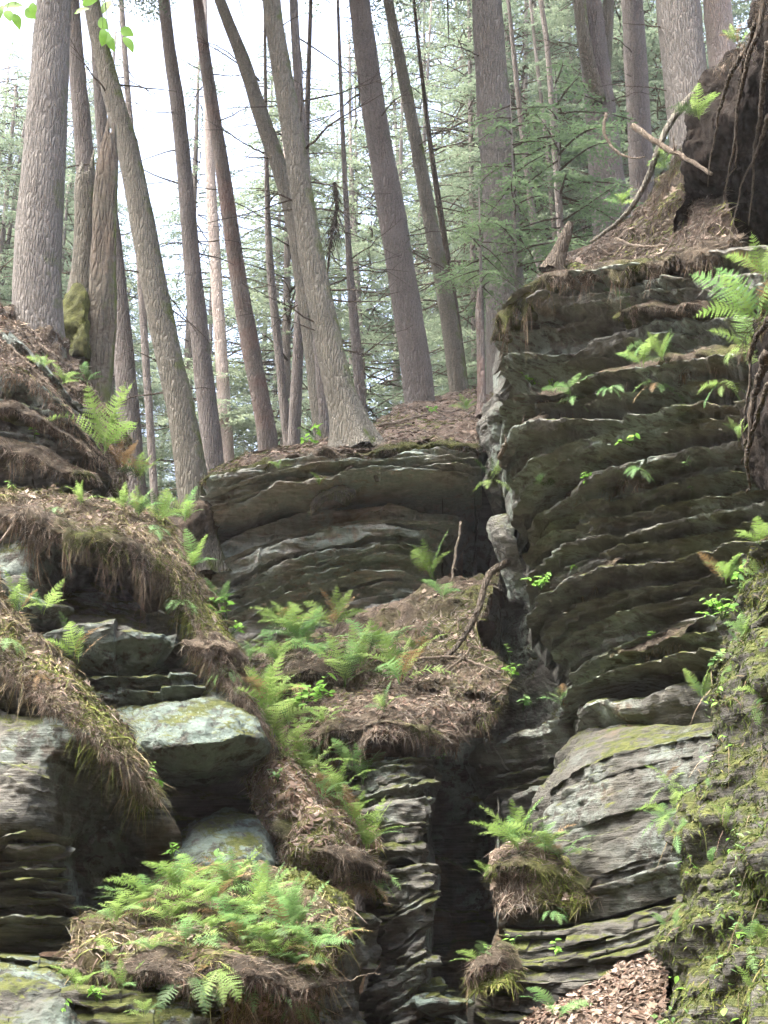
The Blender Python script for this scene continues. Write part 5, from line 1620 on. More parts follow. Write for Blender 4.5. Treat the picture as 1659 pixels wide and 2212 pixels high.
strata(brk, M['cliff_smooth'], [[(738, 1985, 9.5), (750, 1975, 9.3), (775, 1972, 9.3), (792, 1982, 9.5)], [(735, 2015, 9.5), (750, 2008, 9.35), (775, 2010, 9.35), (795, 2020, 9.5)],
                                [(730, 2110, 9.5), (750, 2110, 9.4), (775, 2110, 9.4), (795, 2110, 9.5)]], [1, 3], seed=151, proud=0.03, undercut=0.6, step=2)
s2 = Patch([[(520, 1665, 10.3), (570, 1620, 10.3), (620, 1610, 10.4), (670, 1640, 10.6), (720, 1680, 10.8), (770, 1725, 10.8)],
            [(525, 1690, 10.0), (575, 1660, 9.9), (630, 1660, 9.9), (680, 1690, 10.1), (740, 1730, 10.3), (800, 1775, 10.5)],
            [(550, 1735, 9.7), (600, 1720, 9.5), (650, 1720, 9.5), (710, 1745, 9.7), (770, 1785, 9.9), (825, 1825, 10.2)],
            [(580, 1790, 9.5), (630, 1785, 9.3), (680, 1790, 9.25), (730, 1810, 9.4), (785, 1840, 9.6), (835, 1875, 10.0)],
            [(600, 1845, 9.4), (650, 1845, 9.2), (700, 1850, 9.15), (745, 1865, 9.2), (790, 1885, 9.4), (832, 1915, 9.8)],
            [(620, 1890, 9.5), (665, 1895, 9.4), (710, 1905, 9.4), (750, 1915, 9.4), (790, 1930, 9.6), (825, 1945, 9.9)]], back=0.9)
s2.rough(0.10, 2.6, 151).rough(0.035, 9, 152, 4)
v, f = s2.mesh()
mossy = np.clip(0.5 + 1.4 * fbm(v * 2.2, 77, 3), 0, 1)[:, None]
o = obj('fern_slope', v, f, M['soil'], None, (np.array([0.16, 0.11, 0.075]) * (1 - mossy) + np.array([0.085, 0.095, 0.03]) * mossy) * (1 + 0.3 * fbm(v * 5, 9, 4))[:, None])
tag(o, 'mossy leaf-strewn slope running down from the boulder to the column', 'slope', None, 'structure')
# soil pad under the bright fern clump on the right boulder, and the leaf ramp
pad = Patch([[(1075, 1840, 10.0), (1110, 1815, 9.9), (1160, 1815, 9.85), (1215, 1840, 9.8), (1270, 1870, 9.7)],
             [(1070, 1870, 9.6), (1110, 1855, 9.4), (1165, 1855, 9.35), (1225, 1875, 9.35), (1290, 1900, 9.3)],
             [(1070, 1920, 9.5), (1115, 1910, 9.3), (1170, 1910, 9.2), (1230, 1920, 9.2), (1290, 1930, 9.1)],
             [(1075, 1970, 9.5), (1120, 1965, 9.3), (1170, 1955, 9.2), (1220, 1960, 9.15), (1260, 1965, 9.15)]], back=0.4)
pad.rough(0.07, 3, 161).rough(0.03, 9, 162, 4)
ramp = Patch([[(1120, 2235, 7.9), (1180, 2180, 8.1), (1260, 2130, 8.3), (1340, 2095, 8.4), (1430, 2070, 8.4)],
              [(1110, 2245, 7.6), (1180, 2205, 7.7), (1270, 2165, 7.8), (1350, 2130, 7.9), (1440, 2110, 7.9)],
              [(1100, 2260, 7.3), (1180, 2240, 7.3), (1270, 2205, 7.3), (1350, 2180, 7.4), (1440, 2160, 7.4)],
              [(1100, 2320, 6.9), (1180, 2310, 6.9), (1270, 2300, 6.9), (1350, 2290, 6.9), (1440, 2280, 6.9)]], back=0.8)
ramp.rough(0.05, 2.6, 163).rough(0.02, 9, 164, 4)
tuft = Patch([[(1015, 2090, 9.2), (1050, 2068, 9.2), (1090, 2055, 9.2), (1125, 2065, 9.2)],
              [(1012, 2110, 8.9), (1050, 2095, 8.8), (1090, 2085, 8.75), (1125, 2090, 8.8)],
              [(1015, 2145, 8.8), (1050, 2135, 8.7), (1085, 2130, 8.65), (1118, 2125, 8.7)]], back=0.4)
tuft.rough(0.05, 3, 165)
for pt, nm, lab in ((pad, 'soil_pad', 'brown soil pad under the bright fern clump on the grey slab'), (ramp, 'leaf_ramp', 'ramp of soil under pale fallen leaves at the bottom right'),
                    (tuft, 'soil_pad', 'small root-bound soil tuft at the foot of the cleft')):
    v, f = pt.mesh()
    o = obj(nm, v, f, M['soil'], None, np.array([0.150, 0.116, 0.09]) * (1 + 0.4 * fbm(v * 5, 9, 4))[:, None])
    tag(o, lab, 'soil', None, 'structure')
# diagonal litter edges on the left
d1 = Patch([[(-60, 1215, 9.9), (0, 1270, 9.7), (50, 1335, 9.6), (110, 1405, 9.5), (170, 1465, 9.4), (225, 1520, 9.3), (270, 1590, 9.2), (305, 1650, 9.2), (325, 1715, 9.3)],
            [(-60, 1260, 9.4), (0, 1320, 9.2), (40, 1375, 9.1), (95, 1435, 9.0), (155, 1490, 8.9), (210, 1540, 8.8), (258, 1605, 8.7), (298, 1665, 8.75), (322, 1725, 9.0)],
            [(-60, 1330, 9.0), (0, 1380, 8.9), (30, 1420, 8.8), (80, 1470, 8.7), (140, 1520, 8.6), (195, 1562, 8.5), (245, 1622, 8.45), (290, 1680, 8.6), (318, 1735, 8.9)],
            [(-60, 1400, 8.9), (0, 1430, 8.8), (30, 1455, 8.75), (75, 1500, 8.65), (130, 1545, 8.55), (185, 1585, 8.5), (238, 1640, 8.5), (285, 1695, 8.65), (314, 1745, 8.95)]], back=0.5)
d1.rough(0.06, 3, 171).rough(0.03, 9, 172, 4)
d2 = Patch([[(-60, 1050, 11.0), (40, 1055, 10.9), (140, 1068, 10.8), (240, 1085, 10.7), (320, 1110, 10.7), (380, 1170, 10.7), (430, 1260, 10.5), (490, 1370, 10.3), (540, 1480, 10.2), (590, 1610, 10.2)],
            [(-60, 1062, 10.5), (40, 1068, 10.4), (140, 1085, 10.3), (240, 1105, 10.2), (315, 1135, 10.2), (370, 1195, 10.2), (420, 1285, 10.1), (480, 1390, 9.9), (532, 1495, 9.8), (587, 1620, 9.9)],
            [(-60, 1080, 10.2), (40, 1090, 10.1), (140, 1110, 9.95), (240, 1135, 9.85), (310, 1165, 9.9), (360, 1225, 10.0), (410, 1310, 9.9), (470, 1410, 9.7), (524, 1510, 9.6), (584, 1630, 9.75)],
            [(-60, 1110, 10.2), (40, 1120, 10.1), (140, 1150, 9.95), (230, 1180, 9.85), (300, 1205, 9.9), (350, 1255, 10.05), (402, 1335, 9.95), (462, 1432, 9.8), (520, 1530, 9.7), (580, 1640, 9.8)]], back=0.5)
d2.rough(0.07, 3, 173).rough(0.03, 9, 174, 4)
for pt, lab, c in ((d1, 'diagonal litter-covered rock edge descending in front of the slab stack', (0.14, 0.112, 0.08)),
                   (d2, 'long litter-covered rim running from the left edge down to the pale boulder', (0.132, 0.106, 0.073))):
    v, f = pt.mesh()
    o = obj('litter_edge', v, f, M['soil'], None, np.array(c) * (1 + 0.4 * fbm(v * 5, 9, 4))[:, None])
    tag(o, lab, 'bank', None, 'structure')

# roots twisting over the dark earth banks
rr5 = np.random.default_rng(88)
for root_, pts_ in ((bank, [[(1655, -40, 9.3), (1640, 60, 9.3), (1610, 160, 9.5), (1590, 280, 9.8), (1560, 420, 10.2)], [(1659, 90, 9.1), (1648, 200, 9.4), (1640, 320, 9.9), (1620, 480, 10.2)],
                            [(1600, 120, 9.5), (1565, 200, 9.8), (1545, 300, 10.1), (1530, 400, 10.3)], [(1659, 250, 9.5), (1640, 330, 9.9), (1600, 420, 10.2), (1585, 490, 10.2)],
                            [(1630, 50, 9.3), (1600, 230, 9.8), (1605, 330, 10.0), (1575, 380, 10.2)]]),
                    (fgr, [[(1659, 690, 7.2), (1630, 760, 7.5), (1618, 850, 7.6), (1612, 940, 7.7), (1625, 1040, 7.7)], [(1659, 760, 7.1), (1640, 860, 7.3), (1630, 960, 7.4), (1640, 1060, 7.6)],
                           [(1659, 830, 7.0), (1645, 900, 7.2), (1622, 960, 7.5), (1605, 1000, 7.7)]])):
    for k, pl in enumerate(pts_):
        pl = np.array(pl, float)
        q = catmull(at(pl[:, 0], pl[:, 1], pl[:, 2] - 0.08), 30)
        q[1:] += np.cumsum(rr5.normal(0, 0.006, (29, 3)), axis=0)
        V, F = tube(q, np.linspace(0.026, 0.005, 30) * rr5.uniform(0.5, 1.2), 8, k, 0.08)
        obj('root', V, F, M['bark_dark'], root_)
# ------------------------------------------------------------------ TREES on the cliff top
G1 = 'trees standing on the cliff top'
CR = CROWNS
TREES = [
    ('thick straight grey trunk at the far left', [(117, 0, 84), (105, 200, 92), (92, 400, 102), (80, 600, 110), (82, 720, 116), (92, 800, 118)], 12.2, 'bark_grey', 0, 1, 5.6),
    ('brown trunk partly hidden behind the broken mossy snag', [(156, 0, 34), (163, 110, 38), (174, 230, 42), (184, 350, 44), (198, 560, 46), (215, 760, 48)], 15.5, 'bark_brown', 1, 5, None),
    ('leaning rough-barked trunk rising from the gap between left bank and centre cliff', [(196, 0, 42), (222, 120, 44), (250, 230, 48), (277, 325, 52), (300, 440, 55), (322, 560, 58), (345, 680, 60), (372, 800, 62), (400, 930, 64), (420, 1075, 68)], 14.6, 'bark_olive', 2, 7, 5.6),
    ('thin pole trunk just right of the top of the broken snag', [(262, 0, 13), (272, 150, 14), (284, 300, 15), (296, 480, 16), (310, 700, 17)], 21, 'bark_brown', None, 5, None),
    ('slim brown trunk behind the foot of the broken snag', [(225, 330, 30), (240, 480, 36), (256, 640, 42), (272, 820, 46), (288, 1010, 50)], 15.0, 'bark_brown', None, 3, None),
    ('slender reddish-brown trunk, third tall trunk from the left', [(354, 0, 28), (368, 120, 31), (385, 240, 34), (400, 390, 36), (414, 560, 39), (430, 720, 42), (448, 880, 45), (464, 1030, 48)], 17.0, 'bark_brown', 1, 5, 6.2),
    ('overexposed pale trunk between the two slender brown trunks', [(452, 330, 22), (460, 480, 25), (468, 620, 27), (480, 800, 29), (493, 1030, 32)], 24.0, 'bark_pale_overexposed', None, 1, None),
    ('slender trunk with a red stained foot on the cliff top', [(427, 0, 25), (445, 140, 29), (470, 300, 33), (493, 450, 35), (516, 610, 38), (545, 770, 41), (572, 910, 43), (584, 1005, 46)], 17.5, 'bark_red', 0, 9, 6.2),
    ('strongly leaning trunk crossing behind the mossy leaning tree', [(475, 0, 27), (502, 70, 30), (527, 135, 33), (566, 255, 36), (601, 355, 38), (630, 455, 39), (650, 570, 40), (672, 720, 42), (695, 900, 44)], 16.5, 'bark_olive', 2, 6, None),
    ('mossy leaning tree with spreading roots on the centre cliff edge', [(586, 0, 44), (598, 90, 46), (612, 170, 48), (634, 300, 51), (655, 440, 54), (676, 570, 57), (702, 700, 61), (730, 830, 68), (752, 910, 78), (770, 985, 92)], 14.2, 'bark_olive', 3, 10, 6.6),
    ('thin dark stem rising beside the top of the mossy leaning tree', [(634, 0, 20), (640, 110, 21), (648, 230, 22), (657, 330, 22), (668, 480, 22), (680, 640, 22)], 14.9, 'bark_brown', None, 3, None),
    ('whitish trunk showing left of the mossy leaning tree foot', [(636, 470, 28), (650, 590, 32), (668, 710, 35), (690, 840, 38), (708, 950, 42)], 21.0, 'bark_pale_overexposed', None, 0, None),
    ('thin dark pole left of the low whitish trunk', [(574, 240, 9), (577, 420, 12), (584, 580, 17), (602, 760, 19), (622, 960, 22)], 19.0, 'bark_brown', None, 5, None),
    ('short dark trunk leaning right beside the thin dark pole', [(652, 560, 20), (648, 660, 23), (642, 800, 25), (634, 975, 28)], 18.5, 'bark_brown', None, 2, None),
    ('big smooth brown trunk in the middle, leaning left', [(776, 0, 52), (790, 110, 54), (808, 240, 57), (834, 390, 61), (862, 560, 64), (888, 720, 66), (908, 870, 68)], 17.2, 'bark_brown', 0, 6, 7.7),
    ('medium trunk just right of the big middle trunk', [(838, 0, 24), (858, 100, 27), (878, 200, 29), (905, 340, 32), (932, 490, 35), (956, 610, 38), (975, 720, 40), (992, 850, 43)], 17.8, 'bark_olive', 1, 7, 7.9),
    ('thin branchy stem between the medium trunk and the broad straight trunk', [(918, 220, 10), (932, 330, 12), (950, 450, 14), (968, 570, 15), (985, 680, 16), (1000, 800, 17)], 18.3, 'bark_dark', None, 12, None),
    ('dark low stem below the leaning mossy tree on its right side', [(752, 520, 14), (758, 620, 18), (768, 730, 22), (776, 830, 24), (785, 935, 26)], 17.0, 'bark_brown', None, 8, None),
    ('broad straight grey-brown trunk right of centre', [(1050, 0, 73), (1058, 120, 76), (1070, 280, 80), (1080, 430, 83), (1086, 580, 85), (1092, 740, 87)], 16.5, 'bark_grey', 2, 3, 8.0),
    ('forked dark trunk behind the fallen branch, upper right', [(1266, -10, 66), (1282, 110, 68), (1296, 230, 74), (1308, 350, 80), (1320, 480, 84)], 17.5, 'bark_brown', 3, 5, 8.8),
    ('straight trunk between the forked trunk and the widest trunk', [(1366, 0, 52), (1372, 110, 54), (1378, 230, 56), (1386, 380, 58)], 19.5, 'bark_brown', 0, 4, 9.0),
    ('widest grey trunk at upper right above the fallen branch', [(1464, 0, 104), (1474, 100, 106), (1488, 220, 109), (1502, 380, 112)], 14.5, 'bark_grey', 1, 2, 8.2),
    ('pale trunk beside the overhanging earth bank', [(1548, 0, 66), (1556, 80, 67), (1566, 170, 69), (1576, 280, 72)], 16.5, 'bark_pale_overexposed', None, 1, 8.6),
    ('thin grey pole behind the sapling foliage, left one', [(1112, 140, 11), (1124, 250, 13), (1142, 400, 14), (1160, 540, 16)], 21.0, 'bark_brown', None, 4, None),
    ('thin grey pole reaching the top edge behind the sapling foliage', [(1168, 0, 12), (1182, 100, 13), (1192, 230, 14), (1202, 380, 15), (1210, 500, 16)], 22.0, 'bark_brown', None, 5, None),
    ('thin grey pole nearest the forked trunk', [(1165, 180, 9), (1176, 270, 10), (1188, 390, 11), (1196, 480, 12)], 24.0, 'bark_brown', None, 3, None),
]
roots = {}
for k, (lab, tr, Y, mat, cr, nbr, foot) in enumerate(TREES):
    roots[k] = tree(lab, tr, Y, mat, 100 + k, crown=CR[cr] if cr is not None else None, crown_z=(float(at(0, -60, Y)[2]) + 1.2) if cr is not None else None,
                    nbr=nbr, foot=foot, up=7.0 if cr is not None else 4.0, name='conifer_tree', group=G1)

# traced dead limbs of the middle trees (root index, from, to)
LIMBS = [(9, (657, 325, 14.2), (735, 255, 13.6), (829, 205, 13.2), 7), (9, (655, 218, 14.2), (740, 200, 13.8), (829, 175, 13.4), 6), (9, (650, 300, 14.2), (660, 180, 14.0), (655, 100, 14.0), 5),
         (7, (560, 175, 17.5), (500, 130, 17.0), (415, 85, 16.6), 7), (7, (540, 150, 17.5), (480, 110, 17.2), (410, 75, 17.0), 5), (2, (240, 215, 14.6), (185, 130, 14.2), (150, 60, 14), 6),
         (8, (572, 330, 16.5), (520, 300, 16.2), (475, 270, 16), 6), (14, (815, 260, 17.2), (860, 210, 16.6), (905, 195, 16.2), 6), (15, (900, 320, 17.8), (960, 280, 17.3), (1030, 240, 17), 5),
         (18, (1040, 120, 16.4), (985, 100, 16), (930, 110, 15.6), 5), (19, (1285, 120, 17.4), (1230, 90, 17), (1180, 100, 16.8), 6), (20, (1372, 120, 19.4), (1330, 80, 19), (1290, 90, 18.6), 5),
         (5, (385, 240, 17), (330, 240, 16.6), (290, 215, 16.4), 4), (9, (668, 395, 14.2), (720, 405, 13.9), (790, 430, 13.6), 5)]
for i, (ri, a, b, c, w) in enumerate(LIMBS):
    q = catmull(np.array([at(*a), at(*b), at(*c)]), 14)
    q = q + np.cumsum(np.random.default_rng(i).normal(0, 0.008, q.shape), axis=0)
    q[0] = at(*a)
    V, F = tube(q, np.linspace(w * 0.0023, w * 0.0006, 14), 6)
    limb = obj('branch', V, F, M['bark_dark'], roots[ri])
    rr_ = np.random.default_rng(i + 40)
    for j in range(5):
        kk = int(rr_.integers(4, 13))
        e = unit(q[-1] - q[0] + rr_.normal(0, 0.9, 3))
        V, F = tube(q[kk] + e * np.linspace(0, rr_.uniform(0.15, 0.45), 4)[:, None], np.linspace(0.006, 0.002, 4), 4)
        obj('twig', V, F, M['bark_dark'], limb)
# spreading roots of the mossy leaning tree
for i, (a, b, c, w) in enumerate([((765, 975, 14.0), (720, 970, 13.95), (665, 985, 13.9), 30), ((780, 985, 14.0), (800, 1000, 13.8), (815, 1040, 13.75), 26), ((770, 985, 13.9), (760, 1005, 13.75), (745, 1020, 13.75), 24),
                                  ((785, 965, 14.1), (830, 965, 14.0), (880, 985, 13.85), 22)]):
    q = catmull(np.array([at(*a), at(*b), at(*c)]), 16)
    V, F = tube(q, np.linspace(w * 0.0024, w * 0.0008, 16), 9, i, 0.12)
    obj('root', V, F, M['bark_olive'], roots[9])
# the fork of the dark upper-right trunk
for i, (a, b, c, w) in enumerate([((1292, 220, 17.3), (1262, 90, 17.0), (1240, -120, 16.9), 34), ((1300, 230, 17.5), (1310, 90, 17.6), (1322, -120, 17.6), 30)]):
    q = catmull(np.array([at(*a), at(*b), at(*c)]), 20)
    V, F = tube(q, np.linspace(w * 0.0034, w * 0.0026, 20), 14, i + 5, 0.05)
    obj('forked_stem', V, F, M['bark_olive'], roots[19])

# broken mossy snag
snag = thing('broken_snag', 'broken rotten snag with mossy bark on one half, beside the thick left trunk', 'tree stump', at(205, 860, 13.0), None)


def shard(px0, pts, Y, mat, name, seed, nseg=22, jag=0.25, flat=0.7):
    tr = np.array(pts, float)
    P = at(tr[:, 0], tr[:, 1], Y)
    rad = tr[:, 2] * mpp(Y) * 0.5
    C = catmull_u(np.concatenate([P, rad[:, None]], 1), 60)
    th = np.linspace(0, 2 * math.pi, nseg, endpoint=False)
    off = np.stack([np.cos(th), np.sin(th) * flat, 0 * th], -1)
    q = C[:, None, :3] + off[None] * C[:, None, 3:4]
    rel = 0.30 * fbm(q * np.array([9, 9, 0.9]), seed, 3)
    q = C[:, None, :3] + off[None] * (C[:, None, 3:4] * (1 + rel[..., None]))
    # splintered top
    tj = fbm(np.stack([th * 1.7, th * 0, th * 0 + seed], -1), seed, 3)
    for i in range(8):
        q[i, :, 2] += (jag * tj - 0.1) * (1 - i / 8)
    V = q.reshape(-1, 3)
    n = len(C)
    i, j = np.meshgrid(np.arange(n - 1), np.arange(nseg), indexing='ij')
    j2 = (j + 1) % nseg
    F = np.stack([i * nseg + j, (i + 1) * nseg + j, (i + 1) * nseg + j2, i * nseg + j2], -1).reshape(-1, 4)
    V = np.vstack([V, q[0].mean(0) - np.array([0, 0, 0.15])])
    jj = np.arange(nseg)
    cap = np.stack([np.full(nseg, n * nseg), jj, (jj + 1) % nseg], -1)
    obj(name, V, [F, cap], M[mat], snag)


shard(0, [(240, 262, 16), (238, 300, 30), (232, 380, 48), (226, 520, 56), (220, 660, 62), (214, 780, 66), (208, 880, 70)], 13.0, 'heartwood', 'heartwood', 3)
shard(0, [(188, 350, 26), (184, 400, 46), (180, 520, 54), (174, 640, 60), (168, 720, 66), (160, 830, 74)], 13.2, 'bark_olive', 'bark_slab', 5)
kp2 = Patch([[(140, 640, 13.2), (160, 610, 13.0), (185, 620, 12.9), (200, 660, 13.0)], [(138, 700, 13.0), (160, 690, 12.8), (185, 690, 12.7), (202, 710, 12.9)],
             [(140, 770, 13.0), (160, 770, 12.8), (185, 770, 12.7), (200, 780, 12.9)]], back=0.3)
kp2.rough(0.06, 4, 5)
kv, kf = kp2.mesh()
obj('moss_cushion', kv, kf, M['soil'], snag, np.array([0.10, 0.11, 0.035]) * (1 + 0.4 * fbm(kv * 9, 4, 3))[:, None])
stub = thing('red_stub', 'short broken reddish stub beside the broad straight trunk', 'tree stump', at(1036, 780, 14.6))
V, F = trunk_mesh(np.array([at(1033, 622, 14.6), at(1034, 680, 14.6), at(1037, 730, 14.6), at(1042, 900, 14.6)]), np.array([0.012, 0.04, 0.045, 0.05]), 5, 12, 0.05)
obj('trunk', V, F, M['bark_red'], stub)
stub2 = thing('leaning_stub', 'short black leaning stump on the needle bank above the layered cliff', 'tree stump', at(1190, 590, 11.9))
V, F = trunk_mesh(np.array([at(1232, 482, 11.9), at(1222, 510, 11.9), at(1208, 545, 11.9), at(1192, 590, 11.9)]), np.array([0.035, 0.06, 0.07, 0.085]), 6, 14, 0.04)
obj('trunk', V, F, M['bark_dark'], stub2)

# ------------------------------------------------------------------ forest further back
rb = np.random.default_rng(77)
BG_SPOTS = []
for k in range(88):
    px = rb.uniform(-120, 1780)
    if 330 < px < 740 and rb.uniform() < 0.6:
        px += 700
    Y = rb.uniform(23, 46)
    BG_SPOTS.append((px, Y))
REGIONS = ['left of the thick left trunk', 'behind the broken snag', 'behind the slender reddish trunk', 'behind the red-footed trunk', 'behind the mossy leaning tree',
           'behind the big middle trunk', 'left of the broad straight trunk', 'right of the broad straight trunk', 'behind the forked trunk', 'behind the widest trunk', 'beyond the earth bank']
for k, (px, Y) in enumerate(BG_SPOTS):
    x = float(at(px, 1000, Y)[0])
    gz = float(ground_z(x, Y))
    # tree tops: open sky upper left, closed canopy to the right
    if px < 180:
        top = rb.uniform(60, 420)
    elif px < 720:
        top = rb.uniform(330, 760) if rb.uniform() < 0.55 else rb.uniform(20, 300)
    elif px < 900:
        top = rb.uniform(-50, 300)
    else:
        top = rb.uniform(-300, 0)
    zt = float(at(px, top, Y)[2])
    zl = float(at(px, 1130, Y)[2]) - rb.uniform(0.0, 1.5)
    zl = max(gz + 1.0, zl)
    ci = int(rb.integers(0, len(CR)))
    hgt = zt - zl
    if hgt < 2.5:
        continue
    place = REGIONS[min(len(REGIONS) - 1, max(0, int((px + 120) / 1900 * len(REGIONS))))]
    depth_ = 'near' if Y < 30 else ('middle-distance' if Y < 38 else 'far')
    root = thing('forest_tree', '%s hazy hemlock tree in the forest %s' % (depth_, place), 'tree', (x, Y, gz), '%s forest hemlocks %s' % (depth_, place))
    r0 = rb.uniform(0.07, 0.16)
    zz = np.linspace(zt, gz - 0.2, 12)
    lean = rb.normal(0, 0.03)
    pts = np.stack([x + lean * (zz - gz), np.full(12, Y), zz], -1)
    V, F = tube(pts, np.linspace(0.03, r0, 12), 9, k, 0.08)
    obj('trunk', V, F, M['bark_brown'], root)
    H0 = 10.0 if ci == 3 else 11.0
    wd = rb.uniform(0.9, 1.35)
    for me, nm in zip(CR[ci], ('crown', 'branches')):
        o = bpy.data.objects.new(nm, me)
        link(o, root)
        o.location = (lean * (zl - gz), 0, zl - gz)
        o.rotation_euler = (0, 0, rb.uniform(0, 6.28))
        o['kind'] = 'stuff'
        o.scale = (wd, wd, hgt / H0)
# young hemlocks with fresh green sprays in front of the right trunks
for k, (px, py, Y, sc, i, lab) in enumerate([(1115, 590, 15.6, 0.95, 0, 'young hemlock with fresh green sprays in front of the broad straight trunk'),
                                             (1215, 520, 16.2, 1.0, 1, 'young hemlock with fresh green sprays below the forked trunk'),
                                             (1040, 640, 15.2, 0.55, 1, 'small hemlock sapling at the left foot of the broad straight trunk')]):
    p = at(px, py, Y)
    root = thing('hemlock_sapling', lab, 'tree', (p[0], p[1], p[2] - 0.9), 'young hemlocks')
    V, F = tube(np.array([p + np.array([0, 0, 2.7 * sc]), p, p - np.array([0, 0, 0.9])]), [0.006, 0.025, 0.03], 7)
    obj('trunk', V, F, M['bark_brown'], root)
    for me, nm in zip(SAPLING[i], ('crown', 'branches')):
        o = bpy.data.objects.new(nm, me)
        link(o, root)
        o.location = (0, 0, 0.9)
        o.rotation_euler = (0, 0, k * 2.1)
        o['kind'] = 'stuff'
        o.scale = (sc, sc, sc)
# dead drooping branch tangle
tang = thing('dead_branch_tangle', 'dark dead twig tangle hanging behind the mossy leaning tree', 'branch', at(720, 600, 16.5))
parts = []
rt = np.random.default_rng(5)
main = catmull(np.array([at(722, 395, 16.5), at(728, 440, 16.5), at(722, 480, 16.5), at(712, 540, 16.5), at(705, 625, 16.5)]), 20)
parts.append(tube(main, np.linspace(0.03, 0.012, 20), 7))
for i in range(150):
    k = int(rt.integers(0, 16))
    d = unit(np.array([rt.normal(0, 0.7), rt.normal(0, 0.6), rt.normal(-0.7, 0.5)]))
    L = rt.uniform(0.1, 0.32) * (1.2 if 3 < k < 11 else 0.6)
    s = np.linspace(0, 1, 5)[:, None]
    parts.append(tube(main[k] + d * L * s - np.array([0, 0, 0.12]) * s * s, np.linspace(0.006, 0.002, 5), 4))
V, F, _ = join(parts)
obj('twigs', V, F, M['bark_dark'], tang)['kind'] = 'stuff'

# beech twig with bright leaves at the top left
LEAFT = [((205, 8, 8.2), [(160, 30, 20), (178, 12, 30), (215, 40, -60), (222, 62, -80), (232, 68, -100), (235, 78, -75), (262, 62, -40), (268, 80, -55), (238, 2, -110)], 'beech twig with bright green leaves beside the leaning trunk top'),
         ((30, -20, 8.2), [(15, 22, -70), (30, 30, -65), (55, 20, -50), (70, 6, -80), (48, 12, 190), (5, 12, -100)], 'beech twig with bright green leaves in the top left corner')]
for bi, (b, lv, lab) in enumerate(LEAFT):
    p0 = at(b[0], b[1] - 60, b[2])
    root = thing('beech_twig', lab, 'twig', p0, 'beech twigs hanging into view')
    for i, (px, py, ang) in enumerate(lv):
        q = at(px, py, b[2] + 0.05 * (i % 3))
        st = catmull(np.array([p0, (p0 + q) / 2 + np.array([0.02, 0, 0.04]), q]), 8)
        V, F = tube(st, np.linspace(0.004, 0.0015, 8), 4)
        obj('stem', V, F, M['bark_dark'], root)
        ms = LEAFS['beech_leaf']
        a = math.radians(ang)
        d = Vector((math.cos(a), -0.25, math.sin(a)))
        zq = Vector((0.3 * math.sin(i * 2.1), -1, 0.5 * math.cos(i * 1.7)))
        yv = d.normalized()
        xv = yv.cross(zq).normalized()
        zv = xv.cross(yv)
        Mx = Matrix((xv, yv, zv)).transposed()
        o = bpy.data.objects.new('leaf', ms[i % 2])
        link(o, root)
        o.rotation_euler = Mx.to_euler()
        o.location = Vector([float(t_) for t_ in (q - p0)])
        L = 44 * mpp(b[2]) * (0.9 + 0.25 * ((i * 37) % 10) / 10)
        o.scale = (L, L, L)

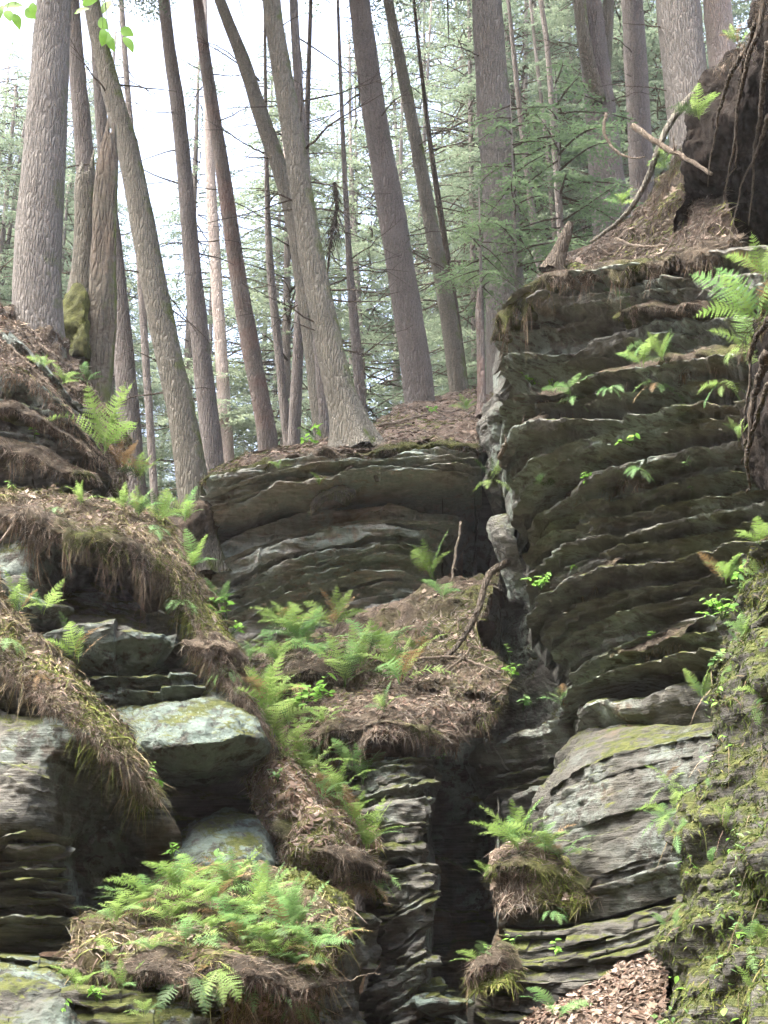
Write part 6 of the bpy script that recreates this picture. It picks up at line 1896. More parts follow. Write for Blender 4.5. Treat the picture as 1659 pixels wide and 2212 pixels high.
# ------------------------------------------------------------------ fallen branches and sticks
STICKS = [
    ('thick_fallen_branch', 'long dark fallen branch bending down over the needle bank, upper right', [(1608, 108, 10.9), (1560, 145, 10.9), (1520, 185, 10.9), (1470, 235, 10.9), (1435, 290, 10.9), (1415, 345, 10.9), (1395, 395, 11.0), (1365, 450, 11.1), (1320, 490, 11.3), (1280, 522, 11.5)], 24, 7, 'bark_olive'),
    ('mossy_stick', 'broken mossy stick crossing behind the long fallen branch', [(1366, 272, 10.8), (1400, 295, 10.7), (1440, 320, 10.6), (1490, 345, 10.4), (1540, 378, 10.2)], 16, 9, 'stick'),
    ('pale_twig', 'thin pale curved twig left of the long fallen branch', [(1310, 245, 11.4), (1305, 285, 11.4), (1325, 325, 11.4), (1355, 345, 11.3), (1395, 350, 11.2)], 7, 4, 'stick'),
    ('fallen_branch', 'dark fallen branch curving down the needle slope beside the cleft', [(1098, 1215, 12.5), (1060, 1240, 12.4), (1045, 1290, 12.3), (1020, 1350, 12.2), (990, 1400, 12.1), (955, 1440, 12.0), (925, 1480, 11.9)], 17, 9, 'bark_dark'),
    ('thin_stick', 'thin upright stick standing right of the two-frond fern', [(995, 1128, 13.5), (985, 1180, 13.5), (975, 1240, 13.4), (965, 1310, 13.3)], 6, 4, 'stick'),
    ('bent_twig', 'pale bent twig dangling into the black cleft', [(965, 1485, 11.6), (978, 1525, 11.3), (992, 1560, 11.2), (995, 1590, 11.2), (990, 1640, 11.2)], 6, 4, 'stick'),
    ('straight_stick', 'straight stick lying under the fallen branch on the slope', [(900, 1425, 12.0), (960, 1418, 12.0), (1000, 1422, 12.0), (1050, 1440, 11.9), (1085, 1458, 11.8)], 7, 5, 'stick'),
    ('crossing_stick', 'short stick crossing the fallen branch on the slope', [(940, 1470, 11.8), (970, 1445, 11.9), (1000, 1420, 11.95), (1022, 1398, 12.0)], 8, 4, 'stick'),
    ('bank_stick', 'pale curved stick lying on the needle bank under the leaning stump', [(1330, 515, 11.2), (1370, 528, 11.0), (1410, 528, 10.8), (1450, 520, 10.7)], 7, 4, 'stick'),
    ('cliff_root', 'pale root snaking up the nose of the layered cliff', [(1078, 990, 12.1), (1092, 965, 11.95), (1105, 942, 11.85), (1125, 920, 11.7), (1150, 905, 11.55), (1180, 895, 11.4)], 11, 9, 'stick'),
    ('leaf_bank_stick', 'thin bare stick above the pink needle bank beside the middle trunk', [(815, 920, 14.6), (850, 912, 14.6), (885, 902, 14.7), (930, 888, 14.9)], 7, 4, 'stick'),
    ('bare_twig', 'forked bare twig sticking out from the fern mound into the dark', [(690, 2110, 7.6), (740, 2125, 7.6), (780, 2120, 7.6), (815, 2125, 7.6)], 4, 2, 'stick'),
    ('mound_stick', 'slanting root stick on the right end of the fern mound', [(590, 2085, 7.35), (630, 2120, 7.4), (670, 2160, 7.6), (700, 2190, 7.8)], 9, 5, 'stick'),
    ('left_bank_stick', 'long thin stick slanting down the upper left needle bank', [(20, 745, 11.0), (60, 790, 10.9), (100, 835, 10.85), (130, 875, 10.85)], 5, 3, 'stick'),
    ('ledge_twig', 'bare twig slanting on the rim at the left edge', [(0, 1170, 9.8), (30, 1130, 9.9), (60, 1105, 10.0), (100, 1090, 10.05)], 6, 3, 'stick'),
]
for nm, lab, pl, w0, w1, mt in STICKS:
    pl = np.array(pl, float)
    q = catmull(at(pl[:, 0], pl[:, 1], pl[:, 2]), 40)
    m0 = mpp(pl[:, 2].mean())
    rs = np.random.default_rng(len(lab))
    q[1:] += np.cumsum(rs.normal(0, 0.003, (39, 3)), axis=0)
    V, F = tube(q, np.linspace(w0, w1, 40) * m0 * 0.5, 9, len(lab), 0.12)
    parts = [(V, F)]
    for j in range(4):
        k = int(rs.integers(8, 36))
        e = unit(q[k] - q[k - 1] + rs.normal(0, 0.02, 3) + np.array([0, -0.01, 0.01]))
        parts.append(tube(q[k] + unit(e + rs.normal(0, 0.6, 3)) * np.linspace(0, rs.uniform(0.05, 0.16), 4)[:, None], np.linspace(w1 * m0 * 0.3, w1 * m0 * 0.1, 4), 5))
    V, F, _ = join(parts)
    o = obj(nm, V, F, M[mt])
    tag(o, lab, 'branch')

# ------------------------------------------------------------------ needle fringes and litter
DR = [
    ('needle fringe along the top lip of the layered cliff', [(1066, 735, 12.3), (1085, 680, 12.1), (1130, 640, 11.85), (1180, 603, 11.55), (1290, 592, 11.05), (1390, 574, 10.45), (1500, 548, 10.0), (1600, 522, 9.7)], 63, 1.20),
    ('needle fringe on the second shelf near the top of the layered cliff', [(1330, 690, 10.9), (1380, 672, 10.7), (1450, 668, 10.3), (1540, 672, 9.95)], 45, 1.04),
    ('needle fringe on the leafy shelf across the middle of the layered cliff', [(1160, 872, 11.7), (1220, 855, 11.4), (1270, 835, 11.2), (1340, 812, 10.8), (1430, 788, 10.2), (1530, 772, 9.7), (1620, 768, 9.2)], 37, 0.96),
    ('rootlet fringe midway down the layered cliff', [(1220, 1085, 11.3), (1270, 1060, 11.0), (1330, 1035, 10.6), (1390, 1025, 10.2)], 33, 0.72),
    ('rootlet fringe on a lower bed of the layered cliff', [(1160, 1320, 11.7), (1200, 1280, 11.4), (1240, 1255, 11.2), (1300, 1232, 10.7), (1350, 1225, 10.4)], 30, 0.72),
    ('rootlet fringe under the lowest thin beds of the layered cliff', [(1330, 1428, 10.6), (1380, 1405, 10.3), (1440, 1390, 9.9), (1500, 1375, 9.6)], 22, 0.64),
    ('needle fringe on the earth bank below the long fallen branch', [(1400, 440, 11.0), (1440, 400, 10.9), (1480, 350, 10.8), (1520, 290, 10.6), (1560, 215, 10.4)], 67, 1.12),
    ('root fringe hanging from the top right earth bank', [(1560, 165, 10.1), (1600, 110, 9.7), (1630, 60, 9.4), (1660, 10, 9.2)], 90, 0.80),
    ('pink needle fringe along the centre cliff edge', [(440, 1050, 14.3), (490, 1030, 14.05), (560, 1008, 13.95), (640, 990, 13.9), (700, 982, 13.85), (770, 985, 13.8), (850, 972, 13.8), (950, 968, 13.9), (1035, 978, 14.1)], 28, 1.04),
    ('small needle tuft hanging on the face of the centre cliff', [(672, 1095, 13.9), (700, 1072, 13.85), (735, 1065, 13.85), (765, 1070, 13.9)], 31, 1.44),
    ('long hanging root and needle fringe under the left rim', [(0, 1110, 9.95), (60, 1118, 9.9), (120, 1140, 9.8), (180, 1160, 9.72), (240, 1165, 9.7), (300, 1185, 9.75), (345, 1230, 9.85)], 97, 1.52),
    ('litter fringe along the rim above the pale boulder', [(350, 1195, 10.0), (385, 1260, 9.9), (420, 1330, 9.8), (470, 1420, 9.6), (520, 1505, 9.5), (560, 1570, 9.55), (588, 1625, 9.65)], 41, 1.20),
    ('drooping litter tuft where the left rim bends', [(415, 1400, 9.7), (450, 1395, 9.6), (490, 1400, 9.6), (530, 1430, 9.7)], 56, 1.12),
    ('litter fringe hanging from the near diagonal edge', [(-20, 1420, 8.7), (30, 1450, 8.65), (80, 1495, 8.55), (135, 1540, 8.45), (190, 1580, 8.4), (240, 1635, 8.4), (285, 1690, 8.5), (316, 1740, 8.75)], 41, 1.20),
    ('hanging litter on the upper left bank beside the trunk foot', [(-20, 800, 10.9), (40, 815, 10.8), (100, 850, 10.75), (150, 905, 10.75), (190, 960, 10.85), (225, 1010, 11.0)], 52, 1.12),
    ('matted roots on the middle step of the upper left outcrop', [(-20, 890, 10.8), (40, 895, 10.75), (100, 915, 10.7), (150, 945, 10.7), (195, 985, 10.75)], 45, 1.2),
    ('matted roots on the lowest step of the upper left outcrop', [(-20, 968, 10.75), (40, 975, 10.7), (100, 998, 10.65), (160, 1025, 10.65), (215, 1050, 10.8)], 40, 1.2),
    ('needle fringe of the upper centre slope over its hollow', [(575, 1490, 12.0), (620, 1455, 11.95), (680, 1452, 11.95), (740, 1470, 11.9)], 33, 0.96),
    ('needle fringe of the lower centre mound', [(640, 1612, 11.1), (700, 1590, 11.0), (760, 1572, 10.85), (830, 1562, 10.75), (900, 1570, 10.75), (955, 1600, 10.8)], 30, 1.20),
    ('needle fringe dangling into the cleft from the centre slope', [(945, 1612, 11.0), (985, 1592, 11.2), (1030, 1552, 11.45), (1075, 1515, 11.7)], 41, 1.04),
    ('litter fringe on the fern slope above the dark gap', [(600, 1790, 9.4), (640, 1820, 9.2), (690, 1840, 9.1), (740, 1855, 9.1), (790, 1875, 9.3), (830, 1900, 9.65)], 37, 1.04),
    ('litter fringe along the underside of the bottom fern mound', [(150, 2085, 7.5), (230, 2095, 7.35), (330, 2105, 7.15), (430, 2110, 7.1), (520, 2115, 7.1), (600, 2120, 7.2), (670, 2130, 7.4), (720, 2120, 7.7)], 52, 1.36),
    ('root fringe under the bright fern clump on the grey slab', [(1070, 1890, 9.45), (1120, 1880, 9.25), (1180, 1890, 9.2), (1240, 1905, 9.2), (1280, 1915, 9.15)], 40, 1.12),
    ('root fringe on the small tuft at the foot of the cleft', [(1012, 2105, 8.9), (1040, 2088, 8.75), (1080, 2078, 8.7), (1122, 2085, 8.75)], 56, 1.12),
    ('root fringe on the dark overhang at the right edge', [(1612, 770, 7.7), (1640, 740, 7.4), (1665, 700, 7.3)], 90, 0.80),
]
for k, (lab, ln, hang, dens) in enumerate(DR):
    drape(lab, ln, hang * (1.0 if any(w_ in lab for w_ in ('long hanging', 'rim bends', 'top lip', 'leafy shelf', 'rootlet', 'pink needle', 'small needle tuft')) else 0.62), 0.14, dens, seed=300 + k)
litter_on([ctop], 'loose pink-brown needles lying on the centre cliff top', 12000, 401, width=(0.003, 0.006), length=(0.05, 0.14))
litter_on([slope], 'loose needles on the bank above the layered cliff', 9000, 403, PAL_NEEDLE * 0.6, width=(0.0025, 0.005), length=(0.04, 0.13))
litter_on([c1, c2], 'loose needles over the centre slope', 10000, 405, PAL_NEEDLE * 0.8, width=(0.0025, 0.005), length=(0.04, 0.13))
litter_on([s2], 'loose needles over the fern slope beside the boulder', 6000, 407)
litter_on([mound], 'loose needles and straw over the bottom fern mound', 8000, 409, np.vstack([PAL_NEEDLE, PAL_STRAW]))
litter_on([d1], 'loose needles on the near diagonal edge', 9000, 411, np.vstack([PAL_NEEDLE, PAL_STRAW]))
litter_on([d2], 'loose needles on the long left rim', 15000, 413, np.vstack([PAL_NEEDLE, PAL_STRAW]), length=(0.05, 0.14), width=(0.0025, 0.0045), flat=0.85, droop=0.6)
litter_on([ul_top], 'loose needles on the upper left bank', 8000, 415, width=(0.0025, 0.005), length=(0.04, 0.12))
litter_on([pad, tuft], 'loose needles under the fern clumps of the grey slab', 2500, 417)
litter_on([gp], 'short moss blades over the right mossy wall', 17000, 419, PAL_MOSS * np.array([0.48, 0.58, 0.5]), 'moss', 'moss', 0.6, (0.015, 0.035), droop=0.5, width=(0.002, 0.004))
litter_on([gp], 'dry straw and rootlets hanging on the right mossy wall', 350, 421, np.vstack([PAL_STRAW * 0.6, PAL_ROOT]), 'dry_straw', 'straw', 0.5, (0.06, 0.16), droop=0.9)
litter_on([kp, s2], 'short moss blades on the hummock and fern slope', 3500, 423, PAL_MOSS, 'moss', 'moss', 0.6, (0.02, 0.05))
litter_on([d1, d2, mound], 'dry straw-coloured grass blades on the left rims and mound', 1500, 425, PAL_STRAW, 'dry_grass', 'grass', 0.4, (0.08, 0.2), droop=0.8)

leaf_bits([ctop, c1, c2, s2], 'broken dead leaf pieces scattered over the centre slopes', 800, 431)
leaf_bits([d1, d2, mound, ul_top], 'broken dead leaf pieces scattered over the rims and the bottom mound', 600, 433)
leaf_bits([ramp], 'broken leaf pieces filling the bottom right drift', 3000, 435, (0.010, 0.028))
# ------------------------------------------------------------------ added haze volume standing in for lens glare over the forest
hv = np.array([[x, y, z] for x in (-160, 160) for y in (-70, 210) for z in (-2.5, 40)], float)
hf = np.array([[0, 1, 3, 2], [4, 6, 7, 5], [0, 4, 5, 1], [2, 3, 7, 6], [0, 2, 6, 4], [1, 5, 7, 3]])
hm = bpy.data.materials.new('glare_haze')
hm.use_nodes = True
hn = hm.node_tree
hn.nodes.remove(hn.nodes['Principled BSDF'])
pv_ = hn.nodes.new('ShaderNodeVolumePrincipled')
pv_.inputs['Color'].default_value = (0.95, 0.97, 1.0, 1)
pv_.inputs['Density'].default_value = 0.0006
pv_.inputs['Anisotropy'].default_value = 0.3
hn.links.new(pv_.outputs[0], hn.nodes['Material Output'].inputs['Volume'])
ho = obj('haze', hv, hf, hm, None, None, False)
tag(ho, 'thin added haze standing in for lens glare over the forest', 'haze', None, 'stuff')
SURV = Survey()
# ------------------------------------------------------------------ ferns
A_, U_, H_ = 'arch', 'up', 'hang'
FERNS = [
    # px, py, Y, size, n, style, mat, label
    (225, 975, 11.2, 135, 6, (U_, U_, A_), 'fern', 'tall upright bright fern on the left bank below the snag'),
    (95, 790, 11.0, 42, 5, (U_, A_), 'fern', 'small fern at the foot of the thick left trunk'),
    (135, 828, 10.9, 45, 5, A_, 'fern', 'pale small fern between thick trunk and snag'),
    (185, 820, 11.2, 45, 5, A_, 'fern_dull', 'dull low fern against the snag foot'),
    (260, 1010, 11.4, 70, 5, (A_, U_), 'fern_dead', 'yellowing fern just below the tall bright fern'),
    (300, 1035, 11.6, 70, 6, (A_, U_), 'fern', 'feathery fern in the gap left of the leaning trunk foot'),
    (180, 1085, 10.3, 55, 4, (U_, A_), 'fern', 'small upright fern on the left rim'),
    (300, 1110, 10.3, 65, 6, (U_, A_), 'fern', 'narrow upright fern in the rim cluster'),
    (345, 1120, 10.4, 70, 7, (A_, U_), 'fern', 'broad fern in the rim cluster nearest the leaning trunk'),
    (400, 1125, 10.6, 75, 6, (A_, U_), 'fern', 'bright fern hanging at the right end of the rim cluster'),
    (120, 1100, 10.1, 40, 5, H_, 'fern_dark', 'dark drooping fern on the left rim'),
    (415, 1225, 10.1, 80, 4, (U_, A_), 'fern', 'two-frond bright fern on the rim above the slab stack'),
    (390, 1290, 9.9, 55, 5, H_, 'fern_dull', 'grey-green fern drooping from the bent rim'),
    (470, 1310, 10.1, 60, 4, (A_, U_), 'fern_dull', 'grey-green fern on the rim in front of the ochre cliff'),
    (40, 1320, 9.5, 75, 6, (U_, A_), 'fern', 'fern at the left edge on the diagonal litter'),
    (95, 1325, 9.6, 75, 4, (U_, A_), 'fern', 'fern in front of the uppermost pale slab'),
    (165, 1425, 9.3, 105, 5, (U_, A_), 'fern', 'long-fronded fern before the pale slab stack'),
    (640, 1375, 12.8, 105, 9, A_, 'fern', 'big spreading fern at the top left of the centre slope'),
    (720, 1350, 12.9, 85, 7, (A_, U_), 'fern', 'fern touching the ochre cliff, top of the centre slope'),
    (690, 1420, 12.4, 80, 6, A_, 'fern_dull', 'dull fern above the hollow on the centre slope'),
    (745, 1480, 12.0, 125, 7, (U_, A_), 'fern', 'upright bright fern in the middle of the centre slope'),
    (865, 1470, 12.0, 130, 7, (U_, A_), 'fern', 'upright bright fern near the fallen branch on the centre slope'),
    (800, 1400, 12.5, 90, 6, A_, 'fern_dull', 'soft fern between the two upright centre ferns'),
    (640, 1470, 12.0, 80, 5, H_, 'fern_dead', 'brown dead fern hanging over the slope hollow'),
    (830, 1530, 11.4, 55, 4, (A_, U_), 'fern', 'small fern on the lower centre mound'),
    (590, 1580, 10.6, 130, 7, (U_, A_), 'fern', 'tall bright fern growing behind the pale boulder'),
    (610, 1625, 10.3, 95, 6, A_, 'fern', 'bright fern drooping beside the pale boulder tip'),
    (660, 1520, 11.6, 70, 6, A_, 'sprout_fern', 'leafy bright fern left of the lower mound'),
    (665, 1670, 10.2, 105, 7, (U_, A_), 'fern', 'bright fern at the head of the fern slope'),
    (735, 1720, 10.2, 90, 7, (A_, U_), 'fern', 'fern on the fern slope before the column top'),
    (785, 1690, 10.4, 85, 4, (U_, A_), 'fern_dull', 'long grey-green frond fern against the column'),
    (790, 1835, 9.6, 105, 8, (U_, A_), 'fern', 'fern at the tip of the fern slope beside the column'),
    (800, 1880, 9.5, 80, 5, H_, 'fern_dull', 'drooping fern at the lower tip of the fern slope'),
    (780, 1900, 9.5, 60, 3, H_, 'fern_dead', 'brown hanging fern under the fern slope tip'),
    (935, 1245, 13.5, 95, 3, (U_, A_), 'fern', 'two-frond fern in a V below the centre cliff corner'),
    (955, 1290, 13.1, 65, 5, A_, 'fern_dull', 'faint grey fern on the needle slope by the upright stick'),
    (1115, 1830, 9.6, 110, 11, (A_, U_), 'fern', 'dense bright fern clump on the grey slab beside the cleft'),
    (1180, 1835, 9.4, 95, 8, A_, 'fern', 'bright fern spreading right beside the dense clump'),
    (1215, 1850, 9.3, 70, 5, A_, 'fern_dull', 'paler fern at the right end of the bright clump'),
    (1050, 1895, 9.6, 45, 4, A_, 'fern', 'little fern under the dense bright clump'),
    (1195, 1960, 9.0, 40, 4, H_, 'fern_dull', 'small hanging fern at the dark crack'),
    (1040, 2085, 8.8, 80, 5, A_, 'fern', 'fern spreading left over the cleft foot tuft'),
    (1090, 2065, 8.8, 60, 6, A_, 'sprout_fern', 'round-leaved fern on the cleft foot tuft'),
    (1200, 2195, 7.7, 75, 5, A_, 'fern_dull', 'pale fern at the edge of the leaf ramp'),
    (1360, 665, 10.5, 75, 5, (U_, A_), 'fern_dull', 'bluish fern on the upper shelf of the layered cliff'),
    (1395, 740, 10.1, 70, 4, H_, 'fern_dull', 'hanging fern below the upper shelf fern'),
    (1385, 785, 10.3, 80, 4, A_, 'fern', 'arching fern on the leafy shelf'),
    (1430, 775, 10.2, 70, 3, U_, 'fern', 'single upright frond on the leafy shelf'),
    (1235, 855, 11.1, 75, 6, (A_, H_), 'fern_dull', 'drooping fern at the left part of the leafy shelf'),
    (1320, 835, 10.7, 45, 4, H_, 'fern_dull', 'small drooping fern in the middle of the leafy shelf'),
    (1420, 820, 10.0, 75, 4, H_, 'fern_dull', 'long fern hanging down from the leafy shelf'),
    (1560, 830, 9.3, 75, 4, H_, 'fern', 'fern hanging below the right end of the leafy shelf'),
    (1380, 1010, 10.2, 50, 4, H_, 'fern_dull', 'little fern low on the beds of the layered cliff'),
    (1180, 1050, 11.3, 45, 4, A_, 'fern_dark', 'dark little fern on the cliff nose'),
    (1215, 1520, 10.6, 55, 5, A_, 'fern_dull', 'bluish fern on the pale lip at the cliff base'),
    (1640, 690, 8.2, 170, 8, A_, 'fern', 'largest bright fern at the right frame edge'),
    (1610, 760, 8.6, 120, 5, (A_, H_), 'fern', 'bright fern below the largest fern at the right edge'),
    (1655, 600, 8.3, 110, 5, (U_, A_), 'fern', 'bright fern above the largest fern at the right edge'),
    (1510, 255, 10.9, 80, 6, A_, 'fern', 'bright fern on the bank beyond the long fallen branch'),
    (1600, 95, 10.0, 60, 5, A_, 'fern', 'bright fern hanging from the top right bank'),
    (1440, 360, 11.0, 55, 4, A_, 'fern', 'small bright fern beneath the crossing stick'),
    (1340, 440, 11.4, 45, 4, A_, 'fern', 'small yellow-green fern left of the fallen branch foot'),
    (1595, 945, 9.0, 60, 4, (A_, U_), 'fern', 'bright fern beside the black overhang at right'),
    (1640, 1175, 7.1, 80, 5, A_, 'fern', 'bright fern on top of the mossy wall'),
    (1570, 1250, 7.4, 70, 5, (A_, U_), 'fern', 'fern on the upper edge of the mossy wall'),
    (1545, 1330, 7.4, 60, 5, A_, 'sprout_fern', 'bright leafy fern on the mossy wall edge'),
    (1515, 1505, 7.2, 65, 3, U_, 'fern', 'two narrow fronds sticking up from the mossy wall edge'),
    (1440, 1690, 8.6, 65, 5, (A_, H_), 'fern', 'fern between the grey slab and the mossy wall'),
    (1450, 1750, 8.5, 75, 5, (H_, A_), 'fern', 'hanging fern between the grey slab and the mossy wall'),
    (1425, 1780, 8.4, 70, 4, A_, 'fern_dull', 'pale fern reaching left from the mossy wall'),
    (605, 1010, 14.0, 30, 4, A_, 'fern', 'tiny yellow fern on the centre cliff edge'),
    (690, 1045, 13.9, 30, 4, A_, 'fern', 'tiny yellow-green fern in the top crack of the centre cliff'),
    (1010, 885, 14.9, 40, 5, A_, 'fern', 'yellow-green fern on the needle bank right of the middle trunk'),
    (1062, 1035, 12.6, 55, 6, (U_, H_), 'fern', 'grassy bright tuft in the cleft beside the cliff nose'),
    # bottom fern bed
    (250, 1990, 8.1, 85, 8, A_, 'fern', 'bright fern at the left end of the bottom fern bed'),
    (320, 1945, 8.3, 95, 9, A_, 'fern', 'light green fern at the back left of the bottom fern bed'),
    (390, 1925, 8.3, 100, 9, A_, 'fern', 'fern at the back of the bottom fern bed below the lichen boulder'),
    (370, 1985, 7.9, 95, 8, A_, 'fern', 'low fern in the middle left of the bottom fern bed'),
    (460, 1950, 8.1, 105, 9, A_, 'fern', 'wide fern in the middle of the bottom fern bed'),
    (450, 2010, 7.7, 85, 8, A_, 'fern', 'fern at the front middle of the bottom fern bed'),
    (545, 1980, 7.95, 110, 9, (A_, U_), 'fern', 'feathery fern right of the middle of the bottom fern bed'),
    (530, 2035, 7.6, 90, 8, A_, 'fern_dull', 'greyish fern at the front right of the bottom fern bed'),
    (620, 2010, 7.9, 105, 8, (A_, U_), 'fern_dull', 'tall greyish fern at the right of the bottom fern bed'),
    (675, 2055, 7.8, 100, 6, A_, 'fern_dull', 'pale fern reaching out over the dark at the bed end'),
    (640, 2090, 7.5, 80, 6, A_, 'fern_dull', 'small fern below the right end of the fern bed'),
    (470, 2085, 7.0, 105, 5, H_, 'fern', 'hanging light fern on the front of the bottom mound'),
    (410, 2110, 7.0, 105, 4, H_, 'fern_dark', 'dark bluish fern hanging from the bottom mound'),
    (235, 2065, 7.5, 60, 5, (A_, H_), 'fern', 'small fern on the left lip of the bottom mound'),
    (290, 2110, 7.2, 70, 4, H_, 'fern_dark', 'dark little fern under the left lip of the bottom mound'),
    (170, 2130, 7.3, 75, 4, A_, 'fern', 'thin fern over the bottom left boulder'),
    (270, 2135, 7.2, 65, 3, (U_, A_), 'fern', 'few-fronded fern at the lower left of the mound'),
    (310, 2190, 7.1, 55, 4, A_, 'fern', 'small fern near the bottom edge under the mound'),
    (600, 2060, 7.5, 75, 6, A_, 'fern', 'bright small fern at the front right lip of the mound'),
    (330, 2050, 7.5, 70, 6, A_, 'fern', 'short fern at the front left of the bottom fern bed'),
    (290, 1970, 8.1, 85, 8, A_, 'fern', 'soft fern between the left end and the back of the bottom fern bed'),
    (420, 1905, 8.5, 80, 8, A_, 'fern', 'back-row fern directly under the lichen boulder'),
    (500, 1915, 8.4, 90, 8, (A_, U_), 'fern', 'back-row fern near the middle of the bottom fern bed'),
    (580, 1945, 8.2, 95, 8, (A_, U_), 'fern_dull', 'back-row fern beside the mossy hummock'),
    (500, 2000, 7.8, 95, 8, A_, 'fern_dull', 'wide greyish fern in the centre of the bottom fern bed'),
    (400, 2040, 7.5, 80, 7, A_, 'fern', 'front-row fern above the hanging dark fern'),
    (575, 2040, 7.6, 95, 8, A_, 'fern', 'front-row fern with long fronds right of the centre'),
    (650, 2000, 8.0, 90, 7, (A_, U_), 'fern_dull', 'fern at the foot of the mossy hummock'),
    (710, 2040, 8.1, 95, 5, A_, 'fern_dull', 'outermost fern reaching over the dark gap'),
    (560, 2110, 7.1, 80, 5, H_, 'fern_dull', 'fern hanging from the right front of the bottom mound'),
    (640, 2150, 7.4, 75, 5, H_, 'fern_dull', 'lowest fern hanging at the right end of the mound'),
    (610, 1350, 13.0, 80, 7, A_, 'fern', 'leftmost fern against the ochre cliff'),
    (780, 1440, 12.2, 85, 6, (A_, U_), 'fern', 'low fern between the upright ferns of the centre slope'),
    (840, 1395, 12.5, 75, 6, A_, 'fern_dull', 'grey fern behind the right upright fern'),
    (555, 1500, 10.9, 85, 6, (U_, A_), 'fern', 'fern rising behind the rim above the boulder'),
    (700, 1720, 10.0, 75, 6, A_, 'fern_dull', 'flat fern lying on the fern slope'),
    (760, 1770, 9.9, 85, 7, (A_, U_), 'fern', 'fern halfway along the right edge of the fern slope'),
    (600, 1430, 12.3, 85, 7, A_, 'fern', 'fern at the left shoulder of the centre slope'),
    (655, 1395, 12.6, 85, 7, (A_, U_), 'fern_dull', 'grey-green fern below the big spreading fern'),
    (570, 1530, 10.9, 110, 7, (U_, A_), 'fern', 'bright fern just behind the boulder rim'),
    (625, 1560, 11.0, 95, 7, (A_, U_), 'fern', 'bright fern right of the tall one behind the boulder'),
    (700, 1560, 11.2, 60, 5, A_, 'fern', 'short fern on the left of the lower mound'),
    (690, 1640, 10.6, 85, 6, (U_, A_), 'fern', 'fern where the lower mound meets the fern slope'),
    (760, 1655, 10.8, 70, 5, (A_, U_), 'fern_dull', 'grey fern under the lower mound fringe'),
    (900, 1420, 12.2, 75, 5, (U_, A_), 'fern', 'fern beside the straight stick'),
    (540, 1420, 12.6, 60, 5, A_, 'fern_dull', 'dim fern low against the ochre cliff'),
    (330, 1135, 10.1, 55, 5, H_, 'fern_dull', 'drooping fern below the rim cluster'),
    (270, 1095, 10.3, 55, 5, (U_, A_), 'fern', 'left fern of the rim cluster'),
    (490, 1440, 9.7, 50, 5, H_, 'fern_dull', 'drooping fern in the rim tuft above the boulder'),
    (90, 1450, 8.7, 55, 4, H_, 'fern_dead', 'brown hanging fern under the near diagonal edge'),
    (25, 1380, 8.9, 60, 5, H_, 'fern_dull', 'grey hanging fern at the left frame edge on the near diagonal edge'),
]
for i, (px, py, Y, size, n, st, mt, lab) in enumerate(FERNS):
    if mt == 'sprout_fern':
        sprout(px, py, Y - 0.05, size * 0.9, 28, lab, 'sprout', i, name='leafy_plant', leaf=0.30)
        continue
    az = (-115, 115) if n > 3 else (-80, 80)
    fern(px, py, Y - 0.05, size * 1.15, n + 2, lab, st, mt, i, az)

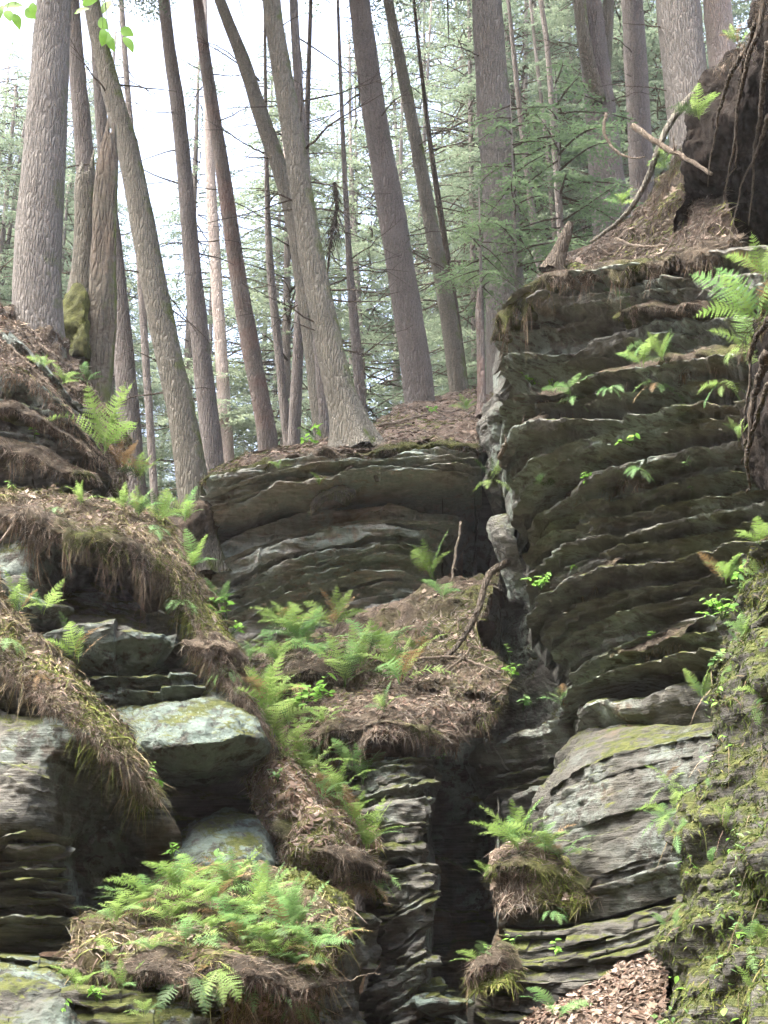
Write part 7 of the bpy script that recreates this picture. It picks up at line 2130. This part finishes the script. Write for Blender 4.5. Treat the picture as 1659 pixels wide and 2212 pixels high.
# ------------------------------------------------------------------ small leafy plants
SPR = [
    (1150, 832, 11.6, 45, 16, 'sprout', 'bright round-leaved plant at the left end of the leafy shelf'), (1195, 838, 11.4, 40, 12, 'sprout', 'round-leaved plant just right of the first on the leafy shelf'),
    (1335, 985, 10.5, 50, 18, 'sprout', 'bright leafy plant on the middle beds of the layered cliff'), (1365, 965, 10.3, 40, 12, 'sprout', 'leafy plant above the middle beds on the layered cliff'),
    (1265, 1050, 10.9, 40, 10, 'sprout', 'pale leaflets hanging near the cliff nose'), (1170, 1275, 11.5, 50, 16, 'sprout', 'leafy plant climbing the cliff nose'),
    (1185, 1262, 11.4, 35, 10, 'sprout', 'small leaf cluster on the cliff nose'), (1490, 985, 9.6, 25, 6, 'fern_dull', 'tiny leaf rosette on the upper beds at right'), (1495, 1060, 9.5, 30, 8, 'fern_dull', 'tiny leaf cluster on the upper right beds'),
    (1100, 1420, 12.0, 35, 10, 'sprout', 'little leafy plant by the cleft at slope height'), (1105, 1465, 11.9, 40, 12, 'sprout', 'leafy plant at the cleft edge below the slope'),
    (1230, 1225, 11.0, 25, 6, 'sprout', 'tiny bright leaves on the nose beds'), (1405, 1380, 10.1, 25, 6, 'sprout', 'tiny bright leaves on the lower thin beds'),
    (490, 1345, 10.0, 70, 20, 'sprout', 'bright oval-leaved plant on the rim in front of the ochre cliff'), (500, 1370, 9.9, 40, 14, 'sprout', 'low oval-leaved plant on the rim'),
    (690, 1500, 11.7, 60, 18, 'sprout', 'oval-leaved bright plant at the slope hollow'), (650, 1530, 11.3, 55, 16, 'sprout', 'oval-leaved plant beside the tall bright fern'),
    (370, 1860, 8.9, 45, 12, 'sprout', 'dark-stemmed leafy seedling before the lichen boulder'), (487, 1880, 8.7, 60, 8, 'fern_dull', 'thin whorled seedling standing before the lichen boulder'),
    (930, 895, 14.9, 35, 8, 'sprout', 'bright leaves on the thin stick of the needle bank'), (680, 945, 15.2, 40, 14, 'beech_leaf', 'pale sunlit leaf bush left of the leaning tree foot'), (660, 955, 15.4, 35, 12, 'beech_leaf', 'second pale sunlit leaf bush left of the leaning tree foot'),
    (315, 1680, 8.6, 40, 8, 'sprout', 'leafy sprig on the tip of the diagonal edge'), (30, 1060, 10.0, 30, 6, 'sprout', 'narrow green shoots at the left end of the rim'), (75, 948, 10.8, 30, 8, 'sprout', 'small leafy plant on the upper left step'),
    (1595, 1265, 7.2, 60, 16, 'sprout', 'leafy plant at the top of the mossy wall'), (1560, 1340, 7.2, 60, 16, 'sprout', 'leafy plant on the upper mossy wall'), (1540, 1445, 7.1, 45, 10, 'fern_dull', 'pale leaf cluster on the mossy wall'),
    (1200, 2065, 8.7, 40, 10, 'sprout', 'sprig on the banded rock'), (960, 1640, 11.0, 30, 8, 'fern_dull', 'leaf sprig at the cleft mouth'), (1130, 1535, 11.6, 40, 10, 'fern_dull', 'dull sprig below the cleft edge plants'),
    (600, 2120, 7.1, 45, 10, 'sprout', 'round leaves on the front of the bottom mound'), (210, 2165, 7.1, 40, 12, 'sprout', 'leaf cluster near the bottom left boulder'), (140, 2180, 7.0, 30, 8, 'sprout', 'small round leaves on the bottom left boulder'),
    (600, 1690, 9.9, 35, 10, 'fern_dull', 'pale leaf cluster at the top of the fern slope'),
]
for i, (px, py, Y, s, n, mt, lab) in enumerate(SPR):
    sprout(px, py, Y, s, n, lab, mt, 700 + i)
# the many little plants of the mossy wall
pp, nn = gp.sample(105, 55)
rw = np.random.default_rng(9)
for i in range(105):
    p, n_ = pp[i], nn[i]
    r = rw.uniform()
    if r < 0.45:
        o = thing('wall_fern', 'small pale fern growing among others on the mossy right wall', 'fern', p, 'small ferns on the mossy wall')
        for k in range(int(rw.integers(2, 5))):
            me = FR[('fern', 'fern_dull', 'fern_dull')[i % 3]][('small', 'hang', 'small')[k % 3]][k % 2]
            place_mesh('frond', me, o, (0, 0, 0), Euler((rw.uniform(-0.3, 0.3), rw.uniform(-0.3, 0.3), math.pi + rw.uniform(-1.6, 1.6))), rw.uniform(0.07, 0.17))
    else:
        o = thing('wall_plant', 'small round-leaved plant growing among others on the mossy right wall', 'plant', p, 'small leafy plants on the mossy wall')
        for k in range(int(rw.integers(3, 7))):
            me = LEAFS[('sprout', 'fern_dull', 'fern_dull')[i % 3]][k % 2]
            off = rw.normal(0, 0.03, 3) + n_ * 0.03
            place_mesh('leaf', me, o, [float(v) for v in off], Euler((rw.uniform(-0.6, 0.4), rw.uniform(-0.5, 0.5), rw.uniform(0, 6.28))), rw.uniform(0.02, 0.05))

# ------------------------------------------------------------------ fallen oak leaves
LV = [(ctop, 34, 'pale dead leaf lying on the centre cliff top', 'dead leaves on the centre cliff top', 0.10, (0, 1, 0, 1)), (slope, 34, 'pale dead leaf lying on the bank above the layered cliff', 'dead leaves on the upper right bank', 0.10, (0.3, 1, 0, 1)),
      (c1, 38, 'pale dead leaf lying on the upper centre slope', 'dead leaves on the upper centre slope', 0.10, (0, 1, 0.35, 1)), (c2, 26, 'pale dead leaf lying on the lower centre mound', 'dead leaves on the lower centre mound', 0.10, (0, 1, 0, 1)),
      (s2, 26, 'pale dead leaf lying on the fern slope beside the boulder', 'dead leaves on the fern slope', 0.10, (0, 1, 0, 0.7)), (mound, 30, 'pale dead oak leaf lying on the bottom fern mound', 'dead leaves on the bottom mound', 0.11, (0.35, 0.8, 0, 1)),
      (d1, 22, 'pale dead leaf lying on the near diagonal edge', 'dead leaves on the diagonal edge', 0.09, (0, 0.9, 0, 1)), (d2, 28, 'pale dead leaf lying on the long left rim', 'dead leaves on the left rim', 0.09, (0, 0.9, 0, 1)),
      (ramp, 90, 'pale dead leaf in the leaf drift at the bottom right', 'dead leaves of the bottom right drift', 0.075, (0, 1, 0, 1)), (pad, 10, 'pale dead leaf under the bright fern clump', 'dead leaves under the bright fern clump', 0.09, (0, 1, 0, 1))]
ls = 0
for pt, n, lab, grp, sz, reg in LV:
    p, nn = pt.sample(n, 900 + n, reg)
    for i in range(n):
        oak_leaf(p[i], nn[i], sz * rw.uniform(0.7, 1.2), ls, lab, grp)
        ls += 1
